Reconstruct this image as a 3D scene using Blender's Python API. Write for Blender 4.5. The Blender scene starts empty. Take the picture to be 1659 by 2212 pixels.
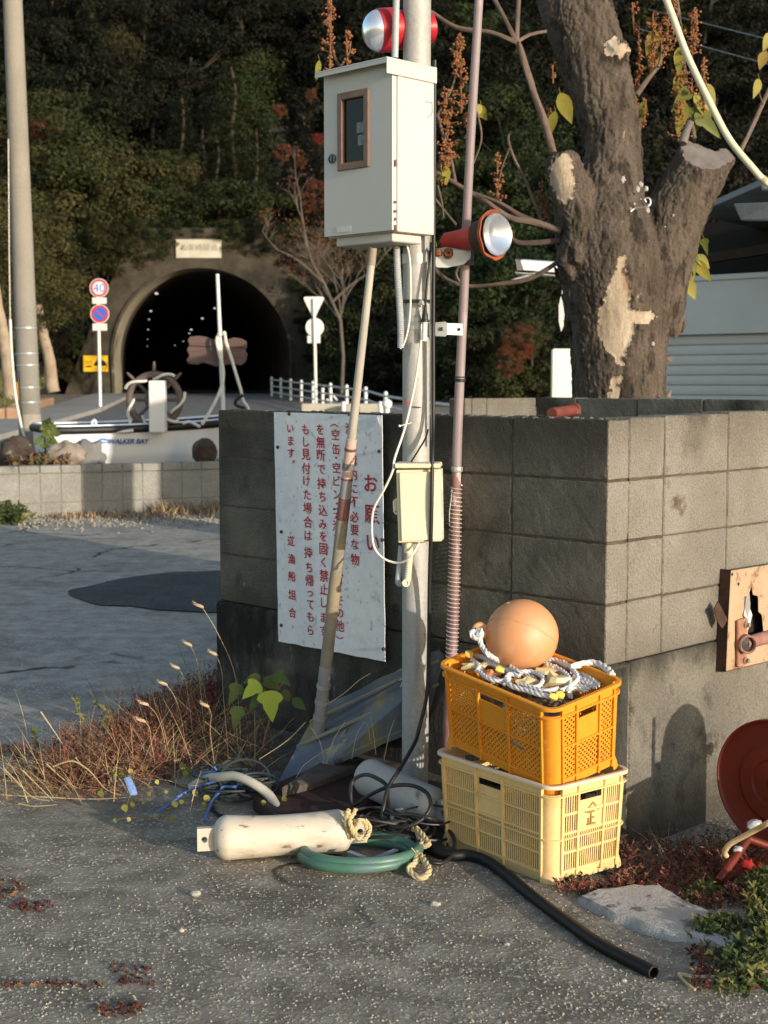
import bpy, bmesh, math, random
from math import sin, cos, pi, radians, tan, atan2, sqrt
from mathutils import Vector, Matrix, noise

# ------------------------------------------------------------------ camera, sky, sun, exposure
scene = bpy.context.scene
COL = scene.collection
F = 2212 * 50 / 36
EYE = 1.5
PITCH = math.atan(286 / F)
cam = bpy.data.cameras.new('camera')
cam.lens = 50; cam.sensor_width = 36; cam.sensor_fit = 'AUTO'
cam.clip_end = 600; cam.clip_start = .05
cam.dof.use_dof = True; cam.dof.focus_distance = 4.7; cam.dof.aperture_fstop = 6.3
cam_ob = bpy.data.objects.new('camera', cam); COL.objects.link(cam_ob)
cam_ob.location = (0, 0, EYE); cam_ob.rotation_euler = (pi / 2 - PITCH, 0, 0)
scene.camera = cam_ob

SUN_EL = radians(9.5)
SUN_H = Vector((.672, -.740, 0)).normalized()
SUN_DIR = Vector((SUN_H.x * cos(SUN_EL), SUN_H.y * cos(SUN_EL), sin(SUN_EL)))
world = bpy.data.worlds.new('World'); scene.world = world; world.use_nodes = True
nt = world.node_tree
sky = nt.nodes.new('ShaderNodeTexSky'); sky.sky_type = 'NISHITA'; sky.sun_disc = False
sky.sun_elevation = SUN_EL; sky.sun_rotation = atan2(SUN_H.x, SUN_H.y)
bg = nt.nodes['Background']; bg.inputs['Strength'].default_value = .15
nt.links.new(sky.outputs[0], bg.inputs['Color'])
sun = bpy.data.lights.new('sun', 'SUN'); sun.energy = 2.5; sun.angle = radians(.5)
sun.color = (1, .90, .77)
sun_ob = bpy.data.objects.new('sun', sun); COL.objects.link(sun_ob)
sun_ob.location = SUN_DIR * 60; sun_ob.rotation_euler = SUN_DIR.to_track_quat('Z', 'Y').to_euler()
vs = scene.view_settings
vs.view_transform = 'Standard'; vs.look = 'None'; vs.gamma = 1; vs.exposure = .88; vs.use_curve_mapping = False

# ------------------------------------------------------------------ measuring helpers (photo measured at 1659 x 2212)
K = 2688 / 1659
FWD = Vector((0, cos(PITCH), -sin(PITCH))); UPV = Vector((0, sin(PITCH), cos(PITCH)))
def ray(u, v):
    return Vector(((u - 829.5) / F, 0, 0)) + UPV * (-(v - 1106) / F) + FWD
def P(u, v, Y):
    d = ray(u, v); return Vector((0, 0, EYE)) + d * (Y / d.y)
def G(u, v, z=0.0):
    d = ray(u, v); return Vector((0, 0, EYE)) + d * ((z - EYE) / d.z)
def hit(u, v, p0, n):
    d = ray(u, v); o = Vector((0, 0, EYE)); return o + d * ((p0 - o).dot(n) / d.dot(n))
def reg(x0, y0, sc):
    return lambda x, y: ((x0 + x / sc) / K, (y0 + y / sc) / K)
S2 = sqrt(.5)
EL = Vector((-S2, S2, 0)); ER = Vector((S2, S2, 0)); NL = -ER; NR = -EL; ZV = Vector((0, 0, 1))
CORNER = Vector((.717, 4.55, 0))
def onL(u, v, off=0): return hit(u, v, CORNER + NL * off, NL)
def onR(u, v, off=0): return hit(u, v, CORNER + NR * off, NR)
def zg(y): return 0 if y < 18 else min((y - 18) * .01745, .82 + .1)

# ------------------------------------------------------------------ materials
MATS = {}
def mat(name, c, c2=None, vs=4, rough=.75, bump=0, bs=60, metal=0, spots=(), spec=.4, trans=0, alpha=1, emit=0, rnd=0, stretch=None, transl=0, detail=5, grain=0, gs=170, bands=()):
    if name in MATS: return MATS[name]
    m = bpy.data.materials.new(name); m.use_nodes = True; MATS[name] = m
    t = m.node_tree; N = t.nodes; L = t.links
    b = N['Principled BSDF']
    b.inputs['Roughness'].default_value = rough; b.inputs['Metallic'].default_value = metal
    b.inputs['Specular IOR Level'].default_value = spec
    if trans: b.inputs['Transmission Weight'].default_value = trans
    tc = N.new('ShaderNodeTexCoord'); co = tc.outputs['Object']
    if stretch:
        mp = N.new('ShaderNodeMapping'); mp.inputs['Scale'].default_value = stretch
        L.new(co, mp.inputs[0]); co = mp.outputs[0]
    def noi(scale, det=detail, r=.6):
        n = N.new('ShaderNodeTexNoise'); n.inputs['Scale'].default_value = scale; n.inputs['Detail'].default_value = det
        n.inputs['Roughness'].default_value = r
        L.new(co, n.inputs['Vector']); return n.outputs['Fac']
    def mix(a, bcol, fac):
        x = N.new('ShaderNodeMix'); x.data_type = 'RGBA'
        if isinstance(fac, float): x.inputs[0].default_value = fac
        else: L.new(fac, x.inputs[0])
        for k, s in ((6, a), (7, bcol)):
            if isinstance(s, (tuple, list)): x.inputs[k].default_value = (*s, 1)
            else: L.new(s, x.inputs[k])
        return x.outputs[2]
    def ramp(f, lo, hi):
        r = N.new('ShaderNodeMapRange'); r.interpolation_type = 'SMOOTHSTEP'
        r.inputs[1].default_value = lo; r.inputs[2].default_value = hi
        L.new(f, r.inputs[0]); return r.outputs[0]
    col = c
    if c2: col = mix(c, c2, ramp(noi(vs), .3, .7))
    for sc, sscale, th, soft in spots:
        col = mix(col, sc, ramp(noi(sscale), th, th + soft))
    for bcol, zlo, zhi, nsc, namp, amt in bands:        # weather stains that follow the height on the wall
        sx = N.new('ShaderNodeSeparateXYZ'); L.new(tc.outputs['Object'], sx.inputs[0])
        ma = N.new('ShaderNodeMath'); ma.operation = 'MULTIPLY_ADD'; ma.inputs[1].default_value = namp
        mp2 = N.new('ShaderNodeMapping'); mp2.inputs['Scale'].default_value = (1, 1, .25); L.new(tc.outputs['Object'], mp2.inputs[0])
        n2 = N.new('ShaderNodeTexNoise'); n2.inputs['Scale'].default_value = nsc; n2.inputs['Detail'].default_value = 7; n2.inputs['Roughness'].default_value = .65; L.new(mp2.outputs[0], n2.inputs['Vector'])
        L.new(n2.outputs['Fac'], ma.inputs[0]); L.new(sx.outputs[2], ma.inputs[2])
        off_ = namp * .5; f = ramp(ma.outputs[0], zlo + off_, zhi + off_) if zhi > zlo else None
        if f is None:
            r = N.new('ShaderNodeMapRange'); r.inputs[1].default_value = zhi + off_; r.inputs[2].default_value = zlo + off_; r.inputs[3].default_value = 1; r.inputs[4].default_value = 0; L.new(ma.outputs[0], r.inputs[0]); f = r.outputs[0]
        mm = N.new('ShaderNodeMath'); mm.operation = 'MULTIPLY'; mm.inputs[1].default_value = amt; L.new(f, mm.inputs[0])
        col = mix(col, bcol, mm.outputs[0])
    if grain:
        gm = N.new('ShaderNodeMix'); gm.data_type = 'RGBA'; gm.blend_type = 'MULTIPLY'; gm.inputs[0].default_value = 1
        if isinstance(col, tuple): gm.inputs[6].default_value = (*col, 1)
        else: L.new(col, gm.inputs[6])
        gr = N.new('ShaderNodeMapRange'); gr.inputs[1].default_value = .3; gr.inputs[2].default_value = .7; gr.inputs[3].default_value = 1 - grain; gr.inputs[4].default_value = 1 + grain
        gn = N.new('ShaderNodeTexNoise'); gn.inputs['Scale'].default_value = gs; gn.inputs['Detail'].default_value = 4; gn.inputs['Roughness'].default_value = .75
        L.new(tc.outputs['Object'], gn.inputs['Vector']); L.new(gn.outputs['Fac'], gr.inputs[0])
        cx_ = N.new('ShaderNodeCombineColor'); [L.new(gr.outputs[0], cx_.inputs[k]) for k in range(3)]
        L.new(cx_.outputs[0], gm.inputs[7]); col = gm.outputs[2]
    if rnd:
        oi = N.new('ShaderNodeObjectInfo'); hs = N.new('ShaderNodeHueSaturation')
        mr = N.new('ShaderNodeMapRange'); mr.inputs[3].default_value = 1 - rnd; mr.inputs[4].default_value = 1 + rnd
        L.new(oi.outputs['Random'], mr.inputs[0]); L.new(mr.outputs[0], hs.inputs['Value'])
        mr2 = N.new('ShaderNodeMapRange'); mr2.inputs[3].default_value = .5 - .04; mr2.inputs[4].default_value = .5 + .03
        ml = N.new('ShaderNodeMath'); ml.operation = 'MULTIPLY'; ml.inputs[1].default_value = 7.31
        fr = N.new('ShaderNodeMath'); fr.operation = 'FRACT'
        L.new(oi.outputs['Random'], ml.inputs[0]); L.new(ml.outputs[0], fr.inputs[0]); L.new(fr.outputs[0], mr2.inputs[0])
        L.new(mr2.outputs[0], hs.inputs['Hue'])
        if isinstance(col, tuple): hs.inputs['Color'].default_value = (*col, 1)
        else: L.new(col, hs.inputs['Color'])
        col = hs.outputs[0]
    if isinstance(col, tuple): b.inputs['Base Color'].default_value = (*col, 1)
    else: L.new(col, b.inputs['Base Color'])
    if bump:
        bp = N.new('ShaderNodeBump'); bp.inputs['Strength'].default_value = min(1, bump); bp.inputs['Distance'].default_value = .01 * max(1, bump)
        L.new(noi(bs, 6, .65), bp.inputs['Height']); L.new(bp.outputs[0], b.inputs['Normal'])
    if emit:
        b.inputs['Emission Color'].default_value = (*c, 1); b.inputs['Emission Strength'].default_value = emit
    if transl:
        tr = N.new('ShaderNodeBsdfTranslucent'); ms = N.new('ShaderNodeMixShader'); ms.inputs[0].default_value = transl
        if isinstance(col, tuple): tr.inputs[0].default_value = (*col, 1)
        else: L.new(col, tr.inputs[0])
        L.new(b.outputs[0], ms.inputs[1]); L.new(tr.outputs[0], ms.inputs[2]); L.new(ms.outputs[0], N['Material Output'].inputs[0])
    return m

# ------------------------------------------------------------------ mesh builder
class MB:
    def __init__(s): s.v = []; s.f = []; s.m = []; s.mi = 0
    def add(s, vs, fs):
        o = len(s.v); s.v += [Vector(a) for a in vs]
        for f in fs: s.f.append([i + o for i in f]); s.m.append(s.mi)
        return s
    def box(s, o, a, b, c):          # o a corner, a b c full edge vectors
        o, a, b, c = map(Vector, (o, a, b, c))
        vs = [o, o + a, o + a + b, o + b, o + c, o + a + c, o + a + b + c, o + b + c]
        fs = [(0, 3, 2, 1), (4, 5, 6, 7), (0, 1, 5, 4), (1, 2, 6, 5), (2, 3, 7, 6), (3, 0, 4, 7)]
        if a.cross(b).dot(c) < 0: fs = [tuple(reversed(f)) for f in fs]
        return s.add(vs, fs)
    def cbox(s, o, a, b, c): return s.box(Vector(o) - Vector(a) / 2 - Vector(b) / 2 - Vector(c) / 2, a, b, c)
    def bar(s, p, q, w, n, t):       # flat bar from p to q, width w in the plane with normal n, thickness t
        p, q, n = Vector(p), Vector(q), Vector(n).normalized(); d = q - p; e = d.cross(n).normalized()
        return s.box(p - e * w / 2 - n * t / 2, d, e * w, n * t)
    def gridbox(s, o, a, b, c, st=.04, rd=.0022, chip=.0035, mis=None, seed=0):    # box with worn, chipped edges
        o, a, b, c = map(Vector, (o, a, b, c)); A = [a, b, c]; sd = Vector((seed * 3.1, seed * 1.7, 0)); T = []
        for v in A:
            L = v.length; e = min(.004, L * .2) / L; e2 = min(.012, L * .3) / L; n = max(2, int(round((L - .024) / (st * .55)))); T.append([0, e] + [e2 + (1 - 2 * e2) * k / n for k in range(n + 1)] + [1 - e, 1])
        def pt(f):
            p = o + a * f[0] + b * f[1] + c * f[2]; ds = [min(f[k], 1 - f[k]) * A[k].length for k in range(3)]
            sec = sorted(ds)[1]; cz = max(0, noise.noise(p * 34 + sd) - .12) + .8 * max(0, noise.noise(p * 80 + sd) - .2)
            for k in range(3):
                if ds[k] < 1e-6:
                    n = A[k].normalized() * (1 if f[k] < .5 else -1)
                    p = p + n * (.0009 * noise.noise(p * 55 + sd) + (rd + chip * cz if sec < 1e-6 else (chip * cz * .8 if sec < .006 else 0)))
            return p
        for k in range(3):
            i, j = (k + 1) % 3, (k + 2) % 3; m = len(T[j])
            for side in (0, 1):
                q0 = len(s.v)
                for x in T[i]:
                    for y in T[j]:
                        f = [0, 0, 0]; f[k] = side; f[i] = x; f[j] = y; s.v.append(pt(f))
                for x in range(len(T[i]) - 1):
                    for y in range(m - 1):
                        r = q0 + x * m + y; fc = [r, r + m, r + m + 1, r + 1]
                        s.f.append(fc if (side == 1) == (A[0].cross(A[1]).dot(A[2]) > 0) else fc[::-1]); s.m.append(mis(k, side) if mis else s.mi)
        return s
    def prism(s, pts, ext):
        pts = [Vector(p) for p in pts]; ext = Vector(ext); n = len(pts)
        nn = sum(((pts[i]).cross(pts[(i + 1) % n]) for i in range(n)), Vector())
        if nn.dot(ext) > 0: pts = pts[::-1]
        vs = pts + [p + ext for p in pts]
        fs = [tuple(range(n)), tuple(range(2 * n - 1, n - 1, -1))]
        for i in range(n): j = (i + 1) % n; fs.append((j, i, i + n, j + n))
        return s.add(vs, fs)
    def tube(s, pts, r, n=8, cap=True, closed=False, flat=1.0, bumpy=0):
        pts = [Vector(p) for p in pts]; m = len(pts)
        rs = r if isinstance(r, (list, tuple)) else [r] * m
        up = None; vs = []
        for i in range(m):
            if closed: t = pts[(i + 1) % m] - pts[i - 1]
            else: t = pts[min(i + 1, m - 1)] - pts[max(i - 1, 0)]
            if t.length < 1e-9: t = Vector((0, 0, 1))
            t.normalize()
            if up is None:
                up = Vector((0, 0, 1)) if abs(t.z) < .9 else Vector((1, 0, 0))
            e = (up - t * up.dot(t))
            if e.length < 1e-6: e = t.orthogonal()
            e.normalize(); up = e; b = t.cross(e)
            for k in range(n):
                a = 2 * pi * k / n; rr = rs[i]
                if bumpy: rr *= 1 + bumpy * noise.noise(pts[i] * 6 + Vector((cos(a), sin(a), 0)) * 1.7)
                vs.append(pts[i] + e * cos(a) * rr * flat + b * sin(a) * rr)
        fs = []
        for i in range(m if closed else m - 1):
            j = (i + 1) % m
            for k in range(n): l = (k + 1) % n; fs.append((i * n + k, i * n + l, j * n + l, j * n + k))
        if cap and not closed:
            fs.append(tuple(range(n - 1, -1, -1))); fs.append(tuple((m - 1) * n + k for k in range(n)))
        return s.add(vs, fs)
    def lathe(s, o, axis, prof, n=24, ex=None, cap=True):     # prof: (distance along axis, radius)
        o, a = Vector(o), Vector(axis).normalized(); e = (Vector(ex) if ex else a.orthogonal()); e = (e - a * e.dot(a)).normalized(); b = a.cross(e)
        vs = []
        for d, r in prof:
            for k in range(n): t = 2 * pi * k / n; vs.append(o + a * d + (e * cos(t) + b * sin(t)) * max(r, 1e-5))
        fs = []
        for i in range(len(prof) - 1):
            for k in range(n): l = (k + 1) % n; fs.append((i * n + k, i * n + l, (i + 1) * n + l, (i + 1) * n + k))
        if cap: fs.append(tuple(range(n - 1, -1, -1))); q = (len(prof) - 1) * n; fs.append(tuple(q + k for k in range(n)))
        return s.add(vs, fs)
    def ball(s, c, r, n=12, sq=(1, 1, 1), jit=0, seed=0):
        c = Vector(c); vs = []; fs = []; m = n // 2; off = Vector((seed * 3.7, seed * 1.3, 0))
        for i in range(m + 1):
            th = pi * i / m
            for k in range(n):
                a = 2 * pi * k / n; d = Vector((sin(th) * cos(a), sin(th) * sin(a), cos(th)))
                rr = r * (1 + (jit * noise.noise(d * 1.8 + off) + jit * .5 * noise.noise(d * 4.5 + off) if jit else 0))
                vs.append(c + Vector((d.x * sq[0], d.y * sq[1], d.z * sq[2])) * rr)
        for i in range(m):
            for k in range(n): l = (k + 1) % n; fs.append((i * n + k, (i + 1) * n + k, (i + 1) * n + l, i * n + l))
        return s.add(vs, fs)
    def rope(s, pts, r, pitch=None, strands=3, n=6):
        pts = resample([Vector(p) for p in pts], r * .9); pitch = pitch or r * 7
        up = None; L = 0; lines = [[] for _ in range(strands)]
        for i, p in enumerate(pts):
            t = (pts[min(i + 1, len(pts) - 1)] - pts[max(i - 1, 0)]).normalized()
            if up is None: up = Vector((0, 0, 1)) if abs(t.z) < .9 else Vector((1, 0, 0))
            e = (up - t * up.dot(t)).normalized(); up = e; b = t.cross(e)
            if i: L += (p - pts[i - 1]).length
            for k in range(strands):
                a = 2 * pi * (k / strands + L / pitch); lines[k].append(p + (e * cos(a) + b * sin(a)) * r * .5)
        for l in lines: s.tube(l, r * .56, n)
        return s
    def build(s, name, m, parent=None, smooth=None, bevel=0, weld=False, seg=1, loc=None):
        base = Vector((0, 0, 0)); q = parent
        while q is not None: base += q.location; q = q.parent
        if parent is None and loc is not None: base = Vector(loc)
        me = bpy.data.meshes.new(name)
        me.from_pydata([v - base for v in s.v], [], s.f)
        ms = m if isinstance(m, (list, tuple)) else [m]
        for k in ms: me.materials.append(k)
        if len(ms) > 1: me.polygons.foreach_set('material_index', s.m)
        if bevel or weld:
            bm = bmesh.new(); bm.from_mesh(me)
            if weld: bmesh.ops.remove_doubles(bm, verts=bm.verts, dist=1e-5)
            if bevel:
                es = [e for e in bm.edges if len(e.link_faces) == 2 and e.calc_face_angle(0) > .6]
                bmesh.ops.bevel(bm, geom=es, offset=bevel, segments=seg, profile=.7, affect='EDGES', clamp_overlap=True)
            bm.to_mesh(me); bm.free()
        if smooth is not None:
            me.polygons.foreach_set('use_smooth', [True] * len(me.polygons))
            if smooth < 3:
                me.set_sharp_from_angle(angle=smooth)
        me.update()
        o = bpy.data.objects.new(name, me); COL.objects.link(o)
        if parent is not None: o.parent = parent
        else: o.location = base
        return o
def cr(pts, n=6, closed=False):
    pts = [Vector(p) for p in pts]; out = []; m = len(pts)
    for i in range(m if closed else m - 1):
        p0 = pts[i - 1] if (closed or i > 0) else pts[0]; p1 = pts[i]; p2 = pts[(i + 1) % m]
        p3 = pts[(i + 2) % m] if (closed or i + 2 < m) else pts[-1]
        for k in range(n):
            t = k / n
            out.append(.5 * ((2 * p1) + (p2 - p0) * t + (2 * p0 - 5 * p1 + 4 * p2 - p3) * t * t + (3 * p1 - p0 - 3 * p2 + p3) * t ** 3))
    if not closed: out.append(pts[-1])
    return out
def resample(pts, step):
    out = [pts[0]]; acc = 0
    for i in range(1, len(pts)):
        d = (pts[i] - pts[i - 1]); L = d.length; pos = step - acc
        while pos < L: out.append(pts[i - 1] + d * (pos / L)); pos += step
        acc = L - (pos - step)
    if (out[-1] - pts[-1]).length > step * .3: out.append(pts[-1])
    return out
def lerp(a, b, t): return a + (b - a) * t

def tag(o, label=None, cat=None, group=None, kind=None):
    if label: o['label'] = label
    if cat: o['category'] = cat
    if group: o['group'] = group
    if kind: o['kind'] = kind
    return o
def thing(name, label, cat, loc=(0, 0, 0), group=None):
    o = bpy.data.objects.new(name, None); COL.objects.link(o); o.location = loc; o.empty_display_size = .1
    return tag(o, label, cat, group)
def copy_tree(o, parent=None):
    c = o.copy(); COL.objects.link(c)
    if parent is not None: c.parent = parent
    for ch in [k for k in o.children]: copy_tree(ch, c)
    return c
def text_geo(s, size, off=0):
    cu = bpy.data.curves.new('lettering', 'FONT'); cu.body = s; cu.size = size; cu.align_x = 'CENTER'; cu.align_y = 'CENTER'; cu.resolution_u = 3; cu.offset = off
    o = bpy.data.objects.new('lettering', cu); COL.objects.link(o)
    dg = bpy.context.evaluated_depsgraph_get()
    me = bpy.data.meshes.new_from_object(o.evaluated_get(dg))
    vs = [v.co.copy() for v in me.vertices]; fs = [tuple(p.vertices) for p in me.polygons]
    bpy.data.objects.remove(o); bpy.data.curves.remove(cu); bpy.data.meshes.remove(me)
    return vs, fs
def put_text(mb, s, size, o, ex, ey, shear=0, sx=1, off=0):
    vs, fs = text_geo(s, size, off * size); ex, ey = Vector(ex).normalized(), Vector(ey).normalized()
    cx = (max(v.x for v in vs) + min(v.x for v in vs)) / 2; cy = (max(v.y for v in vs) + min(v.y for v in vs)) / 2
    if s in '、。・': cx = cy = 0
    mb.add([Vector(o) + ex * ((v.x - cx) * sx + shear * (v.y - cy)) + ey * (v.y - cy) for v in vs], fs)
rng = random.Random(7)
# ------------------------------------------------------------------ materials of the place
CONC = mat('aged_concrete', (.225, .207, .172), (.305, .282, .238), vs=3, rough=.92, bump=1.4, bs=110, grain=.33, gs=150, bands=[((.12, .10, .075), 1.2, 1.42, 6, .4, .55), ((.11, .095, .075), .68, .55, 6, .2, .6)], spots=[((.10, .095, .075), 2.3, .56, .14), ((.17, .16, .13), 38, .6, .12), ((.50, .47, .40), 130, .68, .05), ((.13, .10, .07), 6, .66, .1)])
CONC_DARK = mat('dark_concrete', (.10, .097, .078), (.20, .19, .155), vs=4, rough=.95, bump=1.0, bs=80, spots=[((.035, .034, .026), 3.1, .47, .2), ((.30, .29, .24), 70, .7, .05)])
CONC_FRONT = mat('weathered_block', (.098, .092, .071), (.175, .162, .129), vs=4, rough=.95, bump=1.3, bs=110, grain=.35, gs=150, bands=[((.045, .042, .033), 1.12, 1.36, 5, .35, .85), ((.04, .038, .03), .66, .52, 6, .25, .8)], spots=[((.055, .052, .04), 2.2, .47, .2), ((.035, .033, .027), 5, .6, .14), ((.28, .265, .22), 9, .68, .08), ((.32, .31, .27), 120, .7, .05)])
MORTAR = mat('mortar', (.06, .045, .032), (.11, .09, .065), vs=20, rough=.95, bump=.6, bs=120)
FOOT = mat('stained_footing', (.16, .145, .118), (.245, .225, .185), vs=3, rough=.95, bump=1.6, bs=70, grain=.35, gs=130, bands=[((.03, .027, .02), .45, .6, 5, .3, .9), ((.05, .043, .033), .16, -.02, 6, .25, .8)], spots=[((.055, .05, .04), 2.6, .52, .12), ((.09, .075, .055), 8, .58, .12), ((.42, .4, .35), 95, .69, .06)])
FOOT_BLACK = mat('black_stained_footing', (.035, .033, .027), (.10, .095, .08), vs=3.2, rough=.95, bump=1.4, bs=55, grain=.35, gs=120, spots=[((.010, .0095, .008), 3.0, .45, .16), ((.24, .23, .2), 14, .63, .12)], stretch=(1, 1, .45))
SOIL = mat('soil', (.06, .047, .03), (.1, .08, .05), vs=9, rough=1, bump=1, bs=40)

def asphalt(name, matrix, pebble_a, pebble_b, vscale, crack=True, worn=(.2, .2, .19)):
    m = bpy.data.materials.new(name); m.use_nodes = True; t = m.node_tree; N = t.nodes; L = t.links; b = N['Principled BSDF']
    b.inputs['Roughness'].default_value = .88; b.inputs['Specular IOR Level'].default_value = .3
    tc = N.new('ShaderNodeTexCoord'); co = tc.outputs['Object']
    def vor(scale, feat='F1'):
        v = N.new('ShaderNodeTexVoronoi'); v.feature = feat; v.inputs['Scale'].default_value = scale; L.new(co, v.inputs['Vector']); return v
    def noi(scale, det=5):
        n = N.new('ShaderNodeTexNoise'); n.inputs['Scale'].default_value = scale; n.inputs['Detail'].default_value = det; n.inputs['Roughness'].default_value = .62
        L.new(co, n.inputs['Vector']); return n.outputs['Fac']
    def rmp(f, a, bb, lo=0, hi=1):
        r = N.new('ShaderNodeMapRange'); r.inputs[1].default_value = a; r.inputs[2].default_value = bb; r.inputs[3].default_value = lo; r.inputs[4].default_value = hi; L.new(f, r.inputs[0]); return r.outputs[0]
    def mixc(a, c, f):
        x = N.new('ShaderNodeMix'); x.data_type = 'RGBA'; L.new(f, x.inputs[0])
        for k, s in ((6, a), (7, c)):
            if isinstance(s, tuple): x.inputs[k].default_value = (*s, 1)
            else: L.new(s, x.inputs[k])
        return x.outputs[2]
    def mul(a, c):
        x = N.new('ShaderNodeMath'); x.operation = 'MULTIPLY'; L.new(a, x.inputs[0])
        if isinstance(c, float): x.inputs[1].default_value = c
        else: L.new(c, x.inputs[1])
        return x.outputs[0]
    v1 = vor(vscale); v2 = vor(vscale * 2.3)
    sep = N.new('ShaderNodeSeparateColor'); L.new(v1.outputs['Color'], sep.inputs[0])
    sep2 = N.new('ShaderNodeSeparateColor'); L.new(v2.outputs['Color'], sep2.inputs[0])
    stone = mixc(pebble_a, pebble_b, sep.outputs[1])
    stone = mixc(stone, (.60, .56, .48), rmp(sep.outputs[2], .84, .9))
    f1 = mul(rmp(v1.outputs['Distance'], .44, .34), rmp(sep.outputs[0], .22, .28))
    f2 = mul(rmp(v2.outputs['Distance'], .42, .28), rmp(sep2.outputs[0], .5, .58))
    c = mixc(tuple(x * .7 for x in matrix), worn, rmp(noi(7, 10), .40, .72, 0, .6))
    c = mixc(c, tuple(x * .38 for x in matrix), rmp(noi(1.7, 10), .52, .66, 0, .65))
    wr = rmp(noi(2.6, 8), .38, .62, .25, 1); c = mixc(c, stone, mul(mul(f2, .75), wr)); c = mixc(c, stone, mul(mul(f1, .8), wr))
    c = mixc(c, tuple(x * .5 for x in matrix), rmp(noi(.5, 7), .58, .7, 0, .4))
    h = mul(f1, 1.0)
    if crack:
        w = N.new('ShaderNodeTexNoise'); w.inputs['Scale'].default_value = 2.2; w.inputs['Detail'].default_value = 7; L.new(co, w.inputs['Vector'])
        vm = N.new('ShaderNodeVectorMath'); vm.operation = 'MULTIPLY_ADD'; vm.inputs[1].default_value = (.55, .55, .55)
        L.new(w.outputs['Color'], vm.inputs[0]); L.new(co, vm.inputs[2])
        cv = N.new('ShaderNodeTexVoronoi'); cv.feature = 'DISTANCE_TO_EDGE'; cv.inputs['Scale'].default_value = .62; L.new(vm.outputs[0], cv.inputs['Vector'])
        ck = mul(rmp(cv.outputs['Distance'], .016, .004), rmp(noi(.8, 3), .48, .58))
        c = mixc(c, (.02, .018, .015), ck)
        x = N.new('ShaderNodeMath'); x.operation = 'SUBTRACT'; L.new(h, x.inputs[0]); L.new(mul(ck, 1.5), x.inputs[1]); h = x.outputs[0]
    L.new(c, b.inputs['Base Color'])
    add = N.new('ShaderNodeMath'); add.operation = 'ADD'; L.new(h, add.inputs[0]); L.new(noi(vscale * .9, 4), add.inputs[1])
    bp = N.new('ShaderNodeBump'); bp.inputs['Strength'].default_value = .8; bp.inputs['Distance'].default_value = .0045; L.new(add.outputs[0], bp.inputs['Height']); L.new(bp.outputs[0], b.inputs['Normal'])
    return m
ASPH = asphalt('worn_asphalt', (.235, .20, .15), (.25, .212, .158), (.64, .56, .43), 66, True, (.50, .44, .345))
YARD = asphalt('pale_worn_paving', (.40, .355, .29), (.34, .305, .25), (.62, .56, .46), 52, True, (.64, .58, .485))
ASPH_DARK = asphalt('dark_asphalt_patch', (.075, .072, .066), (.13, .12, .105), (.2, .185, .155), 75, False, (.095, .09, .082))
ROAD = asphalt('road_asphalt', (.17, .165, .15), (.24, .23, .21), (.3, .29, .26), 40, False, (.24, .235, .215))

# ------------------------------------------------------------------ ground
def ground_z(x, y):
    z = zg(y)
    z -= .085 * max(0, min(1, (.62 - (x - y + 3.833) * S2) / .35)) * max(0, min(1, (x - .62) / .25)) * (1 if y < 9 else 0)
    return z + .012 * noise.noise(Vector((x * .7, y * .7, 0))) * (1 if y < 12 else .3)
mb = MB()
xs = [-90, -60, -40, -25, -16, -10, -7] + [-5 + .25 * i for i in range(41)] + [7, 10, 16, 25, 40, 60, 90]
ys = [-60, -30, -12, -5, -2, 0] + [1 + .22 * i for i in range(40)] + [10.5, 12, 14, 16, 18, 22, 27, 33, 40, 50, 60, 65.2, 80, 160]
for y in ys:
    for x in xs: mb.v.append(Vector((x, y, ground_z(x, y))))
nx = len(xs)
for j in range(len(ys) - 1):
    for i in range(nx - 1): mb.f.append([j * nx + i, j * nx + i + 1, (j + 1) * nx + i + 1, (j + 1) * nx + i]); mb.m.append(0)
tag(mb.build('ground', ASPH, smooth=9), kind='structure')

def sheet(name, m, pts, dz=.004, n=1):       # thin flat sheet lying on the ground
    q = MB(); k = len(pts)
    q.add([Vector((p[0], p[1], zg(p[1]) + dz + (.012 if p[1] < 12 else 0))) for p in pts], [tuple(range(k))])
    if q.f and (q.v[1] - q.v[0]).cross(q.v[2] - q.v[1]).z < 0: q.f[0].reverse()
    return tag(q.build(name, m), kind='structure')
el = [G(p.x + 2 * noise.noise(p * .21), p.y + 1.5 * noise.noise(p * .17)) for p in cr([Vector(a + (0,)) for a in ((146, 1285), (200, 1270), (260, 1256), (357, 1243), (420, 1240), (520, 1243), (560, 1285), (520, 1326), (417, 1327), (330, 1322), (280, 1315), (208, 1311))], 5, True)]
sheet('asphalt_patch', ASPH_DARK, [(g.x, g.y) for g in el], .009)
yp = [G(u, v) for u, v in ((-140, 1720), (60, 1672), (200, 1640), (330, 1596), (480, 1562), (640, 1490), (640, 1300), (640, 1100), (-300, 1128))]
sheet('yard_paving', YARD, [(g.x + .05 * noise.noise(g * 2), g.y) for g in yp], .004)
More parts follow.
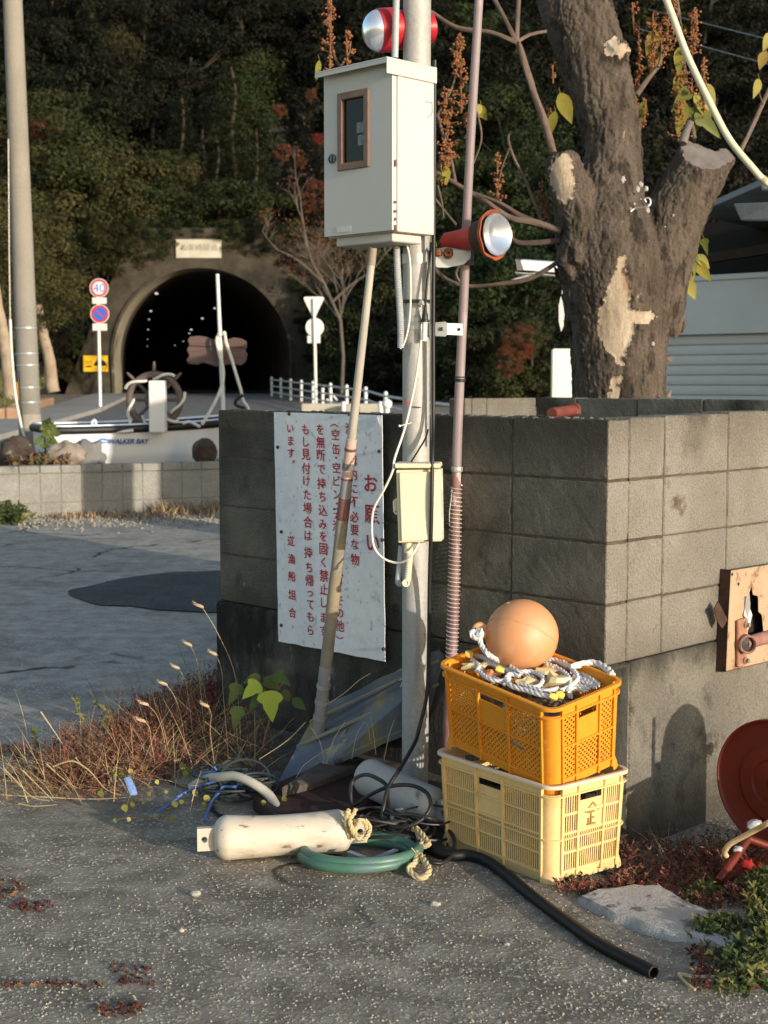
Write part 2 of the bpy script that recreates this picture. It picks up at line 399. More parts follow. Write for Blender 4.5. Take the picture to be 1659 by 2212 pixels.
# road to the tunnel and the pavement beside it
TX, TY = -8.28, 65.0
TD = Vector((-.166, 1, 0))
mb = MB()
rd = [(-7.6, 20), (-8.1, 30), (-8.9, 45), (-11.3, 65), (-11.5, 66), (-5.05, 66), (-4.9, 65), (-3.0, 50), (-1.2, 36), (.9, 20)]
q = MB(); L1 = rd[:5]; R1 = rd[:4:-1]
for a, b in zip(L1, R1): q.v += [Vector((a[0], a[1], zg(a[1]) + .02)), Vector((b[0], b[1], zg(b[1]) + .02))]
for i in range(4): q.f.append([2 * i, 2 * i + 1, 2 * i + 3, 2 * i + 2]); q.m.append(0)
tag(q.build('road', ROAD), kind='structure')
PAVE = mat('pavement_slab', (.26, .245, .215), (.34, .32, .28), vs=1.2, rough=.9, bump=.3, bs=20)
q = MB()
lp = [(-9.6, 30), (-10.2, 38), (-10.9, 46), (-12.6, 62)]; rp = [(-8.1, 30), (-8.5, 38), (-8.95, 45), (-10.9, 62)]
for a, b in zip(lp, rp):
    for p in (a, b): q.v += [Vector((p[0], p[1], zg(p[1]) + .14)), Vector((p[0], p[1], zg(p[1]) - .05))]
for i in range(3):
    o = 4 * i; q.f += [[o, o + 2, o + 6, o + 4], [o + 2, o + 3, o + 7, o + 6], [o, o + 4, o + 5, o + 1]]; q.m += [0] * 3
q.f += [[0, 1, 3, 2]]; q.m += [0]
tag(q.build('pavement', PAVE), kind='structure')

# ------------------------------------------------------------------ hill behind the tunnel
def hill_z(x, y):
    base = 4.6 + (y - 67) * .62
    if -26 < x < 5 and y < 80: base = max(base, 7.4)
    cx = x + 8.3
    side = .06 * abs(cx) * (1 if y > 66 else 0)
    return base + side + 1.6 * noise.noise(Vector((x * .06, y * .07, 3.1)))
HILL = mat('hill_earth', (.010, .010, .006), (.02, .018, .010), vs=.3, rough=1, bump=1, bs=2)
q = MB(); hx = [-75 + 5 * i for i in range(31)]; hy = [65.6, 67, 70, 74, 79, 85, 92, 100, 110, 125]
for y in hy:
    for x in hx:
        z = hill_z(x, y) if y > 66.5 else (zg(y) - .3)
        q.v.append(Vector((x, y, z)))
for j in range(len(hy) - 1):
    for i in range(len(hx) - 1):
        if hx[i] >= -15 and hx[i + 1] <= 0 and hy[j] < 66: continue
        a = j * len(hx) + i; q.f.append([a, a + 1, a + 1 + len(hx), a + len(hx)]); q.m.append(0)
for x0, x1 in ((-22, -12.45), (-4.1, 4)): q.add([Vector((x0, 66.6, 0)), Vector((x1, 66.6, 0)), Vector((x1, 66.6, 8.5)), Vector((x0, 66.6, 8.5))], [(0, 1, 2, 3)])
tag(q.build('hill', HILL, smooth=9), kind='structure')
ROCK = mat('bare_rock', (.030, .026, .020), (.065, .055, .044), vs=1.6, rough=.95, bump=1, bs=3, spots=[((.15, .135, .115), 2.2, .66, .1), ((.035, .03, .02), .6, .52, .15)])
q = MB(); n0 = 44
for j in range(n0):
    for i in range(n0):
        a, b = i / (n0 - 1) * 2 - 1, j / (n0 - 1) * 2 - 1
        d = sqrt(a * a + b * b); u_, v_ = 632 + 140 * a + 30 * b, 262 + 185 * b; Y = 66.8
        while P(u_, v_, Y).z > hill_z(P(u_, v_, Y).x, Y) and Y < 100: Y += .2
        q.v.append(P(u_, v_, Y - 1.5 * max(-.5, 1.0 - d ** 2.2 * 1.5) + 1.1 * noise.noise(Vector((a * 3, b * 3, 9))) + .8 * noise.noise(Vector((a * 8, b * 8, 2))) + .4 * noise.noise(Vector((a * 17, b * 17, 2)))))
for j in range(n0 - 1):
    for i in range(n0 - 1): a = j * n0 + i; q.f.append([a, a + n0, a + n0 + 1, a + 1]); q.m.append(0)
tag(q.build('rock_face', ROCK), kind='structure')

# ------------------------------------------------------------------ tunnel
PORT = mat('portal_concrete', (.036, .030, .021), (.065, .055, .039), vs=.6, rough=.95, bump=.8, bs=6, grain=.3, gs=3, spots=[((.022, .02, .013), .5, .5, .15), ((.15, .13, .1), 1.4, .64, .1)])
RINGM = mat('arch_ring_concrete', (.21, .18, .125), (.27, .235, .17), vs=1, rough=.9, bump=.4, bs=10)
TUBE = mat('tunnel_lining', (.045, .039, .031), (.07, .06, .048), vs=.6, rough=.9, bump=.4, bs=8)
def arch(r, zc, base, cx=TX, n=40):
    out = [Vector((cx - r * .985, 0, base))]
    for k in range(n + 1):
        a = pi + .12 - (pi + .24) * k / n
        out.append(Vector((cx + r * cos(a), 0, zc + r * sin(a))))
    out.append(Vector((cx + r * .985, 0, base)))
    return out
ZC = .82 + 1.7
t = thing('road_tunnel', 'dark road tunnel mouth with a pale arch ring in a mossy concrete portal', 'tunnel', (TX, TY, .82))
inn, out = arch(4.0, ZC, .75), arch(4.13, ZC, .75)
q = MB(); m = len(inn)
for p in inn: q.v += [Vector((p.x, TY - .12, p.z))]
for p in out: q.v += [Vector((p.x, TY - .12, p.z))]
for p in inn: q.v += [Vector((p.x, TY + 1.7, p.z))]
for p in out: q.v += [Vector((p.x, TY + .05, p.z))]
for i in range(m - 1):
    q.f += [[i, i + 1, m + i + 1, m + i], [i, 2 * m + i, 2 * m + i + 1, i + 1], [m + i, m + i + 1, 3 * m + i + 1, 3 * m + i]]; q.m += [1, 0, 1]
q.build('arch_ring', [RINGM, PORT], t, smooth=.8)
q = MB()       # portal wall, a plate with the arch cut out, as quads from the arch up and out to the outline
outline = []
for k, p in enumerate(out):
    f = k / (m - 1)
    if f < .22: o = Vector((-14.6 + f / .22 * 1.4, 0, .7 + f / .22 * 3.4))
    elif f < .38: o = Vector((-13.2 + (f - .22) / .16 * 1.9, 0, 4.1 + (f - .22) / .16 * 4.1))
    elif f < .62: o = Vector((-11.3 + (f - .38) / .24 * 6.8, 0, 8.3))
    elif f < .8: o = Vector((-4.5 + (f - .62) / .18 * 3.5, 0, 8.3 - (f - .62) / .18 * 1.3))
    else: o = Vector((-1.0 + (f - .8) / .2 * 1.2, 0, 7.0 - (f - .8) / .2 * 6.3))
    outline.append(o)
for p, o in zip(out, outline):
    q.v += [Vector((p.x, TY, p.z)), Vector((o.x, TY, o.z)), Vector((o.x, TY + 2.5, o.z))]
for i in range(m - 1):
    a, b = 3 * i, 3 * i + 3
    q.f += [[a, b, b + 1, a + 1], [a + 1, b + 1, b + 2, a + 2]]; q.m += [0, 0]
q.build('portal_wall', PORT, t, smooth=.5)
q = MB(); ti = arch(4.0, ZC, .935)
for s in (0, 20, 45, 80):
    for p in ti: q.v.append(Vector((p.x, TY + 1.7, p.z)) + TD * s)
for s in range(3):
    for i in range(m - 1): a = s * m + i; q.f.append([a, a + m, a + m + 1, a + 1]); q.m.append(0)
q.f.append([3 * m + i for i in range(m)]); q.m.append(0)
for s in range(3): q.f.append([s * m, s * m + m - 1, s * m + 2 * m - 1, s * m + m]); q.m.append(0)  # floor takes the dark lining colour to stand in for shade
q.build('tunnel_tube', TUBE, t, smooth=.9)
WHITEP = mat('old_white_paint', (.62, .6, .54), (.7, .68, .62), vs=3, rough=.6, bump=.05, bs=60)
q = MB(); a, b = P(380, 517, TY - .1), P(478, 557, TY - .1)
q.box((a.x, TY - .1, b.z), (b.x - a.x, 0, 0), (0, .098, 0), (0, 0, a.z - b.z))
npl = q.build('name_plate', mat('worn_plate', (.42, .4, .32), (.52, .5, .42), vs=2, rough=.8), t)
q = MB(); put_text(q, '和家崎隧道', .34, ((a.x + b.x) / 2, TY - .106, (a.z + b.z) / 2 + .06), (1, 0, 0), (0, 0, 1))
q.build('lettering', mat('faded_brown_ink', (.17, .14, .11), (.28, .25, .2), vs=5), npl)
LAMPM = mat('tunnel_lamp_glow', (1, .96, .85), emit=.45)
lamps = [(338, 634, 70, .22), (326, 672, 78, .17), (322, 690, 86, .12), (320, 712, 95, .12), (319, 733, 105, .1), (318, 748, 118, .1), (464, 666, 72, .16), (437, 688, 80, .18), (413, 712, 90, .2), (409, 720, 97, .15), (396, 737, 108, .12), (378, 746, 122, .12)]
for k, (u, v, Y, s) in enumerate(lamps):
    p = P(u, v, Y); q = MB(); q.cbox(p, (s * .55, 0, 0), (0, .3, 0), (0, 0, s * .4))
    tag(q.build('tunnel_lamp', LAMPM, loc=p, bevel=.02), 'small lit tunnel lamp glowing high in the dark tunnel', 'lamp', 'lit lamps inside the tunnel')
p = P(333, 609, 66.2); q = MB(); q.cbox(p, (.55, .1, .25), (-.05, .5, 0), (-.08, 0, .22))
tag(q.build('lamp_housing', mat('tan_housing', (.42, .36, .26)), loc=p, bevel=.03), 'tan unlit lamp housing under the left of the tunnel arch', 'lamp')
YEL = mat('yellow_sign', (.78, .48, .02), rough=.5); BLK = mat('black_paint', (.012, .012, .014), rough=.5)
a, b = P(179, 768, TY - .25), P(233, 803, TY - .25)
q = MB(); q.box((a.x, a.y, b.z), (b.x - a.x, 0, 0), (0, .05, 0), (0, 0, a.z - b.z))
t2 = q.build('tunnel_sign', YEL, loc=(a.x, a.y, b.z), bevel=.02)
tag(t2, 'yellow rectangular sign with a black tunnel symbol on the portal wall', 'sign')
q = MB(); W, Hh = b.x - a.x, a.z - b.z; yf = a.y - .006
c = Vector((a.x + W * .7, yf, b.z + Hh * .36)); r = W * .26
q.prism([c + Vector((r * cos(pi * k / 16), 0, r * .98 * sin(pi * k / 16))) for k in range(17)], (0, .004, 0))
q.box((a.x + W * .44, yf, b.z + Hh * .2), (W * .52, 0, 0), (0, .004, 0), (0, 0, .02)); q.box((a.x + W * .93, yf, b.z + Hh * .2), (W * .025, 0, 0), (0, .004, 0), (0, 0, Hh * .2))
q.box((a.x + W * .08, yf, b.z + Hh * .28), (W * .27, 0, 0), (0, .004, 0), (0, 0, .035)); q.prism([Vector((a.x + W * s, yf, b.z + Hh * z)) for s, z in ((.1, .32), (.34, .32), (.3, .38), (.16, .38))], (0, .004, 0))
q.build('tunnel_symbol', BLK, t2)
q = MB(); put_text(q, '点灯', .17, (a.x + W * .22, yf - .002, b.z + Hh * .6), (1, 0, 0), (0, 0, 1)); q.build('lettering', mat('brown_letters', (.3, .17, .03)), t2)
# brackets that carry the sign off the wall
q = MB(); q.box((a.x + .2, a.y + .05, b.z + .2), (.06, 0, 0), (0, .195, 0), (0, 0, .3)); q.box((b.x - .26, a.y + .05, b.z + .2), (.06, 0, 0), (0, .195, 0), (0, 0, .3)); q.build('bracket', mat('galvanised', (.4, .4, .38), (.5, .5, .48), vs=6, rough=.5, metal=.6), t2)
# ------------------------------------------------------------------ block wall of the tree enclosure
ZB, ZT = .571, 1.377
bw = thing('block_wall', 'dark grey concrete block wall turning a corner behind the crates', 'wall', CORNER)
def block_run(name, o, along, thick, segs, z0, rows, rowh, m, parent, top_grow=0, endm=None):
    q = MB(); ms = [m, endm] if endm else m; w = random.Random(len(name)); t = 0; g = .004
    for L in segs:
        for r in range(rows):
            z = z0 + r * rowh; h = rowh
            if r == rows - 1: h += top_grow * (t + L / 2)
            jx = w.uniform(-.0022, .0022); gv = g * w.uniform(.8, 2.1); q.gridbox(o + along * (t + gv / 2 * (t > 0)) + thick * (jx if jx > 0 else 0) + ZV * (z + g / 2), along * (L - gv / 2 - gv / 2 * (t > 0)), thick * .116, ZV * (h - g - w.uniform(0, .003)), seed=t * 7 + r, mis=(lambda k, sd_: 1 if (k == 0 and sd_ == 0) else 0) if endm else None)
        t += L
    q2 = MB(); q2.box(o + along * .003 + thick * .004 + ZV * (z0 + .002), along * (t - .006), thick * .108, ZV * (rows * rowh - .012))
    ob = q.build(name, ms, parent)
    q2.build('mortar', MORTAR, ob)
    return ob
RH = (ZT - ZB) / 4
C0 = CORNER.copy()
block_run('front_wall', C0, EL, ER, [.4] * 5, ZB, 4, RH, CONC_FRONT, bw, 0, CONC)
block_run('side_wall', C0 + ER * .1205, ER, EL, [.2] + [.4] * 6, ZB, 4, RH, CONC, bw, .016)
# the far walls, seen over the top of the near ones
bk = Vector((2.51, 6.343, 0)) ; kn = Vector((.853, 8.0, 0))
block_run('back_wall', kn, -EL, ER, [.28] + [.4] * 5, .2, 6, .2005, CONC_DARK, bw)  # dark block colour deepens the shade of this unlit wall
block_run('return_wall', kn, -ER, EL, [.42, .12, .06], .2, 6, .2005, CONC, bw)
q = MB()
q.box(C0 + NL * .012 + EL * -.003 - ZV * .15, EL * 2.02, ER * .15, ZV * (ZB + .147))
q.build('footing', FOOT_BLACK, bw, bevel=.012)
q = MB(); q.box(C0 + ER * .1405 + NR * .003 - ZV * .2, ER * 2.6, EL * .14, ZV * (ZB + .197)); q.box(C0 + NR * .003 - ER * .009 - ZV * .2, ER * .148, EL * .012, ZV * (ZB + .195))
q.build('footing', FOOT, bw, bevel=.008)
q = MB()      # crumbly mortar along the wall top
w = random.Random(3)
for i in range(150):
    s = w.uniform(0, 2.0); p = C0 + EL * s + ER * w.uniform(.012, .1) + ZV * (ZT - .004)
    q.ball(p, w.uniform(.004, .011), 6, (1.3, 1.3, .6), .4, i)
for i in range(70):
    s = w.uniform(.0, 1.4); p = C0 + ER * s + EL * w.uniform(.008, .1) + ZV * (ZT + .016 * max(0, s - .1) - .006)
    q.ball(p, w.uniform(.003, .008), 6, (1.3, 1.3, .6), .4, i)
q.build('crumbled_mortar', CONC_DARK, bw)
q = MB(); q.box(C0 + ER * .13 + EL * .13 + ZV * .05, EL * 1.8, ER * 2.2, ZV * .75)
tag(q.build('enclosure_soil', SOIL), kind='structure')
# soil strip along the foot of the wall
q = MB(); n = 40
for i in range(n + 1):
    s = -.25 + 2.5 * i / n
    for j in range(7):
        f = j / 6; p = C0 + EL * s + NL * (.02 + (.42 + .16 * noise.noise(Vector((s * 5, 3, 1)))) * f); h = (.075 * (1 - f) ** 1.2 + .03 * noise.noise(p * 4) * (1 - f)) * min(1, max(0, (s - .1) / .3)) * (1 if s < 1.9 else max(0, (2.25 - s) / .35))
        q.v.append(Vector((p.x, p.y, ground_z(p.x, p.y) + h + .003 - .03 * (f == 1))))
for i in range(n):
    for j in range(6): a = i * 7 + j; q.f.append([a, a + 1, a + 8, a + 7]); q.m.append(0)
tag(q.build('soil_bank', mat('dark_litter_soil', (.06, .05, .038), (.13, .115, .09), vs=14, rough=1, bump=1, bs=70, spots=[((.16, .14, .1), 60, .64, .06)]), smooth=9), kind='structure')
# cracked vertical line in the wall beside the steel pole
q = MB(); pts = [onL(805 - 0, 0, 0)] * 0
for a, b in (((931, 1230), (926, 1330)), ((868, 1235), (874, 1320))):
    pp = [onL(lerp(a[0], b[0], k / 8) + rng.uniform(-1.5, 1.5), lerp(a[1], b[1], k / 8), .0005) for k in range(9)]
    q.tube(pp, .0016, 5)
q.build('crack', mat('crack_dark', (.008, .007, .006)), bw)

# ------------------------------------------------------------------ notice sign on the wall
SGN = mat('white_sign_enamel', (.70, .71, .74), (.78, .79, .81), vs=26, rough=.55, bump=.06, bs=30, spots=[((.45, .46, .48), 40, .60, .08), ((.36, .28, .22), 3.0, .66, .1), ((.5, .5, .5), 9, .6, .14)])
nb = thing('notice_board', 'white metal notice sign with faded red Japanese writing fixed on the block wall', 'sign', onL(713, 1400, .02))
c = [onL(593, 890, .018), onL(826, 897, .022), None, onL(603, 1385, .030)]
c[2] = hit(833, 1429, c[0], (c[1] - c[0]).cross(c[3] - c[0]))
q = MB(); n = 14
def pan(s, t):
    return (c[0] * (1 - s) + c[1] * s) * (1 - t) + (c[3] * (1 - s) + c[2] * s) * t
edge = [];
for side in range(4):
    for k in range(12):
        f = k / 12; s, t = [(f, 0), (1, f), (1 - f, 1), (0, 1 - f)][side]
        j = .003 * noise.noise(Vector((side * 5 + f * 9, 2, 1)))
        edge.append(pan(s, t) + EL * j + ZV * j)
q.prism(edge, NL * .0035)
q.build('sign_panel', SGN, nb)
q = MB()       # curled upper right corner
p = pan(.965, .003) + NL * .004
q.add([p, p - EL * .012 + NL * .012 - ZV * .01, p - EL * .02 + NL * .004 - ZV * .045, p - EL * .004 + NL * .001 - ZV * .035], [(0, 1, 2, 3)])
p = pan(.02, .004) + NL * .004
q.add([p, p + EL * .004 + NL * .008 - ZV * .018, p - EL * .016 + NL * .004 - ZV * .022], [(0, 2, 1)])
q.build('bent_corner', SGN, nb)
def crop(x, y): return ((940 + x / 2.378) / K, (1420 + y / 2.378) / K)
RED = mat('faded_red_paint', (.46, .025, .04), (.36, .02, .035), vs=30, rough=.7, spots=[((.30, .30, .31), 16, .60, .06), ((.66, .67, .70), 60, .69, .04)], detail=3)
TXT = [('お', 850, 645, 128), ('願', 860, 905, 135), ('い', 868, 1145, 135),
 ('漁', 672, 190, 88), ('港', 690, 330, 88), ('構', 698, 455, 88), ('内', 703, 570, 88), ('に', 707, 690, 88), ('不', 710, 800, 88), ('必', 712, 925, 88), ('要', 714, 1035, 88), ('な', 716, 1155, 88), ('物', 718, 1280, 92),
 ('︵', 545, 165, 80), ('空', 555, 240, 86), ('缶', 560, 360, 86), ('・', 562, 440, 80), ('空', 564, 515, 86), ('ビ', 566, 625, 86), ('ン', 568, 740, 86), ('・', 568, 822, 80), ('発', 566, 895, 86), ('泡', 566, 1000, 86), ('ゴ', 572, 1100, 86), ('ミ', 578, 1195, 86), ('な', 590, 1290, 86), ('ど', 594, 1440, 86), ('・', 596, 1545, 80), ('そ', 592, 1622, 86), ('の', 592, 1727, 86), ('他', 592, 1832, 92), ('︶', 590, 1928, 80),
 ('を', 428, 198, 86), ('無', 432, 305, 92), ('断', 434, 412, 92), ('で', 437, 530, 86), ('持', 440, 648, 92), ('ち', 446, 757, 86), ('込', 450, 870, 92), ('み', 450, 988, 86), ('を', 453, 1087, 86), ('固', 455, 1192, 96), ('く', 456, 1302, 86), ('禁', 460, 1415, 96), ('止', 460, 1527, 92), ('し', 460, 1640, 86), ('ま', 458, 1762, 86), ('す', 456, 1872, 86),
 ('も', 305, 198, 86), ('し', 310, 300, 86), ('見', 309, 405, 92), ('付', 311, 522, 92), ('け', 315, 627, 86), ('た', 320, 740, 86), ('場', 322, 855, 92), ('合', 326, 968, 92), ('は', 328, 1082, 86), ('、', 345, 1175, 70), ('持', 330, 1225, 90), ('ち', 336, 1345, 86), ('帰', 339, 1455, 92), ('っ', 345, 1565, 80), ('て', 347, 1655, 86), ('も', 346, 1757, 86), ('ら', 348, 1868, 86),
 ('い', 180, 190, 80), ('ま', 185, 292, 80), ('す', 186, 395, 80), ('。', 225, 450, 70),
 ('遊', 187, 1125, 80), ('漁', 191, 1275, 80), ('船', 192, 1420, 80), ('組', 195, 1572, 80), ('合', 197, 1722, 80)]
q = MB(); edown = (c[3] - c[0]).normalized(); nsg = (c[1] - c[0]).cross(c[3] - c[0]).normalized()
if nsg.dot(NL) < 0: nsg = -nsg
def onS(u, v): return hit(u, v, c[0] + nsg * .0062, nsg)
for ch, x, y, sz in TXT:
    u, v = crop(x, y); p = onS(u, v); s = sz / 2.378 / K * p.y / F
    put_text(q, ch, s * (1.28 if sz > 120 else 1.12), p, (c[1] - c[0]), -edown, sx=1.08, off=.016)
q.build('lettering', RED, nb)
q = MB()
for x, y in ((75, 345), (105, 1050), (105, 1828), (170, 68), (920, 380), (945, 1118), (955, 2025), (670, 70)):
    u, v = crop(x, y); p = onS(u, v); q.lathe(p - nsg * .004, nsg, [(0, .007), (.006, .007), (.009, .004), (.0095, 0)], 8)
q.build('bolt', mat('rusty_bolt', (.07, .05, .04), rough=.7, metal=.4), nb)

# ------------------------------------------------------------------ galvanised steel pole with its bands
GALV = mat('galvanised_steel', (.36, .355, .335), (.44, .43, .41), vs=7, grain=.14, gs=80, rough=.6, metal=.15, bump=.12, bs=50, spots=[((.38, .37, .35), 11, .6, .12), ((.3, .22, .14), 6, .71, .05)], stretch=(1, 1, .35))
GALV2 = mat('zinc_bracket', (.42, .43, .42), (.52, .53, .52), vs=14, rough=.45, metal=.55)
CRM = mat('cream_plastic', (.66, .60, .43), (.70, .645, .475), vs=5, rough=.5, bump=.04, bs=30)
WCAB = mat('white_cable', (.66, .63, .54), (.72, .69, .6), vs=9, rough=.5)
BCAB = mat('black_rubber', (.012, .012, .012), (.022, .022, .022), vs=9, rough=.45)
GREYC = mat('grey_conduit', (.33, .35, .37), (.4, .42, .44), vs=8, rough=.5)
PY = 5.0
pt, pb = P(901, -30, PY), P(897, 1600, PY)
dpole = (pt - pb) / (pt.z - pb.z)
pbase = pb - dpole * pb.z; PR = .0475
def pole_at(v):                         # centre of the pole at a picture height
    z = P(897, v, PY).z; return pbase + dpole * z
sp = thing('steel_pole', 'pale galvanised steel pole standing in front of the block wall', 'pole', pbase)
q = MB(); q.tube([pbase - ZV * .1, pbase + dpole * 3.55], [PR, PR], 28); q.build('pole', GALV, sp, smooth=.8)
def band(v, h=.03, dr=.003, m=GALV2, name='band', parent=sp):
    q = MB(); p = pole_at(v); r = PR + dr
    q.lathe(p - dpole * h / 2, dpole, [(0, PR), (0, r), (h, r), (h, PR)], 28); return q.build(name, m, parent, smooth=.6)
band(560, .034); band(700, .04); band(652, .012, .004, BCAB)
# ------------------------------------------------------------------ meter cabinet
CAB = mat('grey_cabinet_paint', (.50, .495, .46), (.54, .535, .50), vs=2.5, rough=.5, bump=.05, bs=90, spots=[((.5, .485, .43), 7, .62, .1)])
cb = Vector((.0295, 4.77, 0))
zb0, zt0 = P(848, 499, 4.77).z, P(848, 131, 4.77).z
ct = thing('meter_cabinet', 'grey metal electric meter cabinet with a dark window strapped to the steel pole', 'cabinet', cb + ZV * zb0)
DW, DD = .338, .20
q = MB(); q.box(cb + ER * .022 + ZV * zb0, EL * DW, ER * (DD - .022), ZV * (zt0 - zb0)); q.build('cabinet_body', CAB, ct, bevel=.006, seg=2)
dn = (EL, ER)
def door_pt(u, v, off=0): return hit(u, v, cb + NL * off, NL)
# window opening in the door (crop of 1.659 px per photo px from 900,0)
W3 = reg(900, 0, 1.659)
w0, w1 = door_pt(*W3(470, 545)), door_pt(*W3(652, 510)); w2, w3 = door_pt(*W3(645, 970)), door_pt(*W3(475, 995))
def dco(p): return ((p - cb).dot(EL), p.z)
sl, sr = dco(w0)[0], dco(w1)[0]; wz1 = (w0.z + w1.z) / 2; wz0 = (w2.z + w3.z) / 2
q = MB()
def dbox(s0, s1, z0, z1, n0=0, th=.02): return q.box(cb + EL * s0 + NL * n0 + ZV * z0, EL * (s1 - s0), ER * th, ZV * (z1 - z0))
g = .004
dbox(sl, DW - g, zb0 + g, zt0 - g); dbox(g, sr, zb0 + g, zt0 - g); dbox(sr, sl, wz1, zt0 - g); dbox(sr, sl, zb0 + g, wz0)
dr = q.build('door', CAB, ct)
q = MB(); fw = .024
q.box(cb + EL * sr + NL * .007 + ZV * wz0, EL * fw, ER * .02, ZV * (wz1 - wz0)); q.box(cb + EL * (sl - fw) + NL * .007 + ZV * wz0, EL * fw, ER * .02, ZV * (wz1 - wz0))
q.box(cb + EL * (sr + fw) + NL * .007 + ZV * wz0, EL * (sl - sr - 2 * fw), ER * .02, ZV * fw); q.box(cb + EL * (sr + fw) + NL * .007 + ZV * (wz1 - fw), EL * (sl - sr - 2 * fw), ER * .02, ZV * fw)
q.build('window_frame', mat('brown_frame', (.16, .10, .075), (.22, .14, .10), vs=12, rough=.6), dr, bevel=.0025)
q = MB(); q.box(cb + EL * (sr + fw - .002) + ER * .006 + ZV * (wz0 + fw - .002), EL * (sl - sr - 2 * fw + .004), ER * .003, ZV * (wz1 - wz0 - 2 * fw + .004))
q.build('window_pane', mat('dark_glass', (.006, .005, .004), rough=.12, spec=.25), dr)
q = MB()
for x0, y0, x1, y1 in ((572, 712, 620, 765), (578, 785, 620, 838)):
    a, b = door_pt(*W3(x0, y0)), door_pt(*W3(x1, y1)); s0, s1 = dco(b)[0], dco(a)[0]; q.box(cb + EL * s0 + ER * .005 + ZV * b.z, EL * (s1 - s0), ER * .0009, ZV * (a.z - b.z))
q.build('meter_label', mat('dim_label', (.10, .12, .13), (.2, .22, .22), vs=60, rough=.4), dr)
q = MB(); p = door_pt(*W3(440, 922)); q.lathe(p + NL * .001, NL, [(0, .016), (.006, .016), (.008, .012), (.004, .011), (.004, 0)], 20); q.cbox(p + NL * .009, EL * .004, NL * .006, ZV * .018)
q.build('lock', mat('dark_steel', (.13, .14, .15), rough=.4, metal=.7), dr, smooth=.6)
q = MB()        # rain hood with its lip over the door
zt = zt0
q.box(cb + NL * .034 + NR * .006 + ZV * (zt + .002), EL * (DW + .012), ER * (DD + .04), ZV * .006)
q.box(cb + NL * .034 + NR * .006 + ZV * (zt - .012), EL * (DW + .012), ER * .003, ZV * .014)
q.box(cb + NL * .034 + NR * .006 + ZV * (zt - .045), EL * .003, ER * (DD + .04), ZV * .047)
q.build('rain_hood', CAB, ct, bevel=.0025)
RUST = mat('rust', (.16, .055, .02), (.26, .10, .035), vs=30, rough=.9, bump=.4, bs=120)
q = MB()
for zz, hh in ((.25, .022), (.08, .010), (.035, .024)): q.cbox(cb + NR * .0015 + ER * .011 + ZV * (zb0 + hh + zz - .05), NR * .0012, ER * .007, ZV * hh)
for zz in (.095, .065): q.lathe(cb + NR * .0005 + ER * .010 + ZV * (zb0 + zz), NR, [(0, .005), (.003, .004), (.0032, 0)], 8)
q.build('hinge_rust', RUST, ct)
q = MB(); q.box(cb + EL * .03 + ER * .03 + ZV * (zb0 - .03), EL * (DW - .06), ER * (DD - .06), ZV * .031); q.build('base_tray', CAB, ct, bevel=.004)
q = MB(); p = door_pt(*W3(505, 1330)); q.cbox(p + NL * .001, EL * .07, NL * .0008, ZV * .02); q.build('torn_label', mat('pale_label', (.66, .66, .64), (.58, .58, .56), vs=40), dr)
# small hook on the cabinet side
q = MB(); h0 = P(932, 235, 4.9)
q.tube(cr([h0 - ER * .03 + ZV * .02, h0 + ZV * .02, h0 + ER * .004, h0 - ZV * .02, h0 - ER * .02 - ZV * .03], 5), .003, 6); q.build('side_hook', GALV2, ct)
# ------------------------------------------------------------------ things strapped to the pole
W5 = reg(1350, 600, 3.0164)      # crop used for the middle of the pole
def wline(f, pts, Y): return [P(*f(x, y), Y if not isinstance(Y, list) else Y[i]) for i, (x, y) in enumerate(pts)]
# conduit up beside the pole above the cabinet
q = MB(); a, b = P(857, -40, 4.93), P(853, 125, 4.93); q.tube([a, b], .0115, 14)
tag(q.build('conduit', GREYC, smooth=.8, loc=b), 'grey rigid conduit rising from the top of the meter cabinet', 'conduit')
# corrugated conduit below the cabinet, left of the pole
def corr(name, pts, r, m, label, cat, parent=None, pitch=.006):
    pp = resample(cr(pts, 8), pitch / 2); rs = [r * (1 if (i % 2) else .86) for i in range(len(pp))]
    q = MB(); q.tube(pp, rs, 12); o = q.build(name, m, parent, smooth=.9, loc=pp[-1])
    if parent is None: tag(o, label, cat)
    return o
corr('corrugated_conduit', wline(W5, [(115, 690), (118, 900), (130, 1150), (150, 1450), (160, 1700), (158, 1860)], [4.96, 4.95, 4.95, 4.95, 4.95, 4.955]), .0125, GREYC, 'grey corrugated conduit hanging down the left side of the steel pole below the cabinet', 'conduit')
# long white pipe up the right side of the pole
q = MB(); q.tube([P(*W5(487, 940), 4.945), P(*W5(480, 1690), 4.945), P(934, 962, 4.945)], .0052, 10)
tag(q.build('thin_pipe', WCAB, smooth=.8, loc=P(934, 962, 4.945)), 'thin white plastic pipe running up the right side of the steel pole', 'pipe')
# white capped pipe with a black plug and lead
pp = thing('plugged_pipe', 'short white pipe with a black plug on top strapped to the steel pole', 'pipe', P(*W5(412, 1700), 4.93))
q = MB(); q.tube([P(*W5(412, 1580), 4.925), P(*W5(408, 1790), 4.93)], .0095, 14); q.build('pipe', WCAB, pp, smooth=.8)
q = MB(); a, b = P(*W5(412, 1580), 4.925), P(*W5(416, 1480), 4.925); d = (b - a).normalized()
q.lathe(a, d, [(-.003, .0165), (.004, .0165), (.006, .011), (.022, .0105), (.03, .007), (.045, .005), (.0455, 0)], 16); q.build('plug', BCAB, pp, smooth=.7)
q = MB(); q.tube(cr(wline(W5, [(416, 1470), (425, 1330), (440, 1150), (462, 960), (470, 850), (500, 790)], [4.925, 4.92, 4.925, 4.93, 4.94, 4.95]), 6), .0042, 8); q.build('lead', BCAB, pp, smooth=.9)
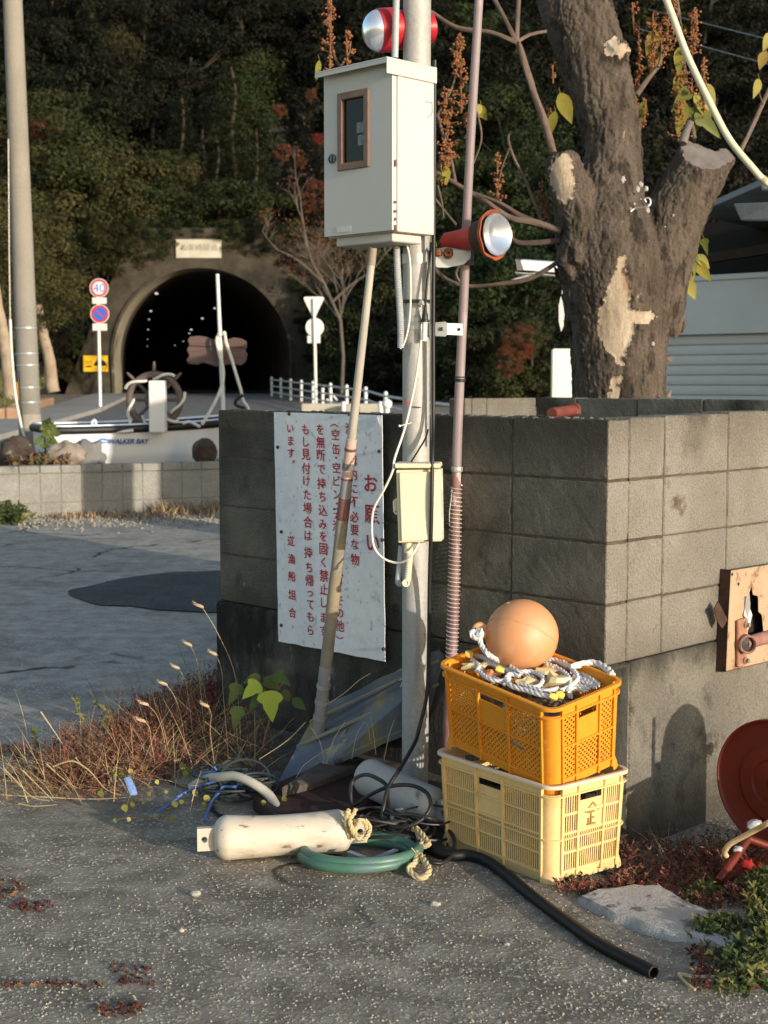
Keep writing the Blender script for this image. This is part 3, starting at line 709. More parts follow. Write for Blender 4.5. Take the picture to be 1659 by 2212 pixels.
q = MB(); p = P(*W5(380, 1385), 4.925); q.ball(p, .008, 8, (1.4, 1, 1)); q.cbox(p + Vector((.012, .0, -.004)), (.018, 0, 0), (0, .01, 0), (0, 0, .008)); q.build('strap_screw', GALV2, pp)
# thin black wires
def wire(name, pts, r, m, label, cat='cable', n=8, k=6):
    pp = cr(pts, k); q = MB(); q.tube(pp, r, n); return tag(q.build(name, m, smooth=.9, loc=pp[-1]), label, cat)
# the cream junction box
W13 = reg(1300, 1550, 3.686)
jx = thing('junction_box', 'cream plastic junction box fixed to the front of the steel pole', 'junction box', P(*W13(600, 1290), 4.93))
JY = 4.865
def jb(x, y, Y=JY): return P(*W13(x, y), Y)
tl, tr_, br_, bl = jb(318, 350), jb(888, 340), jb(905, 1270), jb(345, 1290)
back = Vector((.012, .075, 0))
def quadbox(q, a, b, c, d, ext): return q.prism([a, b, c, d], ext)
q = MB(); quadbox(q, tl, tr_, br_, bl, back); q.build('box_body', CRM, jx, bevel=.005, seg=2)
fr = Vector((0, -.014, 0))
q = MB(); quadbox(q, jb(360, 380), jb(850, 365), jb(858, 1240), jb(390, 1262), fr); q.build('lid', CRM, jx, bevel=.004, seg=2)
q = MB(); quadbox(q, jb(296, 262), jb(880, 262), jb(888, 322), jb(300, 322), Vector((.012, .1, 0))); q.prism([jb(296, 262), jb(880, 262), jb(888, 322), jb(300, 322)], (0, -.026, 0)); q.build('rain_lip', CRM, jx, bevel=.003)
q = MB(); q.prism([jb(330, 710, JY + .02), jb(290, 735, JY + .02), jb(276, 760, JY + .02), jb(280, 885, JY + .02), jb(300, 920, JY + .02), jb(335, 935, JY + .02)], (0, .008, 0)); q.build('fixing_lug', CRM, jx, bevel=.001)
q = MB(); p = jb(313, 886, JY + .0185); q.lathe(p, (0, 1, 0), [(0, .0022), (.002, .0022)], 10); q.build('lug_hole', BLK, jx)
for y0, y1 in ((430, 630), (950, 1150)):
    q = MB(); q.prism([jb(888, y0, JY + .015), jb(915, y0 + 12, JY + .015), jb(925, y1 - 8, JY + .015), jb(900, y1, JY + .015)], (0, .02, 0)); q.lathe(jb(912, y1 - 30, JY + .014), (0, -1, 0), [(0, .0035), (.003, .0035), (.0032, 0)], 8); q.build('hinge', CRM, jx, bevel=.001)
q = MB(); a = jb(475, 1290, JY + .03); q.lathe(a, (0, 0, -1), [(0, .013), (.02, .013), (.022, .016), (.034, .016), (.035, .01)], 14); q.build('gland', CRM, jx, smooth=.6)
corr('flexible_conduit', [jb(490, 1345, JY + .03), jb(488, 1500, JY + .03), jb(478, 1640, JY + .03), jb(465, 1780, JY + .035)], .0128, CRM, '', '', jx)
q = MB(); q.tube(cr([jb(385, 1330, JY + .07), jb(372, 1500, JY + .065), jb(350, 1700, JY + .06), jb(345, 1800, JY + .055), jb(375, 1825, JY + .05), jb(420, 1815, JY + .035), jb(440, 1808, JY + .02)], 6), .0105, 14); q.build('pvc_elbow', GREYC, jx, smooth=.8)
q = MB(); p = jb(443, 1806, JY + .018); q.lathe(p, (.2, -1, 0), [(0, .0135), (.006, .0135), (.006, .0085), (-.004, .008), (-.004, 0)], 16); q.build('elbow_mouth', CRM, jx, smooth=.5)
q = MB(); q.lathe(p + Vector((0, .001, 0)), (.2, -1, 0), [(0, .008), (.001, 0)], 12); q.build('elbow_hole', BLK, jx)
# white cable looping off the pole to the junction box
wire('white_cable', [P(*reg(900, 900, 2.212)(1270, 640), 4.915), P(*reg(900, 900, 2.212)(1225, 960), 4.92), P(*reg(900, 900, 2.212)(1150, 1300), 4.92), jb(300, 200, 4.86), jb(275, 360, 4.855), jb(165, 600, 4.87), jb(35, 840, 4.88), jb(5, 1060, 4.89), jb(30, 1330, 4.895), jb(140, 1480, 4.89), jb(300, 1545, 4.88), jb(420, 1530, 4.855), jb(520, 1450, 4.835), jb(590, 1340, 4.86), jb(615, 1280, 4.885)], .0042, WCAB, 'white cable looping off the pole past the sign into the junction box')
wire('grey_cable', wline(W5, [(165, 700), (215, 760), (250, 900), (262, 1100), (262, 1400), (240, 1640), (200, 1800), (155, 1870)], [4.93, 4.93, 4.935, 4.94, 4.94, 4.94, 4.945, 4.95]), .0036, WCAB, 'thin cream cable curving from the cabinet down the face of the steel pole')
wire('thin_lead', [P(*reg(850, 1350, 1.58)(1025, 240), 4.935), P(*reg(850, 1350, 1.58)(1010, 290), 4.93), P(*reg(850, 1350, 1.58)(975, 350), 4.93), P(*reg(850, 1350, 1.58)(930, 422), 4.93)], .003, BCAB, 'thin black lead slanting across the pole above the junction box')
# cable ties
R6b = reg(900, 900, 2.212)
q = MB(); p = P(*R6b(1130, 1300), 4.915); q.tube(cr([p + Vector((-.012, 0, -.004)), p, p + Vector((.03, .0, .008))], 4), .002, 6); q.ball(p + Vector((-.012, 0, -.003)), .005, 6); q.build('cable_tie', WCAB, sp)
q = MB(); p = P(*R6b(1225, 1160), 4.945); q.tube([p + Vector((-.02, 0, .002)), p + Vector((.02, 0, -.002))], .0016, 5); q.build('cable_tie', BCAB, sp)
q = MB()
for k in range(6):
    a = P(*R6b(1140 + 5 * k, 1110 + 9 * (k % 3) + 6 * k * .5), PY - .049); q.tube(cr([a, a + Vector((.006, -.0005, .004)), a + Vector((.012, .0, -.002))], 3), .0012, 5)
q.build('red_scribble', mat('red_marker', (.45, .08, .06)), sp)

# red lamp high behind the pole
def lampglass(q, o, ax, r, dome=.5):
    prof = [(0, r * .93), (.004, r)]
    for k in range(1, 9): a = pi / 2 * k / 8; prof.append((.004 + r * dome * sin(a), r * cos(a)))
    return q.lathe(o, ax, prof, 28)
CHROME = mat('lamp_chrome', (.9, .92, .95), rough=.22, metal=.75)
GLASS = mat('lamp_glass', (.9, .93, .96), rough=.03, trans=1, spec=.5)
REDP = mat('worn_red_paint', (.42, .035, .035), (.33, .03, .03), vs=9, rough=.55, spots=[((.52, .28, .27), 13, .62, .1), ((.62, .58, .55), 17, .7, .05)], bump=.08, bs=40)
REDM = mat('red_lamp_plastic', (.42, .02, .03), (.36, .015, .02), vs=6, rough=.35)
t = thing('signal_lamp', 'red and clear glass lamp fixed high behind the steel pole above the cabinet', 'lamp', P(848, 60, 5.06))
ax = Vector((-.95, -.32, -.12)).normalized(); cL = P(822, 66, 5.02)
q = MB(); lampglass(q, cL, ax, .07, .85); q.build('glass_dome', CHROME, t, smooth=.8)
q = MB(); q.lathe(cL, -ax, [(-.012, .072), (0, .074), (.05, .074), (.09, .06), (.19, .05), (.2, .03), (.2, 0)], 28); q.build('lamp_body', REDM, t, smooth=.6)
# red floodlight on its bracket, right of the pole
t = thing('flood_lamp', 'weathered red lamp with a round glass bulb on a bracket right of the steel pole', 'lamp', P(*W5(800, 870), 4.93))
a, b = P(*W5(650, 735), 4.99), P(*W5(1100, 690), 4.93); ax = (b - a).normalized(); ax = (ax + Vector((0, -.40, 0))).normalized(); a = P(*W5(640, 740), 5.0)
Lb = .165
q = MB(); q.lathe(a, ax, [(-.022, 0), (-.022, .012), (-.008, .013), (-.006, .024), (0, .03), (.05, .033), (.115, .043), (.135, .045), (.135, 0)], 24); q.build('lamp_housing', REDP, t, smooth=.6)
q = MB(); q.lathe(a, ax, [(.132, .04), (.134, .052), (.175, .064), (.192, .067), (.192, .04)], 28); q.build('lamp_collar', mat('blackened_rim', (.03, .022, .018), (.06, .03, .02), vs=20, rough=.8), t, smooth=.7)
q = MB(); n = 36; prof = [(.186, .064), (.192, .080), (.206, .084), (.208, .081), (.198, .07)]
o = len(q.v); e = ax.orthogonal().normalized(); bb = ax.cross(e)
for d, r in prof:
    for k in range(n): th = 2 * pi * k / n; rr = r * (1 + .05 * noise.noise(Vector((cos(th) * 2.5, sin(th) * 2.5, 4)))); q.v.append(a + ax * (d + .006 * noise.noise(Vector((cos(th) * 2, sin(th) * 2, 1)))) + (e * cos(th) + bb * sin(th)) * rr)
for i in range(len(prof) - 1):
    for k in range(n): l = (k + 1) % n; q.f.append([i * n + k, i * n + l, (i + 1) * n + l, (i + 1) * n + k]); q.m.append(0)
q.build('rusty_rim', mat('orange_rust', (.36, .09, .03), (.2, .06, .03), vs=40, rough=.85), t, smooth=.9)
q = MB(); lampglass(q, a + ax * .21, ax, .071, .6); gl = q.build('glass_bulb', GLASS, t, smooth=.8)
q = MB(); q.lathe(a + ax * .208, ax, [(-.03, 0), (-.026, .03), (-.01, .06), (.002, .07)], 28); q.build('reflector', CHROME, t, smooth=.8)
# brackets
q = MB()
p0, p1 = P(*W5(460, 870), 4.965), P(*W5(890, 880), 4.97)
q.prism([P(*W5(455, 820), 4.96), P(*W5(640, 800), 4.955), P(*W5(900, 830), 4.955), P(*W5(895, 920), 4.955), P(*W5(825, 985), 4.955), P(*W5(640, 1020), 4.955), P(*W5(540, 1015), 4.955), P(*W5(455, 930), 4.96)], (0, .006, 0))
q.build('bracket', GALV2, t, bevel=.0015)
q = MB(); p = P(*W5(660, 865), 4.95); q.lathe(p, (0, -1, 0), [(0, .018), (.006, .018), (.009, .013), (.022, .013), (.022, .006), (.012, 0)], 14); q.ball(P(*W5(560, 855), 4.95), .014, 8); q.build('bracket_bolt', RUST, t)
q = MB(); p = P(*W5(868, 950), 4.98); q.lathe(p - ZV * .012, ZV, [(0, .021), (.05, .022)], 16); q.build('rod_clamp', mat('dark_clamp', (.05, .05, .055), rough=.6, metal=.3), t)
q = MB(); q.prism([P(*W5(450, 1600), 4.96), P(*W5(630, 1585), 4.95), P(*W5(650, 1600), 4.95), P(*W5(815, 1605), 4.96), P(*W5(815, 1735), 4.96), P(*W5(650, 1725), 4.95), P(*W5(630, 1745), 4.95), P(*W5(450, 1735), 4.96)], (0, .006, 0))
br2 = q.build('bracket', GALV2, sp, bevel=.0015)
q = MB(); q.cbox(P(*W5(583, 1663), 4.9495), (.012, 0, 0), (0, .002, 0), (0, 0, .012)); q.lathe(P(*W5(775, 1668), 4.957), (0, -1, 0), [(0, .006), (.004, .006), (.0042, 0)], 8); q.build('bracket_hole', BLK, br2)

# ------------------------------------------------------------------ faded pink rod with a wound coil on its lower part
PINK = mat('faded_pink_rod', (.27, .225, .23), (.22, .165, .17), vs=6, rough=.55, spots=[((.40, .36, .355), 8, .55, .14), ((.16, .08, .08), 13, .66, .08)], stretch=(1, 1, .3), bump=.05)
PINKD = mat('dark_red_rod', (.17, .08, .075), (.26, .15, .14), vs=18, rough=.6, spots=[((.5, .42, .4), 22, .58, .1)], stretch=(1, 1, .4))
RY = 5.0
rt = thing('pink_rod', 'faded pink rod standing beside the steel pole with wire wound round its lower half', 'rod', P(972, 1420, 5.0))
rp = [(1036, -20, 4.97), (1018, 280, 4.97), (1008, 480, 4.985), (1003, 620, 4.99), (997, 740, 4.99), (990, 900, 4.985), (986, 1020, 4.985)]
pts = [P(*a) for a in rp]
q = MB(); q.tube(cr(pts, 8), [lerp(.0145, .0170, i / 48) for i in range(49)], 16); q.build('rod', PINK, rt, smooth=.8)
low = [P(986, 1015, 4.985), P(984, 1120, 4.985), P(981, 1250, 4.985), P(978, 1360, 4.985), P(974, 1450, 4.985), P(966, 1620, 4.985)]
lp_ = cr(low, 10); q = MB(); q.tube(lp_, [.016 + .003 * min(1, i / 25) for i in range(len(lp_))], 16); q.build('lower_rod', PINKD, rt, smooth=.8)
q = MB(); lpp = resample(lp_[4:40], .00125); rw = random.Random(5)
hel = []
for i, p in enumerate(lpp):
    a = i * 2 * pi / 12; r = .0195 + .002 * min(1, i / 80) + .0008 * noise.noise(Vector((i * .05, 0, 0)))
    hel.append(p + Vector((cos(a), sin(a), 0)) * r)
q.tube(hel, .0024, 5); q.build('wire_coil', mat('pale_coil_wire', (.66, .64, .60), (.5, .45, .42), vs=14, rough=.35, metal=.35), rt, smooth=.9)
q = MB(); p = P(987, 1013, 4.985); q.lathe(p - ZV * .01, ZV, [(0, .0195), (.003, .021), (.015, .021), (.018, .0195)], 18); q.build('clamp_ring', GALV2, rt, smooth=.7)
q = MB(); q.lathe(P(994, 822, 4.99) - ZV * .006, ZV, [(0, .0195), (.012, .0195)], 16); q.lathe(P(994, 822, 4.99) + ZV * .009, ZV, [(0, .0192), (.005, .0192)], 16); q.build('tape_band', BLK, rt)
q = MB(); q.tube(cr([jb(1038, 600, 4.975), jb(1030, 720, 4.972), jb(1006, 900, 4.972), jb(1006, 1060, 4.98)], 5), .0012, 5); q.build('loose_wire', WCAB, rt)
wire('wall_wire', [P(986, 1020, 5.0), P(970, 1023, 5.03), P(950, 1020, 5.04), P(938, 1018, 5.03)], .0016, BCAB, 'short black wire between the pink rod and the junction box')

# ------------------------------------------------------------------ leaning pole patched with tape
lt = thing('leaning_pole', 'long tape-patched pole leaning across the notice sign', 'pole', P(684, 1620, 5.3))
LPA, LPB = P(806, 535, 4.90), P(683, 1625, 5.30)
def lpt(v):
    t = (v - 535) / (1625 - 535)
    # straight line in space, found by the picture height
    lo, hi = 0, 1
    for _ in range(40):
        m_ = (lo + hi) / 2; pt = LPA.lerp(LPB, m_); vv = 1106 - ((pt - Vector((0, 0, EYE))).dot(UPV)) / ((pt - Vector((0, 0, EYE))).dot(FWD)) * F
        if vv < v: lo = m_
        else: hi = m_
    return LPA.lerp(LPB, lo)
BONE = mat('bleached_pole', (.36, .335, .285), (.46, .43, .375), vs=5, rough=.6, spots=[((.25, .2, .14), 12, .67, .08)], bump=.1, bs=60, stretch=(1, 1, .3))
PKT = mat('pink_tape', (.56, .42, .36), (.5, .36, .3), vs=10, rough=.55)
MAR = mat('dark_red_tape', (.13, .055, .05), (.19, .09, .08), vs=12, rough=.6)
GTAP = mat('grey_brown_tape', (.20, .18, .14), (.28, .25, .20), vs=9, rough=.7, spots=[((.4, .34, .25), 10, .62, .08)], bump=.15, bs=60)
GTAP2 = mat('grey_tape', (.24, .24, .24), (.31, .31, .31), vs=10, rough=.6, bump=.1)
def seg(name, v0, v1, r0, r1, m, ring=0):
    a, b = lpt(v0), lpt(v1); q = MB(); n = max(2, int((v1 - v0) / 12)); pts = [a.lerp(b, i / n) for i in range(n + 1)]
    q.tube(pts, [lerp(r0, r1, i / n) * (1 + ring * noise.noise(Vector((i * .9, v0, 0)))) for i in range(n + 1)], 14); return q.build(name, m, lt, smooth=.8)
seg('pole_section', 535, 955, .0125, .0158, BONE, .03)
seg('pole_tip', 528, 572, .0140, .0140, mat('rusty_tip', (.2, .15, .1), (.35, .3, .24), vs=15, rough=.7))
seg('pink_tape', 948, 1042, .0195, .0205, PKT, .03)
seg('tape_band', 968, 974, .0212, .0212, MAR); seg('tape_band', 1000, 1014, .0215, .0222, mat('ragged_tape', (.07, .065, .06), (.22, .2, .17), vs=30, rough=.7), .1); seg('tape_band', 1032, 1037, .0215, .0215, MAR)
seg('pole_section', 1038, 1080, .0205, .021, GTAP2); seg('red_tape', 1075, 1122, .0222, .0225, MAR, .02)
seg('taped_section', 1118, 1480, .0215, .0232, GTAP, .03); seg('tape_band', 1240, 1330, .0236, .0238, mat('ochre_tape', (.33, .27, .18), (.25, .21, .15), vs=8, rough=.7), .03)
seg('pole_section', 1440, 1640, .0240, .0225, GTAP2, .02)
for v in (1478, 1512, 1545): seg('clamp_ring', v, v + 8, .0265, .0265, GALV2)

# ------------------------------------------------------------------ black cable down the pole to the heap on the ground
R6 = reg(1050, 2600, 2.765)
def r6(x, y, Y): return P(*R6(x, y), Y)
bc = [P(939, 130, 4.915), P(938, 330, 4.915), P(937, 520, 4.92), P(936, 700, 4.925), P(936, 900, 4.92), P(934, 1000, 4.845), P(931, 1150, 4.845), P(928, 1250, 4.90), P(926, 1400, 4.92), P(922, 1500, 4.91), P(905, 1575, 4.88),
      r6(1110, 0, 4.85), r6(980, 230, 4.62), r6(860, 420, 4.55), r6(815, 590, 4.51), r6(800, 720, 4.49), r6(880, 805, 4.45), r6(1040, 810, 4.42), r6(1190, 730, 4.43), r6(1265, 610, 4.45), r6(1230, 490, 4.49), r6(1110, 420, 4.53), r6(960, 408, 4.55), r6(800, 445, 4.57), r6(650, 520, 4.59), r6(520, 600, 4.61), r6(490, 480, 4.63), r6(520, 360, 4.65), r6(630, 308, 4.63), r6(740, 340, 4.61), r6(840, 420, 4.57),
      r6(850, 560, 4.53), r6(900, 680, 4.47), r6(1060, 690, 4.45), r6(1260, 730, 4.43), r6(1400, 800, 4.50), r6(1490, 930, 4.42), r6(1480, 1070, 4.33), r6(1390, 1155, 4.28), r6(1270, 1155, 4.27), r6(1170, 1080, 4.32), r6(1120, 980, 4.36), r6(1200, 930, 4.40), r6(1150, 840, 4.46), r6(1000, 800, 4.50), r6(760, 860, 4.48)]
bc = [Vector((p.x, p.y, max(p.z, .012))) for p in bc]
pp = cr(bc, 8); q = MB(); q.tube(pp, .0068, 8)
tag(q.build('black_cable', BCAB, smooth=.9, loc=pp[-1]), 'black electric cable running down the steel pole into loops on the ground', 'cable')
# tangle of thinner black cords under it
w = random.Random(11); q = MB()
for k in range(9):
    c = r6(w.uniform(720, 1150), w.uniform(720, 900), 4.5); c.z = .03 + .02 * k * .4; rr = w.uniform(.05, .11); ph = w.uniform(0, 6); pts = []
    for i in range(14):
        a = ph + i * .5; pts.append(c + Vector((rr * 1.2 * cos(a), rr * .7 * sin(a), .015 * sin(a * 1.7 + k))))
    for p in pts: p.z = max(p.z, .01)
    q.tube(cr(pts, 4), w.choice([.003, .004, .005]), 6)
for (x0, y0, x1, y1) in ((660, 870, 1060, 800), (700, 720, 860, 680), (600, 690, 760, 740), (660, 960, 1040, 830)):
    a, b = r6(x0, y0, 4.46), r6(x1, y1, 4.5); a.z = max(a.z, .03); b.z = max(b.z, .03); q.tube(cr([a, a.lerp(b, .5) - ZV * .015, b], 6), .003, 6)
tag(q.build('cord_tangle', BCAB, smooth=.9, loc=r6(900, 850, 4.5)), 'tangle of thin black cords lying between the two fenders', 'cord')
# thick black hose running to the right foreground
hp = [G(*p, .018) for p in ((905, 1815), (940, 1838), (970, 1848), (1010, 1847), (1051, 1860), (1093, 1889), (1130, 1920), (1170, 1951), (1230, 1995), (1300, 2043), (1412, 2101))]
q = MB(); q.tube(cr(hp, 7), .0175, 16, cap=False); q.tube(cr(hp[-2:], 3), .0135, 14, cap=False)
d = (hp[-1] - hp[-2]).normalized(); q.lathe(hp[-1] - d * .05, d, [(0, .013), (.001, 0)], 12); q.lathe(hp[-1], d, [(0, .0175), (.001, .0135)], 16, cap=False)
tag(q.build('black_hose', mat('black_pipe', (.006, .006, .006), (.011, .011, .010), vs=10, rough=.5, spec=.25, bump=.05), smooth=.8, loc=hp[-1]), 'thick black hose snaking from the crates toward the lower right', 'hose')
# ------------------------------------------------------------------ crates
def crate(name, label, o, e1, e2, L, W, H, style, m, taper=.012, U=ZV):
    e1, e2 = Vector(e1).normalized(), Vector(e2).normalized()
    t = thing(name, label, 'crate', o + e1 * L / 2 + e2 * W / 2)
    RC = .038; TH = .003; sides = []
    # four side panels: origin at left seen from outside, width dir, outward normal
    c = o
    sides = [(c + e1 * L, -e1, -e2, L), (c, e2, -e1, W), (c + e2 * W, e1, e2, L), (c + e1 * L + e2 * W, -e2, e1, W)]
    def inset(z): return taper * (1 - z / H)
    q = MB()
    def pt(sd, s, z, n=0):
        so, sdv, sn, sw = sd; i = inset(z)
        f = (s - sw / 2) / (sw / 2) * i
        return so + sdv * (s - f) + sn * (n - i) + U * z
    def panel(sd, s0, s1, z0, z1, n0=-TH, n1=0):
        vs = [pt(sd, s, z, n) for n in (n0, n1) for s, z in ((s0, z0), (s1, z0), (s1, z1), (s0, z1))]
        q.add(vs, [(3, 2, 1, 0), (4, 5, 6, 7), (0, 1, 5, 4), (1, 2, 6, 5), (2, 3, 7, 6), (3, 0, 4, 7)])
    def strip(sd, a, b, w, n0, n1):       # bar between (s,z) points, in the panel plane
        d = Vector((b[0] - a[0], b[1] - a[1])); d.normalize(); nx, ny = -d.y * w / 2, d.x * w / 2
        cs = ((a[0] - nx, a[1] - ny), (b[0] - nx, b[1] - ny), (b[0] + nx, b[1] + ny), (a[0] + nx, a[1] + ny))
        vs = [pt(sd, s, z, n) for n in (n0, n1) for s, z in cs]
        q.add(vs, [(3, 2, 1, 0), (4, 5, 6, 7), (0, 1, 5, 4), (1, 2, 6, 5), (2, 3, 7, 6), (3, 0, 4, 7)])
    def diamonds(sd, s0, s1, z0, z1, p=.0176, w=.0056):
        for sg in (1, -1):
            k = 0; span = (s1 - s0) + (z1 - z0); nb = int(span / p)
            for i in range(nb + 1):
                # line s*sg... : s = s0 + i*p' + sg*(z - z0) shifted
                b0 = (s0 - (z1 - z0) if sg > 0 else s0) + i * p
                # points on the line inside the rectangle
                za, zb = z0, z1
                if sg > 0:
                    za = max(za, z0 + (s0 - b0)); zb = min(zb, z0 + (s1 - b0)); A = (b0 + (za - z0), za); B = (b0 + (zb - z0), zb)
                else:
                    za = max(za, z0 + (b0 - s1)); zb = min(zb, z0 + (b0 - s0)); A = (b0 - (za - z0), za); B = (b0 - (zb - z0), zb)
                if zb - za > .004: strip(sd, A, B, w, -.0026 + (.0004 if sg > 0 else 0), -.0004 if sg > 0 else -.0008)
    def slits(sd, s0, s1, z0, z1, p=.0094, w=.0047):
        n_ = max(2, round((s1 - s0) / p))
        for i in range(n_ + 1):
            s = s0 + (s1 - s0) * i / n_; panel(sd, s - w / 2, s + w / 2, z0, z1, -.0035, -.0008)
    zb, zr = (.042, H - .036) if style == 'diamond' else (.034, H - .036)
    for si, sd in enumerate(sides):
        sw = sd[3]; a0, a1 = RC + .004, sw - RC - .004; rw = .0075
        longside = sw > .4
        if longside: d1, d2 = a0 + (a1 - a0) * (.335 if style == 'diamond' else .345), a0 + (a1 - a0) * (.655 if style == 'diamond' else .62)
        else: d1, d2 = a0 + (a1 - a0) * .27, a0 + (a1 - a0) * .72
        cols = [a0, d1, d2, a1]
        for s in cols: panel(sd, s - rw / 2, s + rw / 2, .012, H - .004, -.004, .0065)
        panel(sd, a0, a1, .012 if False else (.0 if style != 'diamond' else .012), zb)            # lower band
        panel(sd, a0, a1, zr, H - .002)                    # band under the rim
        if style == 'diamond':
            zm = zb + (zr - zb) * .5
            panel(sd, a0, a1, zm - .003, zm + .003, -.004, .006); panel(sd, a0, a1, zb - .004, zb + .002, -.004, .006)
            for ci in range(3):
                s0, s1 = cols[ci] + rw / 2, cols[ci + 1] - rw / 2
                diamonds(sd, s0, s1, zb, zm - .003)
                if ci == 1:
                    hh = .028; panel(sd, s0, s1, zm + .003, zr - hh)
                    if not longside: panel(sd, s0, s0 + .008, zr - hh, zr); panel(sd, s1 - .008, s1, zr - hh, zr)
                else: diamonds(sd, s0, s1, zm + .003, zr)
        else:
            rows = [zb + (zr - zb) * k / 4 for k in range(5)]
            for zz in rows[:4]:
                if longside: panel(sd, a0, a1, zz - .003, zz + .003, -.004, .006)
                else: panel(sd, a0, a1, zz - .004, zz + .004, -.004, .0035)
            for ci in range(3):
                s0, s1 = cols[ci] + rw / 2, cols[ci + 1] - rw / 2
                for r in range(4):
                    z0, z1 = rows[r] + .003, rows[r + 1] - .003
                    if ci == 1 and r >= 2:
                        if r == 2: hh = .026; panel(sd, s0, s1, rows[2] + .003, zr - hh); panel(sd, s0, s0 + .006, zr - hh, zr); panel(sd, s1 - .006, s1, zr - hh, zr)
                    else: slits(sd, s0, s1, z0, z1)
    # rounded corner posts
    cn = [(c, 0), (c + e2 * W, 1), (c + e1 * L + e2 * W, 2), (c + e1 * L, 3)]
    cx = [(e1, e2), (-e2, e1), (-e1, -e2), (e2, -e1)]
    for (cp, _), (ea, eb) in zip(cn, cx):
        n = 8
        for z0, z1, ra, rb in ((.012, H - .03, 0, 0), (.0, .013, .010, .008), (.013, .034, .008, 0)):
            vs = []
            for z, ex in ((z0, ra), (z1, rb)):
                i = inset(z)
                for rr in (0, TH):
                    for k in range(n + 1):
                        a = pi / 2 * k / n; r = RC - rr + ex
                        vs.append(cp + (ea + eb) * (RC + i) - ea * r * cos(a) - eb * r * sin(a) + U * z)
            m1 = n + 1; fs = []
            for k in range(n):
                fs += [(k, k + 1, 2 * m1 + k + 1, 2 * m1 + k), (m1 + k, 3 * m1 + k, 3 * m1 + k + 1, m1 + k + 1), (2 * m1 + k, 2 * m1 + k + 1, 3 * m1 + k + 1, 3 * m1 + k), (k, m1 + k, m1 + k + 1, k + 1)]
            fs += [(0, 2 * m1, 3 * m1, m1), (n, m1 + n, 3 * m1 + n, 2 * m1 + n)]
            if ea.cross(eb).z < 0: fs = [tuple(reversed(f)) for f in fs]
            q.add(vs, fs)
    body = q.build('basket_wall', m, t, smooth=.5)
    def loop(z, r_out, wv, h, name):       # a rounded rectangular rail
        q2 = MB(); pts = []
        for (cp, _), (ea, eb) in zip(cn, cx):
            for k in range(9):
                a = pi / 2 * k / 8; i = inset(z)
                pts.append((cp + (ea + eb) * (RC + i), -ea * sin(a) - eb * cos(a)))
        M_ = len(pts); vs = []
        for dz, rr in ((0, RC + r_out - wv), (0, RC + r_out), (h * .75, RC + r_out), (h, RC + r_out - .002), (h, RC + r_out - wv)):
            for cc, d in pts: vs.append(cc + d * rr + U * (z + dz))
        fs = []
        for j in range(5):
            for k in range(M_): l = (k + 1) % M_; jn = (j + 1) % 5; fs.append((j * M_ + k, j * M_ + l, jn * M_ + l, jn * M_ + k))
        # winding
        a_, b_, c_ = vs[fs[M_][0]], vs[fs[M_][1]], vs[fs[M_][2]]
        if (b_ - a_).cross(c_ - b_).dot(pts[0][1]) < 0: fs = [tuple(reversed(f)) for f in fs]
        q2.add(vs, fs); return q2.build(name, m if name != 'rim' or style == 'diamond' else MATS.get('crate_rim_pale', m), t, smooth=.5)
    loop(H - .010, .010, .014, .010, 'rim'); loop(H - .038, .0075, .008, .005, 'rail')
    if style != 'diamond': loop(H * .44, .0075, .008, .004, 'rail')
    q = MB(); q.box(o + e1 * .03 + e2 * .03 + U * .014, e1 * (L - .06), e2 * (W - .06), U * .004); q.build('basket_floor', m, t)
    return t
ORG = mat('orange_crate_plastic', (.70, .25, .014), (.74, .29, .02), vs=3, rough=.52, bump=.06, bs=60, grain=.08, gs=90, spots=[((.52, .18, .02), 7, .58, .16), ((.76, .42, .12), 40, .65, .06), ((.30, .13, .03), 18, .70, .05)])
YLW = mat('yellow_crate_plastic', (.72, .48, .19), (.76, .545, .25), vs=3, rough=.58, bump=.06, bs=60, grain=.08, gs=90, spots=[((.60, .41, .16), 6, .55, .16), ((.42, .30, .15), 20, .68, .06), ((.80, .66, .42), 42, .66, .06)])
mat('crate_rim_pale', (.70, .54, .36), (.74, .59, .42), vs=4, rough=.6)
CA = Vector((.494, 4.09, 0)); CE1 = Vector((-.612, .791, 0)); CE2 = Vector((.791, .612, 0))
yc = crate('yellow_crate', 'pale yellow slatted plastic crate on the ground under the orange crate', CA, CE1, CE2, .535, .335, .305, 'slit', YLW)
# the mark on its right-hand end
q = MB(); e2 = CE2.normalized(); n_ = -CE1.normalized()
R5b = reg(1500, 2600, 2.212)
def onC(u, v, off=.0016): return hit(u, v, CA + n_ * (off - .004), n_)
for (x0, y0, x1, y1) in ((1272, 458, 1212, 540), (1272, 458, 1318, 512), (1230, 538, 1285, 525), (1258, 532, 1258, 626), (1258, 578, 1282, 572), (1238, 580, 1240, 630), (1225, 633, 1292, 618)):
    q.bar(onC(*R5b(x0, y0)), onC(*R5b(x1, y1)), .0055, n_, .002)
q.build('crate_mark', mat('brown_mark', (.30, .17, .05)), yc)
ang = radians(1.5); rot = Matrix.Rotation(ang, 3, 'Z')
OA = CA + CE1 * .018 + CE2 * .022 + ZV * .264
OE1 = (rot @ CE1.normalized() + ZV * .125).normalized(); OE2 = rot @ CE2.normalized() + ZV * .165; OE2 = (OE2 - OE1 * OE2.dot(OE1)).normalized(); OU = OE2.cross(OE1).normalized()
oc = crate('orange_crate', 'bright orange lattice plastic crate stacked on the yellow crate', OA, OE1, OE2, .500, .308, .285, 'diamond', ORG, taper=.008, U=OU)
def oct_(a, b, z): return OA + OE1 * a + OE2 * b + OU * z
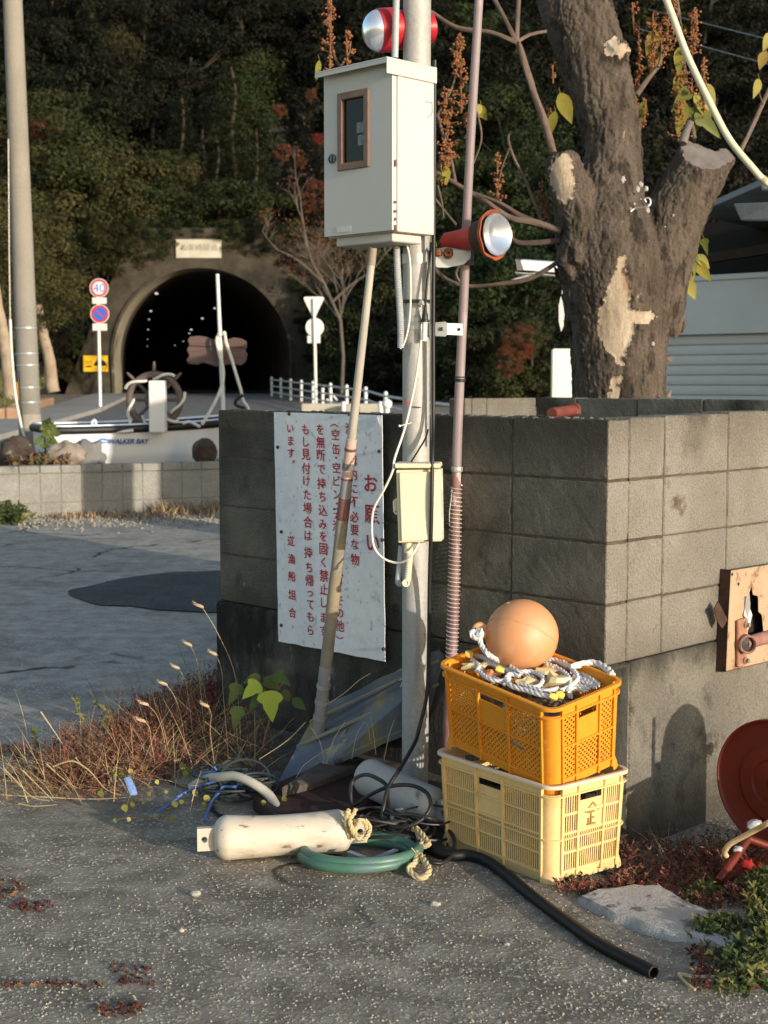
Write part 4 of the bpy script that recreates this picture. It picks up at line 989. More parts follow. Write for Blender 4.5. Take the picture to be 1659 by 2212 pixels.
# wooden scrap sticking out between the crates
q = MB(); q.bar(oct_(.10, -.005, .004), oct_(.16, .03, .012), .02, ZV, .012); tag(q.build('dark_scrap', BCAB, loc=oct_(.12, 0, 0)), 'small dark scrap of rubber caught between the two crates', 'scrap')
# ------------------------------------------------------------------ what lies in the crates
ROPEW = mat('white_rope', (.62, .61, .60), (.70, .69, .68), vs=30, rough=.85, bump=.3, bs=300)
ROPEB = mat('blue_rope', (.03, .10, .42), (.04, .14, .5), vs=30, rough=.7, bump=.3, bs=300)
ROPET = mat('tan_rope', (.50, .40, .20), (.58, .48, .28), vs=30, rough=.9, bump=.3, bs=300)
BUOY = mat('orange_buoy', (.60, .27, .115), (.64, .31, .15), vs=5, rough=.5, bump=.05, bs=60, spots=[((.64, .40, .25), 4, .55, .2), ((.36, .17, .08), 22, .68, .06), ((.45, .22, .11), 8, .66, .08)])
BC = P(1127, 1373, 4.48)
by = thing('buoy', 'round orange rubber buoy resting in the orange crate', 'buoy', BC)
q = MB(); q.ball(BC, .1165, 48)
for v in q.v: v += (v - BC).normalized() * (.0012 * noise.noise(v * 14) + (.0011 if abs((v - BC).dot(Vector((.55, .25, .8)).normalized())) < .0035 else 0))
q.build('ball', BUOY, by, smooth=9)
q = MB(); sn_ = Vector((.35, .45, .82)).normalized(); se_ = sn_.orthogonal().normalized(); sb_ = sn_.cross(se_); q.tube([BC + (se_ * cos(k * pi / 32) + sb_ * sin(k * pi / 32)) * .1163 for k in range(64)], .0012, 6, closed=True); q.build('mould_seam', BUOY, by, smooth=.9)
W4 = reg(1550, 2080, 2.37)
ey = P(*W4(305, 300), 4.46); d = (ey - BC).normalized()
q = MB(); tg = d.orthogonal(); tg = (Vector((.2, -.9, .5)) - d * d.dot(Vector((.2, -.9, .5)))).normalized(); sd_ = d.cross(tg)
ring = [BC + d * (.118 + .018) + (d * cos(2 * pi * k / 20) + sd_ * sin(2 * pi * k / 20)) * .020 for k in range(20)]
q.tube(ring, .0085, 10, closed=True); q.lathe(BC + d * .085, d, [(0, .045), (.02, .036), (.032, .022), (.036, 0)], 20); q.build('eyelet', BUOY, by, smooth=.9)
q = MB(); tp = BC + Vector((-.38, -.1, .92)).normalized() * .1165; q.ball(tp, .006, 8, (1.6, 1, .4)); q.build('valve', BUOY, by)
ROFF = -.012
def w4(x, y, Y=None):
    return P(*W4(x, y), Y) if Y and Y > 4.36 else hit(*W4(x, y), OA + OU * (.285 + ROFF), OU)
ry = thing('coiled_rope', 'white twisted rope tied to the buoy and heaped in the orange crate', 'rope', oct_(.2, .12, .2))
q = MB()
q.rope(cr([w4(275, 330, 4.44), w4(240, 300, 4.435), w4(245, 345, 4.425), w4(300, 370, 4.415), w4(320, 310, 4.425), w4(295, 290, 4.44), w4(300, 350, 4.42), w4(330, 440, 4.40), w4(390, 510, 4.365), w4(490, 565, 4.315), w4(600, 590, 4.30), w4(700, 590, 4.32), w4(800, 545, 4.34), w4(930, 545, 4.35), w4(1040, 600, 4.35)], 8), .0088)
q.build('rope_strand', ROPEW, ry, smooth=.9)
ROFF = -.02
q = MB(); q.rope(cr([w4(190, 500), w4(260, 505), w4(350, 530, 4.35), w4(460, 590, 4.315), w4(560, 640, 4.29), w4(680, 665, 4.27), w4(760, 700, 4.25)], 8), .0085); q.build('rope_strand', ROPEW, ry, smooth=.9)
q = MB(); q.rope(cr([w4(500, 640, 4.29), w4(440, 590, 4.305), w4(360, 570, 4.325), w4(325, 620, 4.32), w4(350, 675, 4.3), w4(430, 700, 4.275), w4(520, 740, 4.25)], 8), .0085); q.build('rope_strand', ROPEW, ry, smooth=.9)
ROFF = -.004
q = MB(); q.rope(cr([w4(640, 680, 4.25), w4(560, 665, 4.26), w4(530, 705, 4.25), w4(570, 760, 4.23), w4(690, 795, 4.205), w4(800, 830, 4.185), w4(900, 850, 4.17)], 8), .0085); q.build('rope_strand', ROPEW, ry, smooth=.9)
ROFF = .0
q = MB(); q.rope(cr([w4(1060, 610, 4.345), w4(1150, 580, 4.35), w4(1260, 570), w4(1350, 610), w4(1405, 665)], 8), .0115); q.build('rope_strand', ROPEW, ry, smooth=.9)
ROFF = -.03
for k, pts in enumerate(([(1060, 640), (1150, 660), (1240, 710), (1290, 750)], [(1080, 690), (1150, 700), (1220, 740), (1260, 770)], [(1040, 770), (1080, 760), (1150, 765), (1200, 790)], [(1060, 850), (1050, 810), (1100, 780), (1180, 800)], [(1100, 720), (1180, 740), (1230, 770)])):
    q = MB(); q.rope(cr([w4(x, y, lerp(4.3, 4.20, (y - 640) / 200)) for x, y in pts], 8), .0085); q.build('rope_strand', ROPEW, ry, smooth=.9)
ROFF = -.03
q = MB(); q.rope(cr([w4(460, 520, 4.35), w4(530, 555, 4.335), w4(640, 560, 4.335), w4(760, 545, 4.35)], 8), .010)
tag(q.build('blue_rope', ROPEB, smooth=.9, loc=w4(600, 555, 4.34)), 'short length of blue rope lying under the buoy', 'rope')
WAX = mat('cream_float_plastic', (.66, .50, .22), (.72, .58, .33), vs=9, rough=.4, spots=[((.5, .3, .1), 11, .66, .08)])
BRN = mat('brown_float', (.38, .14, .05), (.5, .25, .12), vs=8, rough=.5)
ROFF = -.01
gfl = 'floats in the orange crate'
for k, (x, y, r, sq, m_, lb) in enumerate(((965, 715, .037, (1.3, .85, .75), WAX, 'largest crumpled cream plastic float on the rope near the front corner of the orange crate'),
        (870, 615, .034, (1.35, .8, .5), WAX, 'crumpled cream float just below the buoy in the orange crate'), (700, 715, .030, (1.2, .8, .5), WAX, 'cream float between two rope loops in the orange crate'),
        (250, 585, .030, (1.4, .9, .5), WAX, 'pale tan float at the left end of the orange crate'), (400, 650, .024, (1.2, .9, .6), BRN, 'brown float inside the left rope loop'), (590, 705, .02, (1.2, .9, .6), BRN, 'small brown float inside the front rope loop'))):
    p = w4(x, y) - OU * .008; q = MB(); q.ball(p, r, 14, sq, .75, k + 3); tag(q.build('float', m_, smooth=.5, loc=p), lb, 'float', gfl)
ROFF = -.002
YTAPE = mat('yellow_whipping', (.74, .52, .05), (.7, .55, .2), vs=20, rough=.6)
for x, y, Y in ((215, 495, 4.3), (470, 625, 4.30), (915, 850, 4.165), (970, 835, 4.17)):
    p = w4(x, y, Y); q = MB(); q.tube([p + Vector((-.012, 0, .004)), p, p + Vector((.012, 0, -.005))], [.008, .0125, .009], 10, bumpy=.3); q.build('whipping', YTAPE, ry, smooth=.7)
q = MB(); w = random.Random(4)      # rope heap under the top layer so that the crate reads full, coloured dark for the shade inside
for k in range(16):
    a0 = w.uniform(.05, .45); b0 = w.uniform(.05, .27); pts = [oct_(min(.47, max(.035, a0 + w.uniform(-.2, .2))), min(.285, max(.03, b0 + w.uniform(-.13, .13))), w.uniform(.10, .175)) for i in range(5)]
    q.tube(cr(pts, 5), .009, 6)
q.build('rope_heap', mat('shade_dark_net', (.16, .13, .10), (.24, .2, .16), vs=20, rough=.95), ry, smooth=.9)
ROFF = -.006
for pts in ([(560, 600), (640, 640), (740, 640), (830, 690), (800, 760), (720, 770)], [(830, 560), (900, 590), (1000, 640), (1060, 720), (1040, 800)], [(300, 640), (380, 700), (480, 720), (560, 700)], [(1000, 560), (1080, 620), (1120, 700), (1060, 760), (980, 800)], [(640, 740), (760, 780), (860, 800), (960, 780)], [(240, 540), (300, 590), (280, 640)]):
    q = MB(); q.rope(cr([w4(x, y) for x, y in pts], 8), .0072); q.build('rope_strand', ROPEW, ry, smooth=.9)
q = MB(); n_ = 12  # dark heap put in to darken the yellow crate behind its slits
for i in range(n_):
    for j in range(n_):
        a, b = .03 + .475 * i / (n_ - 1), .025 + .285 * j / (n_ - 1); ed_ = min(i, n_ - 1 - i, j, n_ - 1 - j); p = CA + CE1 * a + CE2 * b; q.v.append(p + ZV * (.02 if ed_ == 0 else .19 + .03 * noise.noise(p * 14)))
for i in range(n_ - 1):
    for j in range(n_ - 1): r = i * n_ + j; q.f.append([r, r + 1, r + n_ + 1, r + n_]); q.m.append(0)
w = random.Random(6)
for k in range(18): q.tube(cr([CA + CE1 * w.uniform(.06, .47) + CE2 * w.uniform(.05, .28) + ZV * w.uniform(.18, .23) for i in range(5)], 5), .006, 6)
tag(q.build('netting', mat('dark_netting', (.035, .035, .03), (.07, .068, .058), vs=30, rough=.95, bump=.8, bs=120), smooth=.9, loc=CA + CE1 * .26 + CE2 * .16), 'dark netting added inside the yellow crate to darken its slits', 'net')
# contents glimpsed in the yellow crate
q = MB(); q.bar(CA + CE1 * .12 + CE2 * .10 + ZV * .235, CA + CE1 * .16 + CE2 * .26 + ZV * .275, .03, ZV, .01); q.bar(CA + CE1 * .06 + CE2 * .14 + ZV * .25, CA + CE1 * .07 + CE2 * .2 + ZV * .268, .012, ZV, .006)
tag(q.build('pale_stick', WHITEP, loc=CA + CE1 * .1 + CE2 * .2 + ZV * .25), 'pale flat stick lying inside the yellow crate behind its hand hole', 'stick')
# ------------------------------------------------------------------ fenders
FENW = mat('white_fender_vinyl', (.52, .46, .37), (.62, .57, .48), vs=5, rough=.55, bump=.12, bs=40, spots=[((.33, .27, .2), 7, .47, .2), ((.15, .12, .09), 30, .61, .06), ((.70, .67, .6), 11, .62, .1), ((.18, .15, .11), 12, .62, .07)], stretch=(.5, 1, 1))
FENG = mat('grey_fender_vinyl', (.36, .35, .34), (.46, .445, .43), vs=5, rough=.6, bump=.15, bs=30, spots=[((.16, .15, .14), 9, .58, .12), ((.5, .46, .44), 12, .67, .08)])
def fender(name, label, a, b, r, m, lug0=True, lug1=True, waist=.9):
    d = (b - a); L = d.length; d.normalize(); t = thing(name, label, 'fender', (a + b) / 2 - ZV * r)
    prof = [(0, r * .05)]
    for k in range(1, 9): x = pi / 2 * k / 8; prof.append((r * .62 * (1 - cos(x)), r * (.35 + .65 * sin(x))))
    for k in range(1, 14):
        f = k / 14; prof.append((lerp(r * .62, L - r * .62, f), r * (waist + (1 - waist) * abs(2 * f - 1) ** 2.2)))
    for k in range(8, -1, -1): x = pi / 2 * k / 8; prof.append((L - r * .62 * (1 - cos(x)), r * (.35 + .65 * sin(x)) if k else r * .05))
    q = MB(); q.lathe(a, d, prof, 36)
    for v in q.v: v += (v - (a + d * (v - a).dot(d))).normalized() * .0035 * noise.noise(v * 9)
    q.build('fender_body', m, t, smooth=9)
    side = d.cross(ZV).normalized(); up = side.cross(d)
    for on, o, s in ((lug0, a, -1), (lug1, b, 1)):
        if not on: continue
        q = MB(); n = 16; l0, l1 = -.02, .052; hw = .036; rr = .010; hc = .03     # flat lug with a round hole
        ringp = [(hc + rr * cos(2 * pi * k / n), rr * sin(2 * pi * k / n)) for k in range(n)]
        outp = []
        for k in range(n):
            c_, s_ = cos(2 * pi * k / n), sin(2 * pi * k / n); m_ = max(abs(c_), abs(s_))
            x = (l1 - hc) * c_ / m_ if c_ > 0 else (hc - l0) * c_ / m_
            outp.append((hc + x, hw * s_ / m_))
        for th in (-.011, .011):
            for ps in (ringp, outp): q.v += [o + d * s * x + up * y + side * th for x, y in ps]
        for k in range(n):
            l = (k + 1) % n
            q.f += [[k, l, n + l, n + k], [2 * n + k, 3 * n + k, 3 * n + l, 2 * n + l], [k, 2 * n + k, 2 * n + l, l], [n + k, n + l, 3 * n + l, 3 * n + k]]; q.m += [0] * 4
        q.build('fender_lug', m, t)
    return t, d, side, up
fa, fb = P(462, 1800, 4.33), P(757, 1795, 4.40); fr_ = .071; fa.z = fb.z = fr_ + .002
ft, fd, fs_, fu = fender('white_fender', 'dirty white cylindrical boat fender lying on the asphalt in front', fa, fb, fr_, FENW)
# its rope
R8 = reg(650, 2600, 1.58)
def r8(x, y, Y): return P(*R8(x, y), Y)
q = MB()
for pts in ([(905, 520), (885, 440), (895, 385), (915, 430), (930, 500), (960, 530), (1000, 490), (985, 435), (955, 430), (935, 470), (950, 520), (995, 530), (1020, 470), (990, 425)], [(880, 380), (900, 420), (915, 470), (925, 520)], [(940, 365), (925, 400), (905, 430), (930, 490)], [(905, 370), (890, 395), (915, 440)]):
    q.rope(cr([r8(x, y, 4.335 - .014 * (i % 3)) for i, (x, y) in enumerate(pts)], 6), .0068)
tag(q.build('fender_rope', ROPET, smooth=.9, loc=r8(960, 530, 4.33)), 'frayed tan rope knotted through the right lug of the white fender', 'rope')
ga, gb = P(783, 1672, 5.0), P(945, 1752, 4.6); gr_ = .064; ga.z = .115; gb.z = .072
ga, gb = hit(783, 1672, Vector((0, 0, .13)), ZV), hit(948, 1750, Vector((0, 0, .085)), ZV)
fender('grey_fender', 'worn grey fender lying behind the white fender at the foot of the steel pole', ga, gb, .066, FENG, False, True, .97)
# tarred canvas wrapped on its far end
# ------------------------------------------------------------------ green hose coil, angle iron, rope end
GRN = mat('green_hose', (.05, .13, .10), (.075, .17, .125), vs=4, rough=.4, spots=[((.12, .17, .2), 3, .55, .2)])
hc_ = G(775, 1862); pts = []
for k in range(0, 66):
    a = -.6 + k * .2; r = .176 + .006 * sin(a * .7); lay = k / 66
    pts.append(Vector((hc_.x + r * cos(a) + .01 * lay, hc_.y - .012 + r * .80 * sin(a) + .035 * lay, .017 + .028 * lay)))
q = MB(); q.tube(cr(pts, 2), .0165, 14); tag(q.build('green_hose', GRN, smooth=.9, loc=(hc_.x, hc_.y, 0)), 'coil of green garden hose under the end of the white fender', 'hose')
ANG = mat('blue_grey_steel', (.20, .22, .30), (.27, .29, .37), vs=9, rough=.5)
q = MB(); a, b, c_ = [r6(x, y, 4.35) for x, y in ((480, 1050), (705, 1140), (920, 1040))]
a, b, c_ = [G(*R6(x, y), .05) for x, y in ((470, 1050), (705, 1140), (930, 1035))]
q.bar(a, b, .018, ZV, .003); q.bar(b - (b - a).normalized() * .009, c_, .018, ZV + Vector((0, 0, 0)), .0034); q.bar(a - ZV * .009 - Vector((0, .008, 0)), b - ZV * .009 - Vector((0, .008, 0)), .002, ZV, .016)
tag(q.build('angle_iron', ANG, loc=b - ZV * .05), 'bent blue grey steel strip lying inside the green hose coil', 'angle iron')
q = MB(); w = random.Random(9)
q.rope(cr([r6(x, y, Y) for x, y, Y in ((1130, 820, 4.45), (1150, 900, 4.42), (1180, 960, 4.38), (1160, 1010, 4.35), (1130, 1100, 4.26), (1110, 1170, 4.22), (1050, 1210, 4.19), (1090, 1270, 4.17), (1160, 1305, 4.15), (1230, 1280, 4.15), (1250, 1220, 4.18), (1210, 1150, 4.22), (1160, 1090, 4.26))], 7), .0098)
q.rope(cr([r6(x, y, Y) for x, y, Y in ((1090, 830, 4.45), (1160, 860, 4.42), (1210, 920, 4.39), (1250, 980, 4.36), (1190, 1000, 4.36), (1130, 970, 4.38))], 7), .009)
for k in range(14):
    p = r6(1160 + w.uniform(-50, 60), 1085 + w.uniform(-30, 40), 4.255); q.tube([p, p + Vector((w.uniform(-.02, .02), w.uniform(-.01, .01), w.uniform(-.005, .02)))], .0016, 4)
tag(q.build('rope_end', ROPET, smooth=.9, loc=r6(1160, 1300, 4.15)), 'short knotted end of frayed tan rope lying beside the crates', 'rope')
# white chain-like rope loop in the dark behind
q = MB(); c2 = r6(975, 715, 4.62); q.rope([c2 + Vector((.028 * cos(k * .35), .004 * sin(k), .024 * sin(k * .35))) for k in range(19)], .0075); tag(q.build('rope_loop', ROPEW, smooth=.9, loc=c2), 'small loop of pale rope in front of the grey fender', 'rope')
# ------------------------------------------------------------------ faded blue board leaning on the wall, rotten plank
BOARD = mat('faded_blue_board', (.095, .115, .15), (.17, .18, .19), vs=5, rough=.75, bump=.3, bs=40, spots=[((.24, .20, .11), 4.5, .54, .1), ((.34, .31, .23), 9, .62, .08), ((.07, .065, .05), 7, .64, .08)], stretch=(1, 1, .55))
q = MB()
TLb, TRb, BRb, BLb = onL(686, 1532, .06), onL(950, 1400, .03), P(950, 1545, 5.085), G(600, 1690, .02)
nb_ = (TRb - TLb).cross(BLb - TLb).normalized()
if nb_.dot(NL) < 0: nb_ = -nb_
ed = []
for (A, B, nseg, am) in ((TLb, TRb, 14, .012), (TRb, BRb, 6, .01), (BRb, BLb, 16, .006), (BLb, TLb, 8, .012)):
    for k in range(nseg):
        p = A.lerp(B, k / nseg); ed.append(p + ZV * am * noise.noise(p * 14))
q.prism(ed, -nb_ * .028)
bd = tag(q.build('board', BOARD, loc=BLb, bevel=.003), 'broken board with flaking blue paint leaning behind the steel pole', 'board')
q = MB()
for s, o in ((.18, .01), (.52, -.01)):
    A = TLb.lerp(BLb, s); B = TRb.lerp(BRb, s); q.bar(A + nb_ * .001, B + nb_ * .001, .012, nb_, .008)
q.build('batten', mat('peeling_batten', (.34, .30, .22), (.2, .19, .16), vs=8, rough=.85, bump=.2), bd)
PLK = mat('rotten_red_brown_wood', (.030, .010, .006), (.055, .018, .010), vs=7, rough=.75, bump=.4, bs=30, stretch=(1, 6, 6))
pl = [G(u, v, .05) for u, v in ((545, 1718), (610, 1770), (760, 1748), (905, 1700), (900, 1620), (700, 1640))]
q = MB(); q.prism(pl, (0, 0, -.07)); tag(q.build('rotten_plank', PLK, loc=(pl[1].x, pl[1].y, 0), bevel=.006), 'dark red brown rotten wooden sheet lying behind the fenders', 'plank')
q = MB(); a = [P(612, 1700, 5.02), P(700, 1640, 5.1), P(768, 1650, 5.05), P(690, 1688, 5.0)]
q.prism([G(608, 1700, .085), G(700, 1640, .1), G(772, 1652, .08), G(668, 1695, .07)], (0, 0, -.05)); tag(q.build('wood_offcut', mat('grey_rotten_wood', (.07, .055, .045), (.12, .1, .085), vs=12, rough=.9, bump=.5, bs=50, stretch=(1, 5, 1)), loc=a[0], bevel=.004), 'short grey weathered timber offcut under the leaning blue board', 'plank')
# ------------------------------------------------------------------ cords and the white hose on the left
R7 = reg(0, 2100, 1.5082)
def r7g(x, y, z=.02): return G(*R7(x, y), z)
HOSEW = mat('cream_hose', (.44, .41, .33), (.52, .49, .41), vs=6, rough=.55)
q = MB(); q.tube(cr([r7g(1010, 990, .02), r7g(1080, 945, .06), r7g(1150, 935, .09), r7g(1240, 930, .11), r7g(1330, 965, .10), r7g(1410, 1020, .07), r7g(1450, 1075, .045), r7g(1470, 1130, .03)], 7), .0165, 14)
tag(q.build('cream_hose', HOSEW, smooth=.9, loc=r7g(1470, 1130)), 'arched piece of cream hose coming out of the dry weeds', 'hose')
BLC = mat('blue_twine', (.06, .13, .40), (.12, .2, .48), vs=12, rough=.6)
q = MB()
q.tube(cr([r7g(930, 1045, .02), r7g(1010, 1000, .04), r7g(1090, 970, .06), r7g(1180, 950, .08), r7g(1260, 960, .08), r7g(1240, 985, .07), r7g(1180, 985, .06), r7g(1160, 1010, .05), r7g(1120, 1060, .04), r7g(1100, 1110, .03), r7g(1085, 1150, .02), r7g(1110, 1170, .01)], 6), .0048, 8)
q.tube(cr([r7g(800, 1145, .01), r7g(860, 1100, .015), r7g(940, 1045, .02)], 5), .004, 7); q.tube(cr([r7g(1040, 930, .07), r7g(1090, 910, .09), r7g(1140, 905, .1), r7g(1130, 880, .12)], 5), .004, 7)
tag(q.build('blue_twine', BLC, smooth=.9, loc=r7g(1085, 1150)), 'tangled light blue cord lying left of the white fender', 'cord')
q = MB(); w = random.Random(21)
DKC = mat('dark_green_cord', (.02, .026, .026), (.04, .05, .05), vs=9, rough=.6)
for k in range(22):
    c_ = r7g(w.uniform(1140, 1360), w.uniform(1000, 1090), 0); c_.z = w.uniform(.02, .09); r = w.uniform(.03, .07); ph = w.uniform(0, 6); ti = w.uniform(-.4, .8)
    q.tube(cr([c_ + Vector((r * 1.3 * cos(ph + i * .6), r * .8 * sin(ph + i * .6), max(-c_.z + .006, r * ti * sin(ph + i * .6)))) for i in range(12)], 4), .0044, 6)
tag(q.build('cord_bundle', DKC, smooth=.9, loc=r7g(1260, 1080)), 'bundle of dark green cord behind the left end of the white fender', 'cord')
q = MB(); a, b = r7g(672, 940, .075), r7g(708, 1030, .03); q.tube(cr([a, a.lerp(b, .5) + ZV * .004, b], 4), [.013, .014, .014, .0145, .015, .015, .0145, .014, .013], 8, flat=.45)
tag(q.build('blue_plastic_strip', mat('pale_blue_plastic', (.20, .32, .62), (.35, .47, .70), vs=9, rough=.4), smooth=.9, loc=b), 'short pale blue plastic strip poking out of the red weeds', 'plastic strip')
# ------------------------------------------------------------------ rusty cabinet front on the side wall
R2 = reg(2400, 1900, 3.6875)
def r2(x, y, off=.045): return onR(*R2(x, y), off)
RTAN = mat('rust_stained_cream_paint', (.42, .31, .20), (.35, .24, .15), vs=5, rough=.7, grain=.2, spots=[((.15, .06, .035), 7, .54, .12), ((.26, .12, .055), 14, .58, .1), ((.6, .5, .36), 5, .6, .15)], bump=.15, bs=60)
rc = thing('rusty_cabinet', 'rust eaten cream metal box fixed low on the sunlit side wall', 'cabinet', r2(540, 1660, 0))
ou = [r2(582, 350), r2(1300, 235), r2(1300, 1480), r2(518, 1665)]
# the front as strips round a torn hole
hole = [r2(850, 560), r2(870, 670), r2(935, 690), r2(940, 890), r2(985, 930), r2(1005, 1160), r2(1300, 1140), r2(1300, 1210), r2(1000, 1215), r2(800, 1180), r2(812, 1000), r2(835, 800), r2(822, 640)]
q = MB(); k = len(hole)
outer = [r2(850, 312), r2(900, 303), r2(1000, 287), r2(1150, 262), r2(1230, 248), r2(1300, 235), r2(1302, 700), r2(1301, 1480), r2(1000, 1552), r2(700, 1622), r2(518, 1665), r2(548, 1010), r2(582, 350)]
for a in hole: q.v.append(a)
for a in outer: q.v.append(a)
for a in hole: q.v.append(a - NR * .0025)
for i in range(k):
    j = (i + 1) % k; q.f += [[i, k + i, k + j, j], [i, j, 2 * k + j, 2 * k + i]]; q.m += [0, 0]
q.build('cabinet_front', RTAN, rc)
q = MB(); a, b = r2(582, 350), r2(518, 1665)
q.prism([a, b, b - NR * .042, a - NR * .042], ER * .003); q.prism([r2(582, 350), r2(1300, 235), r2(1300, 235, .003), r2(582, 350, .003)], (0, 0, -.003)); q.prism([r2(518, 1665), r2(1300, 1480), r2(1300, 1480, .003), r2(518, 1665, .003)], (0, 0, .003))
q.build('cabinet_side', mat('black_rust_and_shade', (.03, .018, .012), (.08, .035, .02), vs=20, rough=.9), rc)  # near-black sides also carry the shadow along the panel edge
q = MB(); q.prism([r2(600, 380, .004), r2(1300, 270, .004), r2(1300, 1450, .004), r2(540, 1620, .004)], NR * -.002); q.build('cabinet_back', mat('cabinet_dark', (.02, .015, .012), rough=.9), rc)
q = MB(); q.prism([r2(775, 690, .05), r2(815, 690, .047), r2(830, 860, .052), r2(855, 930, .06), r2(830, 1060, .062), r2(795, 1135, .058), r2(775, 1080, .055), r2(800, 1000, .056), r2(745, 940, .05), r2(760, 850, .047)], NR * .0012); q.build('bent_flap', mat('bright_zinc', (.46, .47, .49), (.58, .59, .6), vs=12, rough=.35, metal=.6), rc)
q = MB(); q.prism([r2(945, 790, .03), r2(1200, 640, .034), r2(1300, 640, .034), r2(1300, 780, .03), r2(1100, 850, .03), r2(980, 900, .03)], NR * .0015); q.prism([r2(1000, 950, .028), r2(1300, 860, .03), r2(1300, 1010, .03), r2(1015, 1040, .028)], NR * .0015); q.build('inner_plate', mat('pale_inner_plate', (.60, .56, .48), (.5, .46, .38), vs=8, rough=.6), rc)
q = MB(); fl = [r2(408, 750, .03), r2(440, 810, .03), r2(495, 915, .042), r2(530, 985, .045), r2(500, 1050, .043), r2(465, 1105, .04), r2(415, 1040, .036), r2(375, 930, .032), r2(338, 880, .03), r2(345, 850, .03), r2(370, 830, .03)]; q.prism(fl, NR * .003); q.build('torn_flap', MATS['black_rust_and_shade'], rc)
MAUVE = mat('mauve_rust_pipe', (.27, .12, .10), (.36, .2, .17), vs=14, rough=.8, bump=.3, bs=80)
q = MB(); c_ = r2(805, 1315, .085); axp = (ER * .96 + NR * -.02 + ZV * .02).normalized(); d2 = (-ER * .55 + NR * .83).normalized()
q.prism([r2(640, 1000, .047), r2(740, 965, .047), r2(790, 1030, .047), r2(740, 1180, .047), r2(760, 1560, .047), r2(700, 1600, .047), r2(640, 1595, .047)], NR * .012)
q.build('pipe_flange', mat('flange_rust', (.24, .1, .06), (.38, .2, .12), vs=16, rough=.85, bump=.3, bs=80), rc, bevel=.003)
q = MB(); q.lathe(c_, -d2, [(0, .026), (-.004, .030), (0, .034), (.035, .034), (.06, .028)], 24, cap=False); q.lathe(c_, -d2, [(0, .026), (.03, .024)], 24, cap=False); q.tube(cr([c_ - d2 * .03, c_ + ER * .05 - NR * .02, c_ + ER * .12 - NR * .028, c_ + ER * .3 - NR * .028], 6), .024, 16); q.build('pipe_mouth', MAUVE, rc, smooth=.7)
q = MB(); q.lathe(c_ - d2 * .012, d2, [(0, .0255), (.001, 0)], 20); q.build('pipe_hole', BLK, rc)
q = MB()
for x, y in ((765, 1055), (755, 1515)): q.lathe(r2(x, y, .058), NR, [(0, .013), (.008, .013), (.009, .008), (.02, .008), (.021, 0)], 6)
q.build('flange_bolt', mat('dull_bolt', (.34, .27, .22), rough=.5, metal=.5), rc)
q = MB()
for x, y in ((600, 405), (682, 530)): q.lathe(r2(x, y, .0455), NR, [(0, .006), (.0006, .006), (.0007, 0)], 10)
q.build('screw_hole', BLK, rc)
# ------------------------------------------------------------------ dark red cable reel at the right edge
REEL = mat('dark_red_reel', (.16, .018, .009), (.11, .014, .008), vs=5, rough=.5, bump=.05, spots=[((.07, .02, .012), 8, .6, .12)])
ctr = Vector((1.235, 4.40, .225)); nr_ = Vector((-.735, -.678, 0)).normalized(); hx_ = Vector((nr_.y, -nr_.x, 0)) * -1
rl = thing('hose_reel', 'dark red metal hose reel standing in the weeds at the right edge', 'reel', (ctr.x, ctr.y, 0))
q = MB(); q.lathe(ctr, nr_, [(0, .02), (.0, .03), (-.002, .075), (.006, .08), (.006, .12), (0, .13), (0, .19), (.004, .198), (.012, .203), (.012, .207), (-.006, .207), (-.006, .19), (-.004, .03), (-.02, .02)], 56); q.build('reel_disc', REEL, rl, smooth=.5)
q = MB(); q.lathe(ctr - nr_ * .19, nr_, [(0, .207), (.008, .207), (.008, .05), (.19, .05), (.19, .02)], 40); q.build('reel_drum', REEL, rl, smooth=.5)
q = MB(); R3 = reg(2100, 2500, 2.0408)
a, b = P(*R3(1060, 890), 4.22), G(*R3(845, 1195), .015); q.tube([a, b], .013, 10); q.tube([a, Vector((1.35, 4.23, .02))], .013, 10); q.tube([a - nr_ * .25, b - nr_ * .25], .013, 10); q.tube([b, b - nr_ * .25], .012, 10); q.build('reel_stand', REEL, rl, smooth=.8)
q = MB(); q.tube(cr([P(*R3(905, 1015), 4.17), P(*R3(890, 985), 4.165), P(*R3(925, 930), 4.15), P(*R3(1010, 880), 4.13), P(*R3(1120, 820), 4.10), P(*R3(1250, 740), 4.06), ctr + nr_ * .06 + Vector((.1, -.1, .02)), ctr + nr_ * .012], 6), .0085, 12); q.build('reel_handle', mat('tan_handle', (.46, .33, .17), (.54, .42, .25), vs=8, rough=.5), rl, smooth=.9)
q = MB(); q.ball(P(*R3(1110, 790), 4.14), .02, 10, (1.4, .8, .8), .4, 2); q.build('handle_knob', mat('milky_plastic', (.45, .46, .48), (.35, .36, .38), vs=18, rough=.3), rl, smooth=.9); q = MB(); q.ball(P(*R3(985, 965), 4.18), .012, 10, (1.3, .8, .9), .4, 3); q.build('handle_knob', MATS['milky_plastic'], rl, smooth=.9)
q = MB(); q.ball(P(*R3(1050, 1080), 4.20), .022, 12, (1, .8, 1), .5, 4); q.build('red_knob', mat('bright_red_plastic', (.36, .015, .012)), rl, smooth=.9)
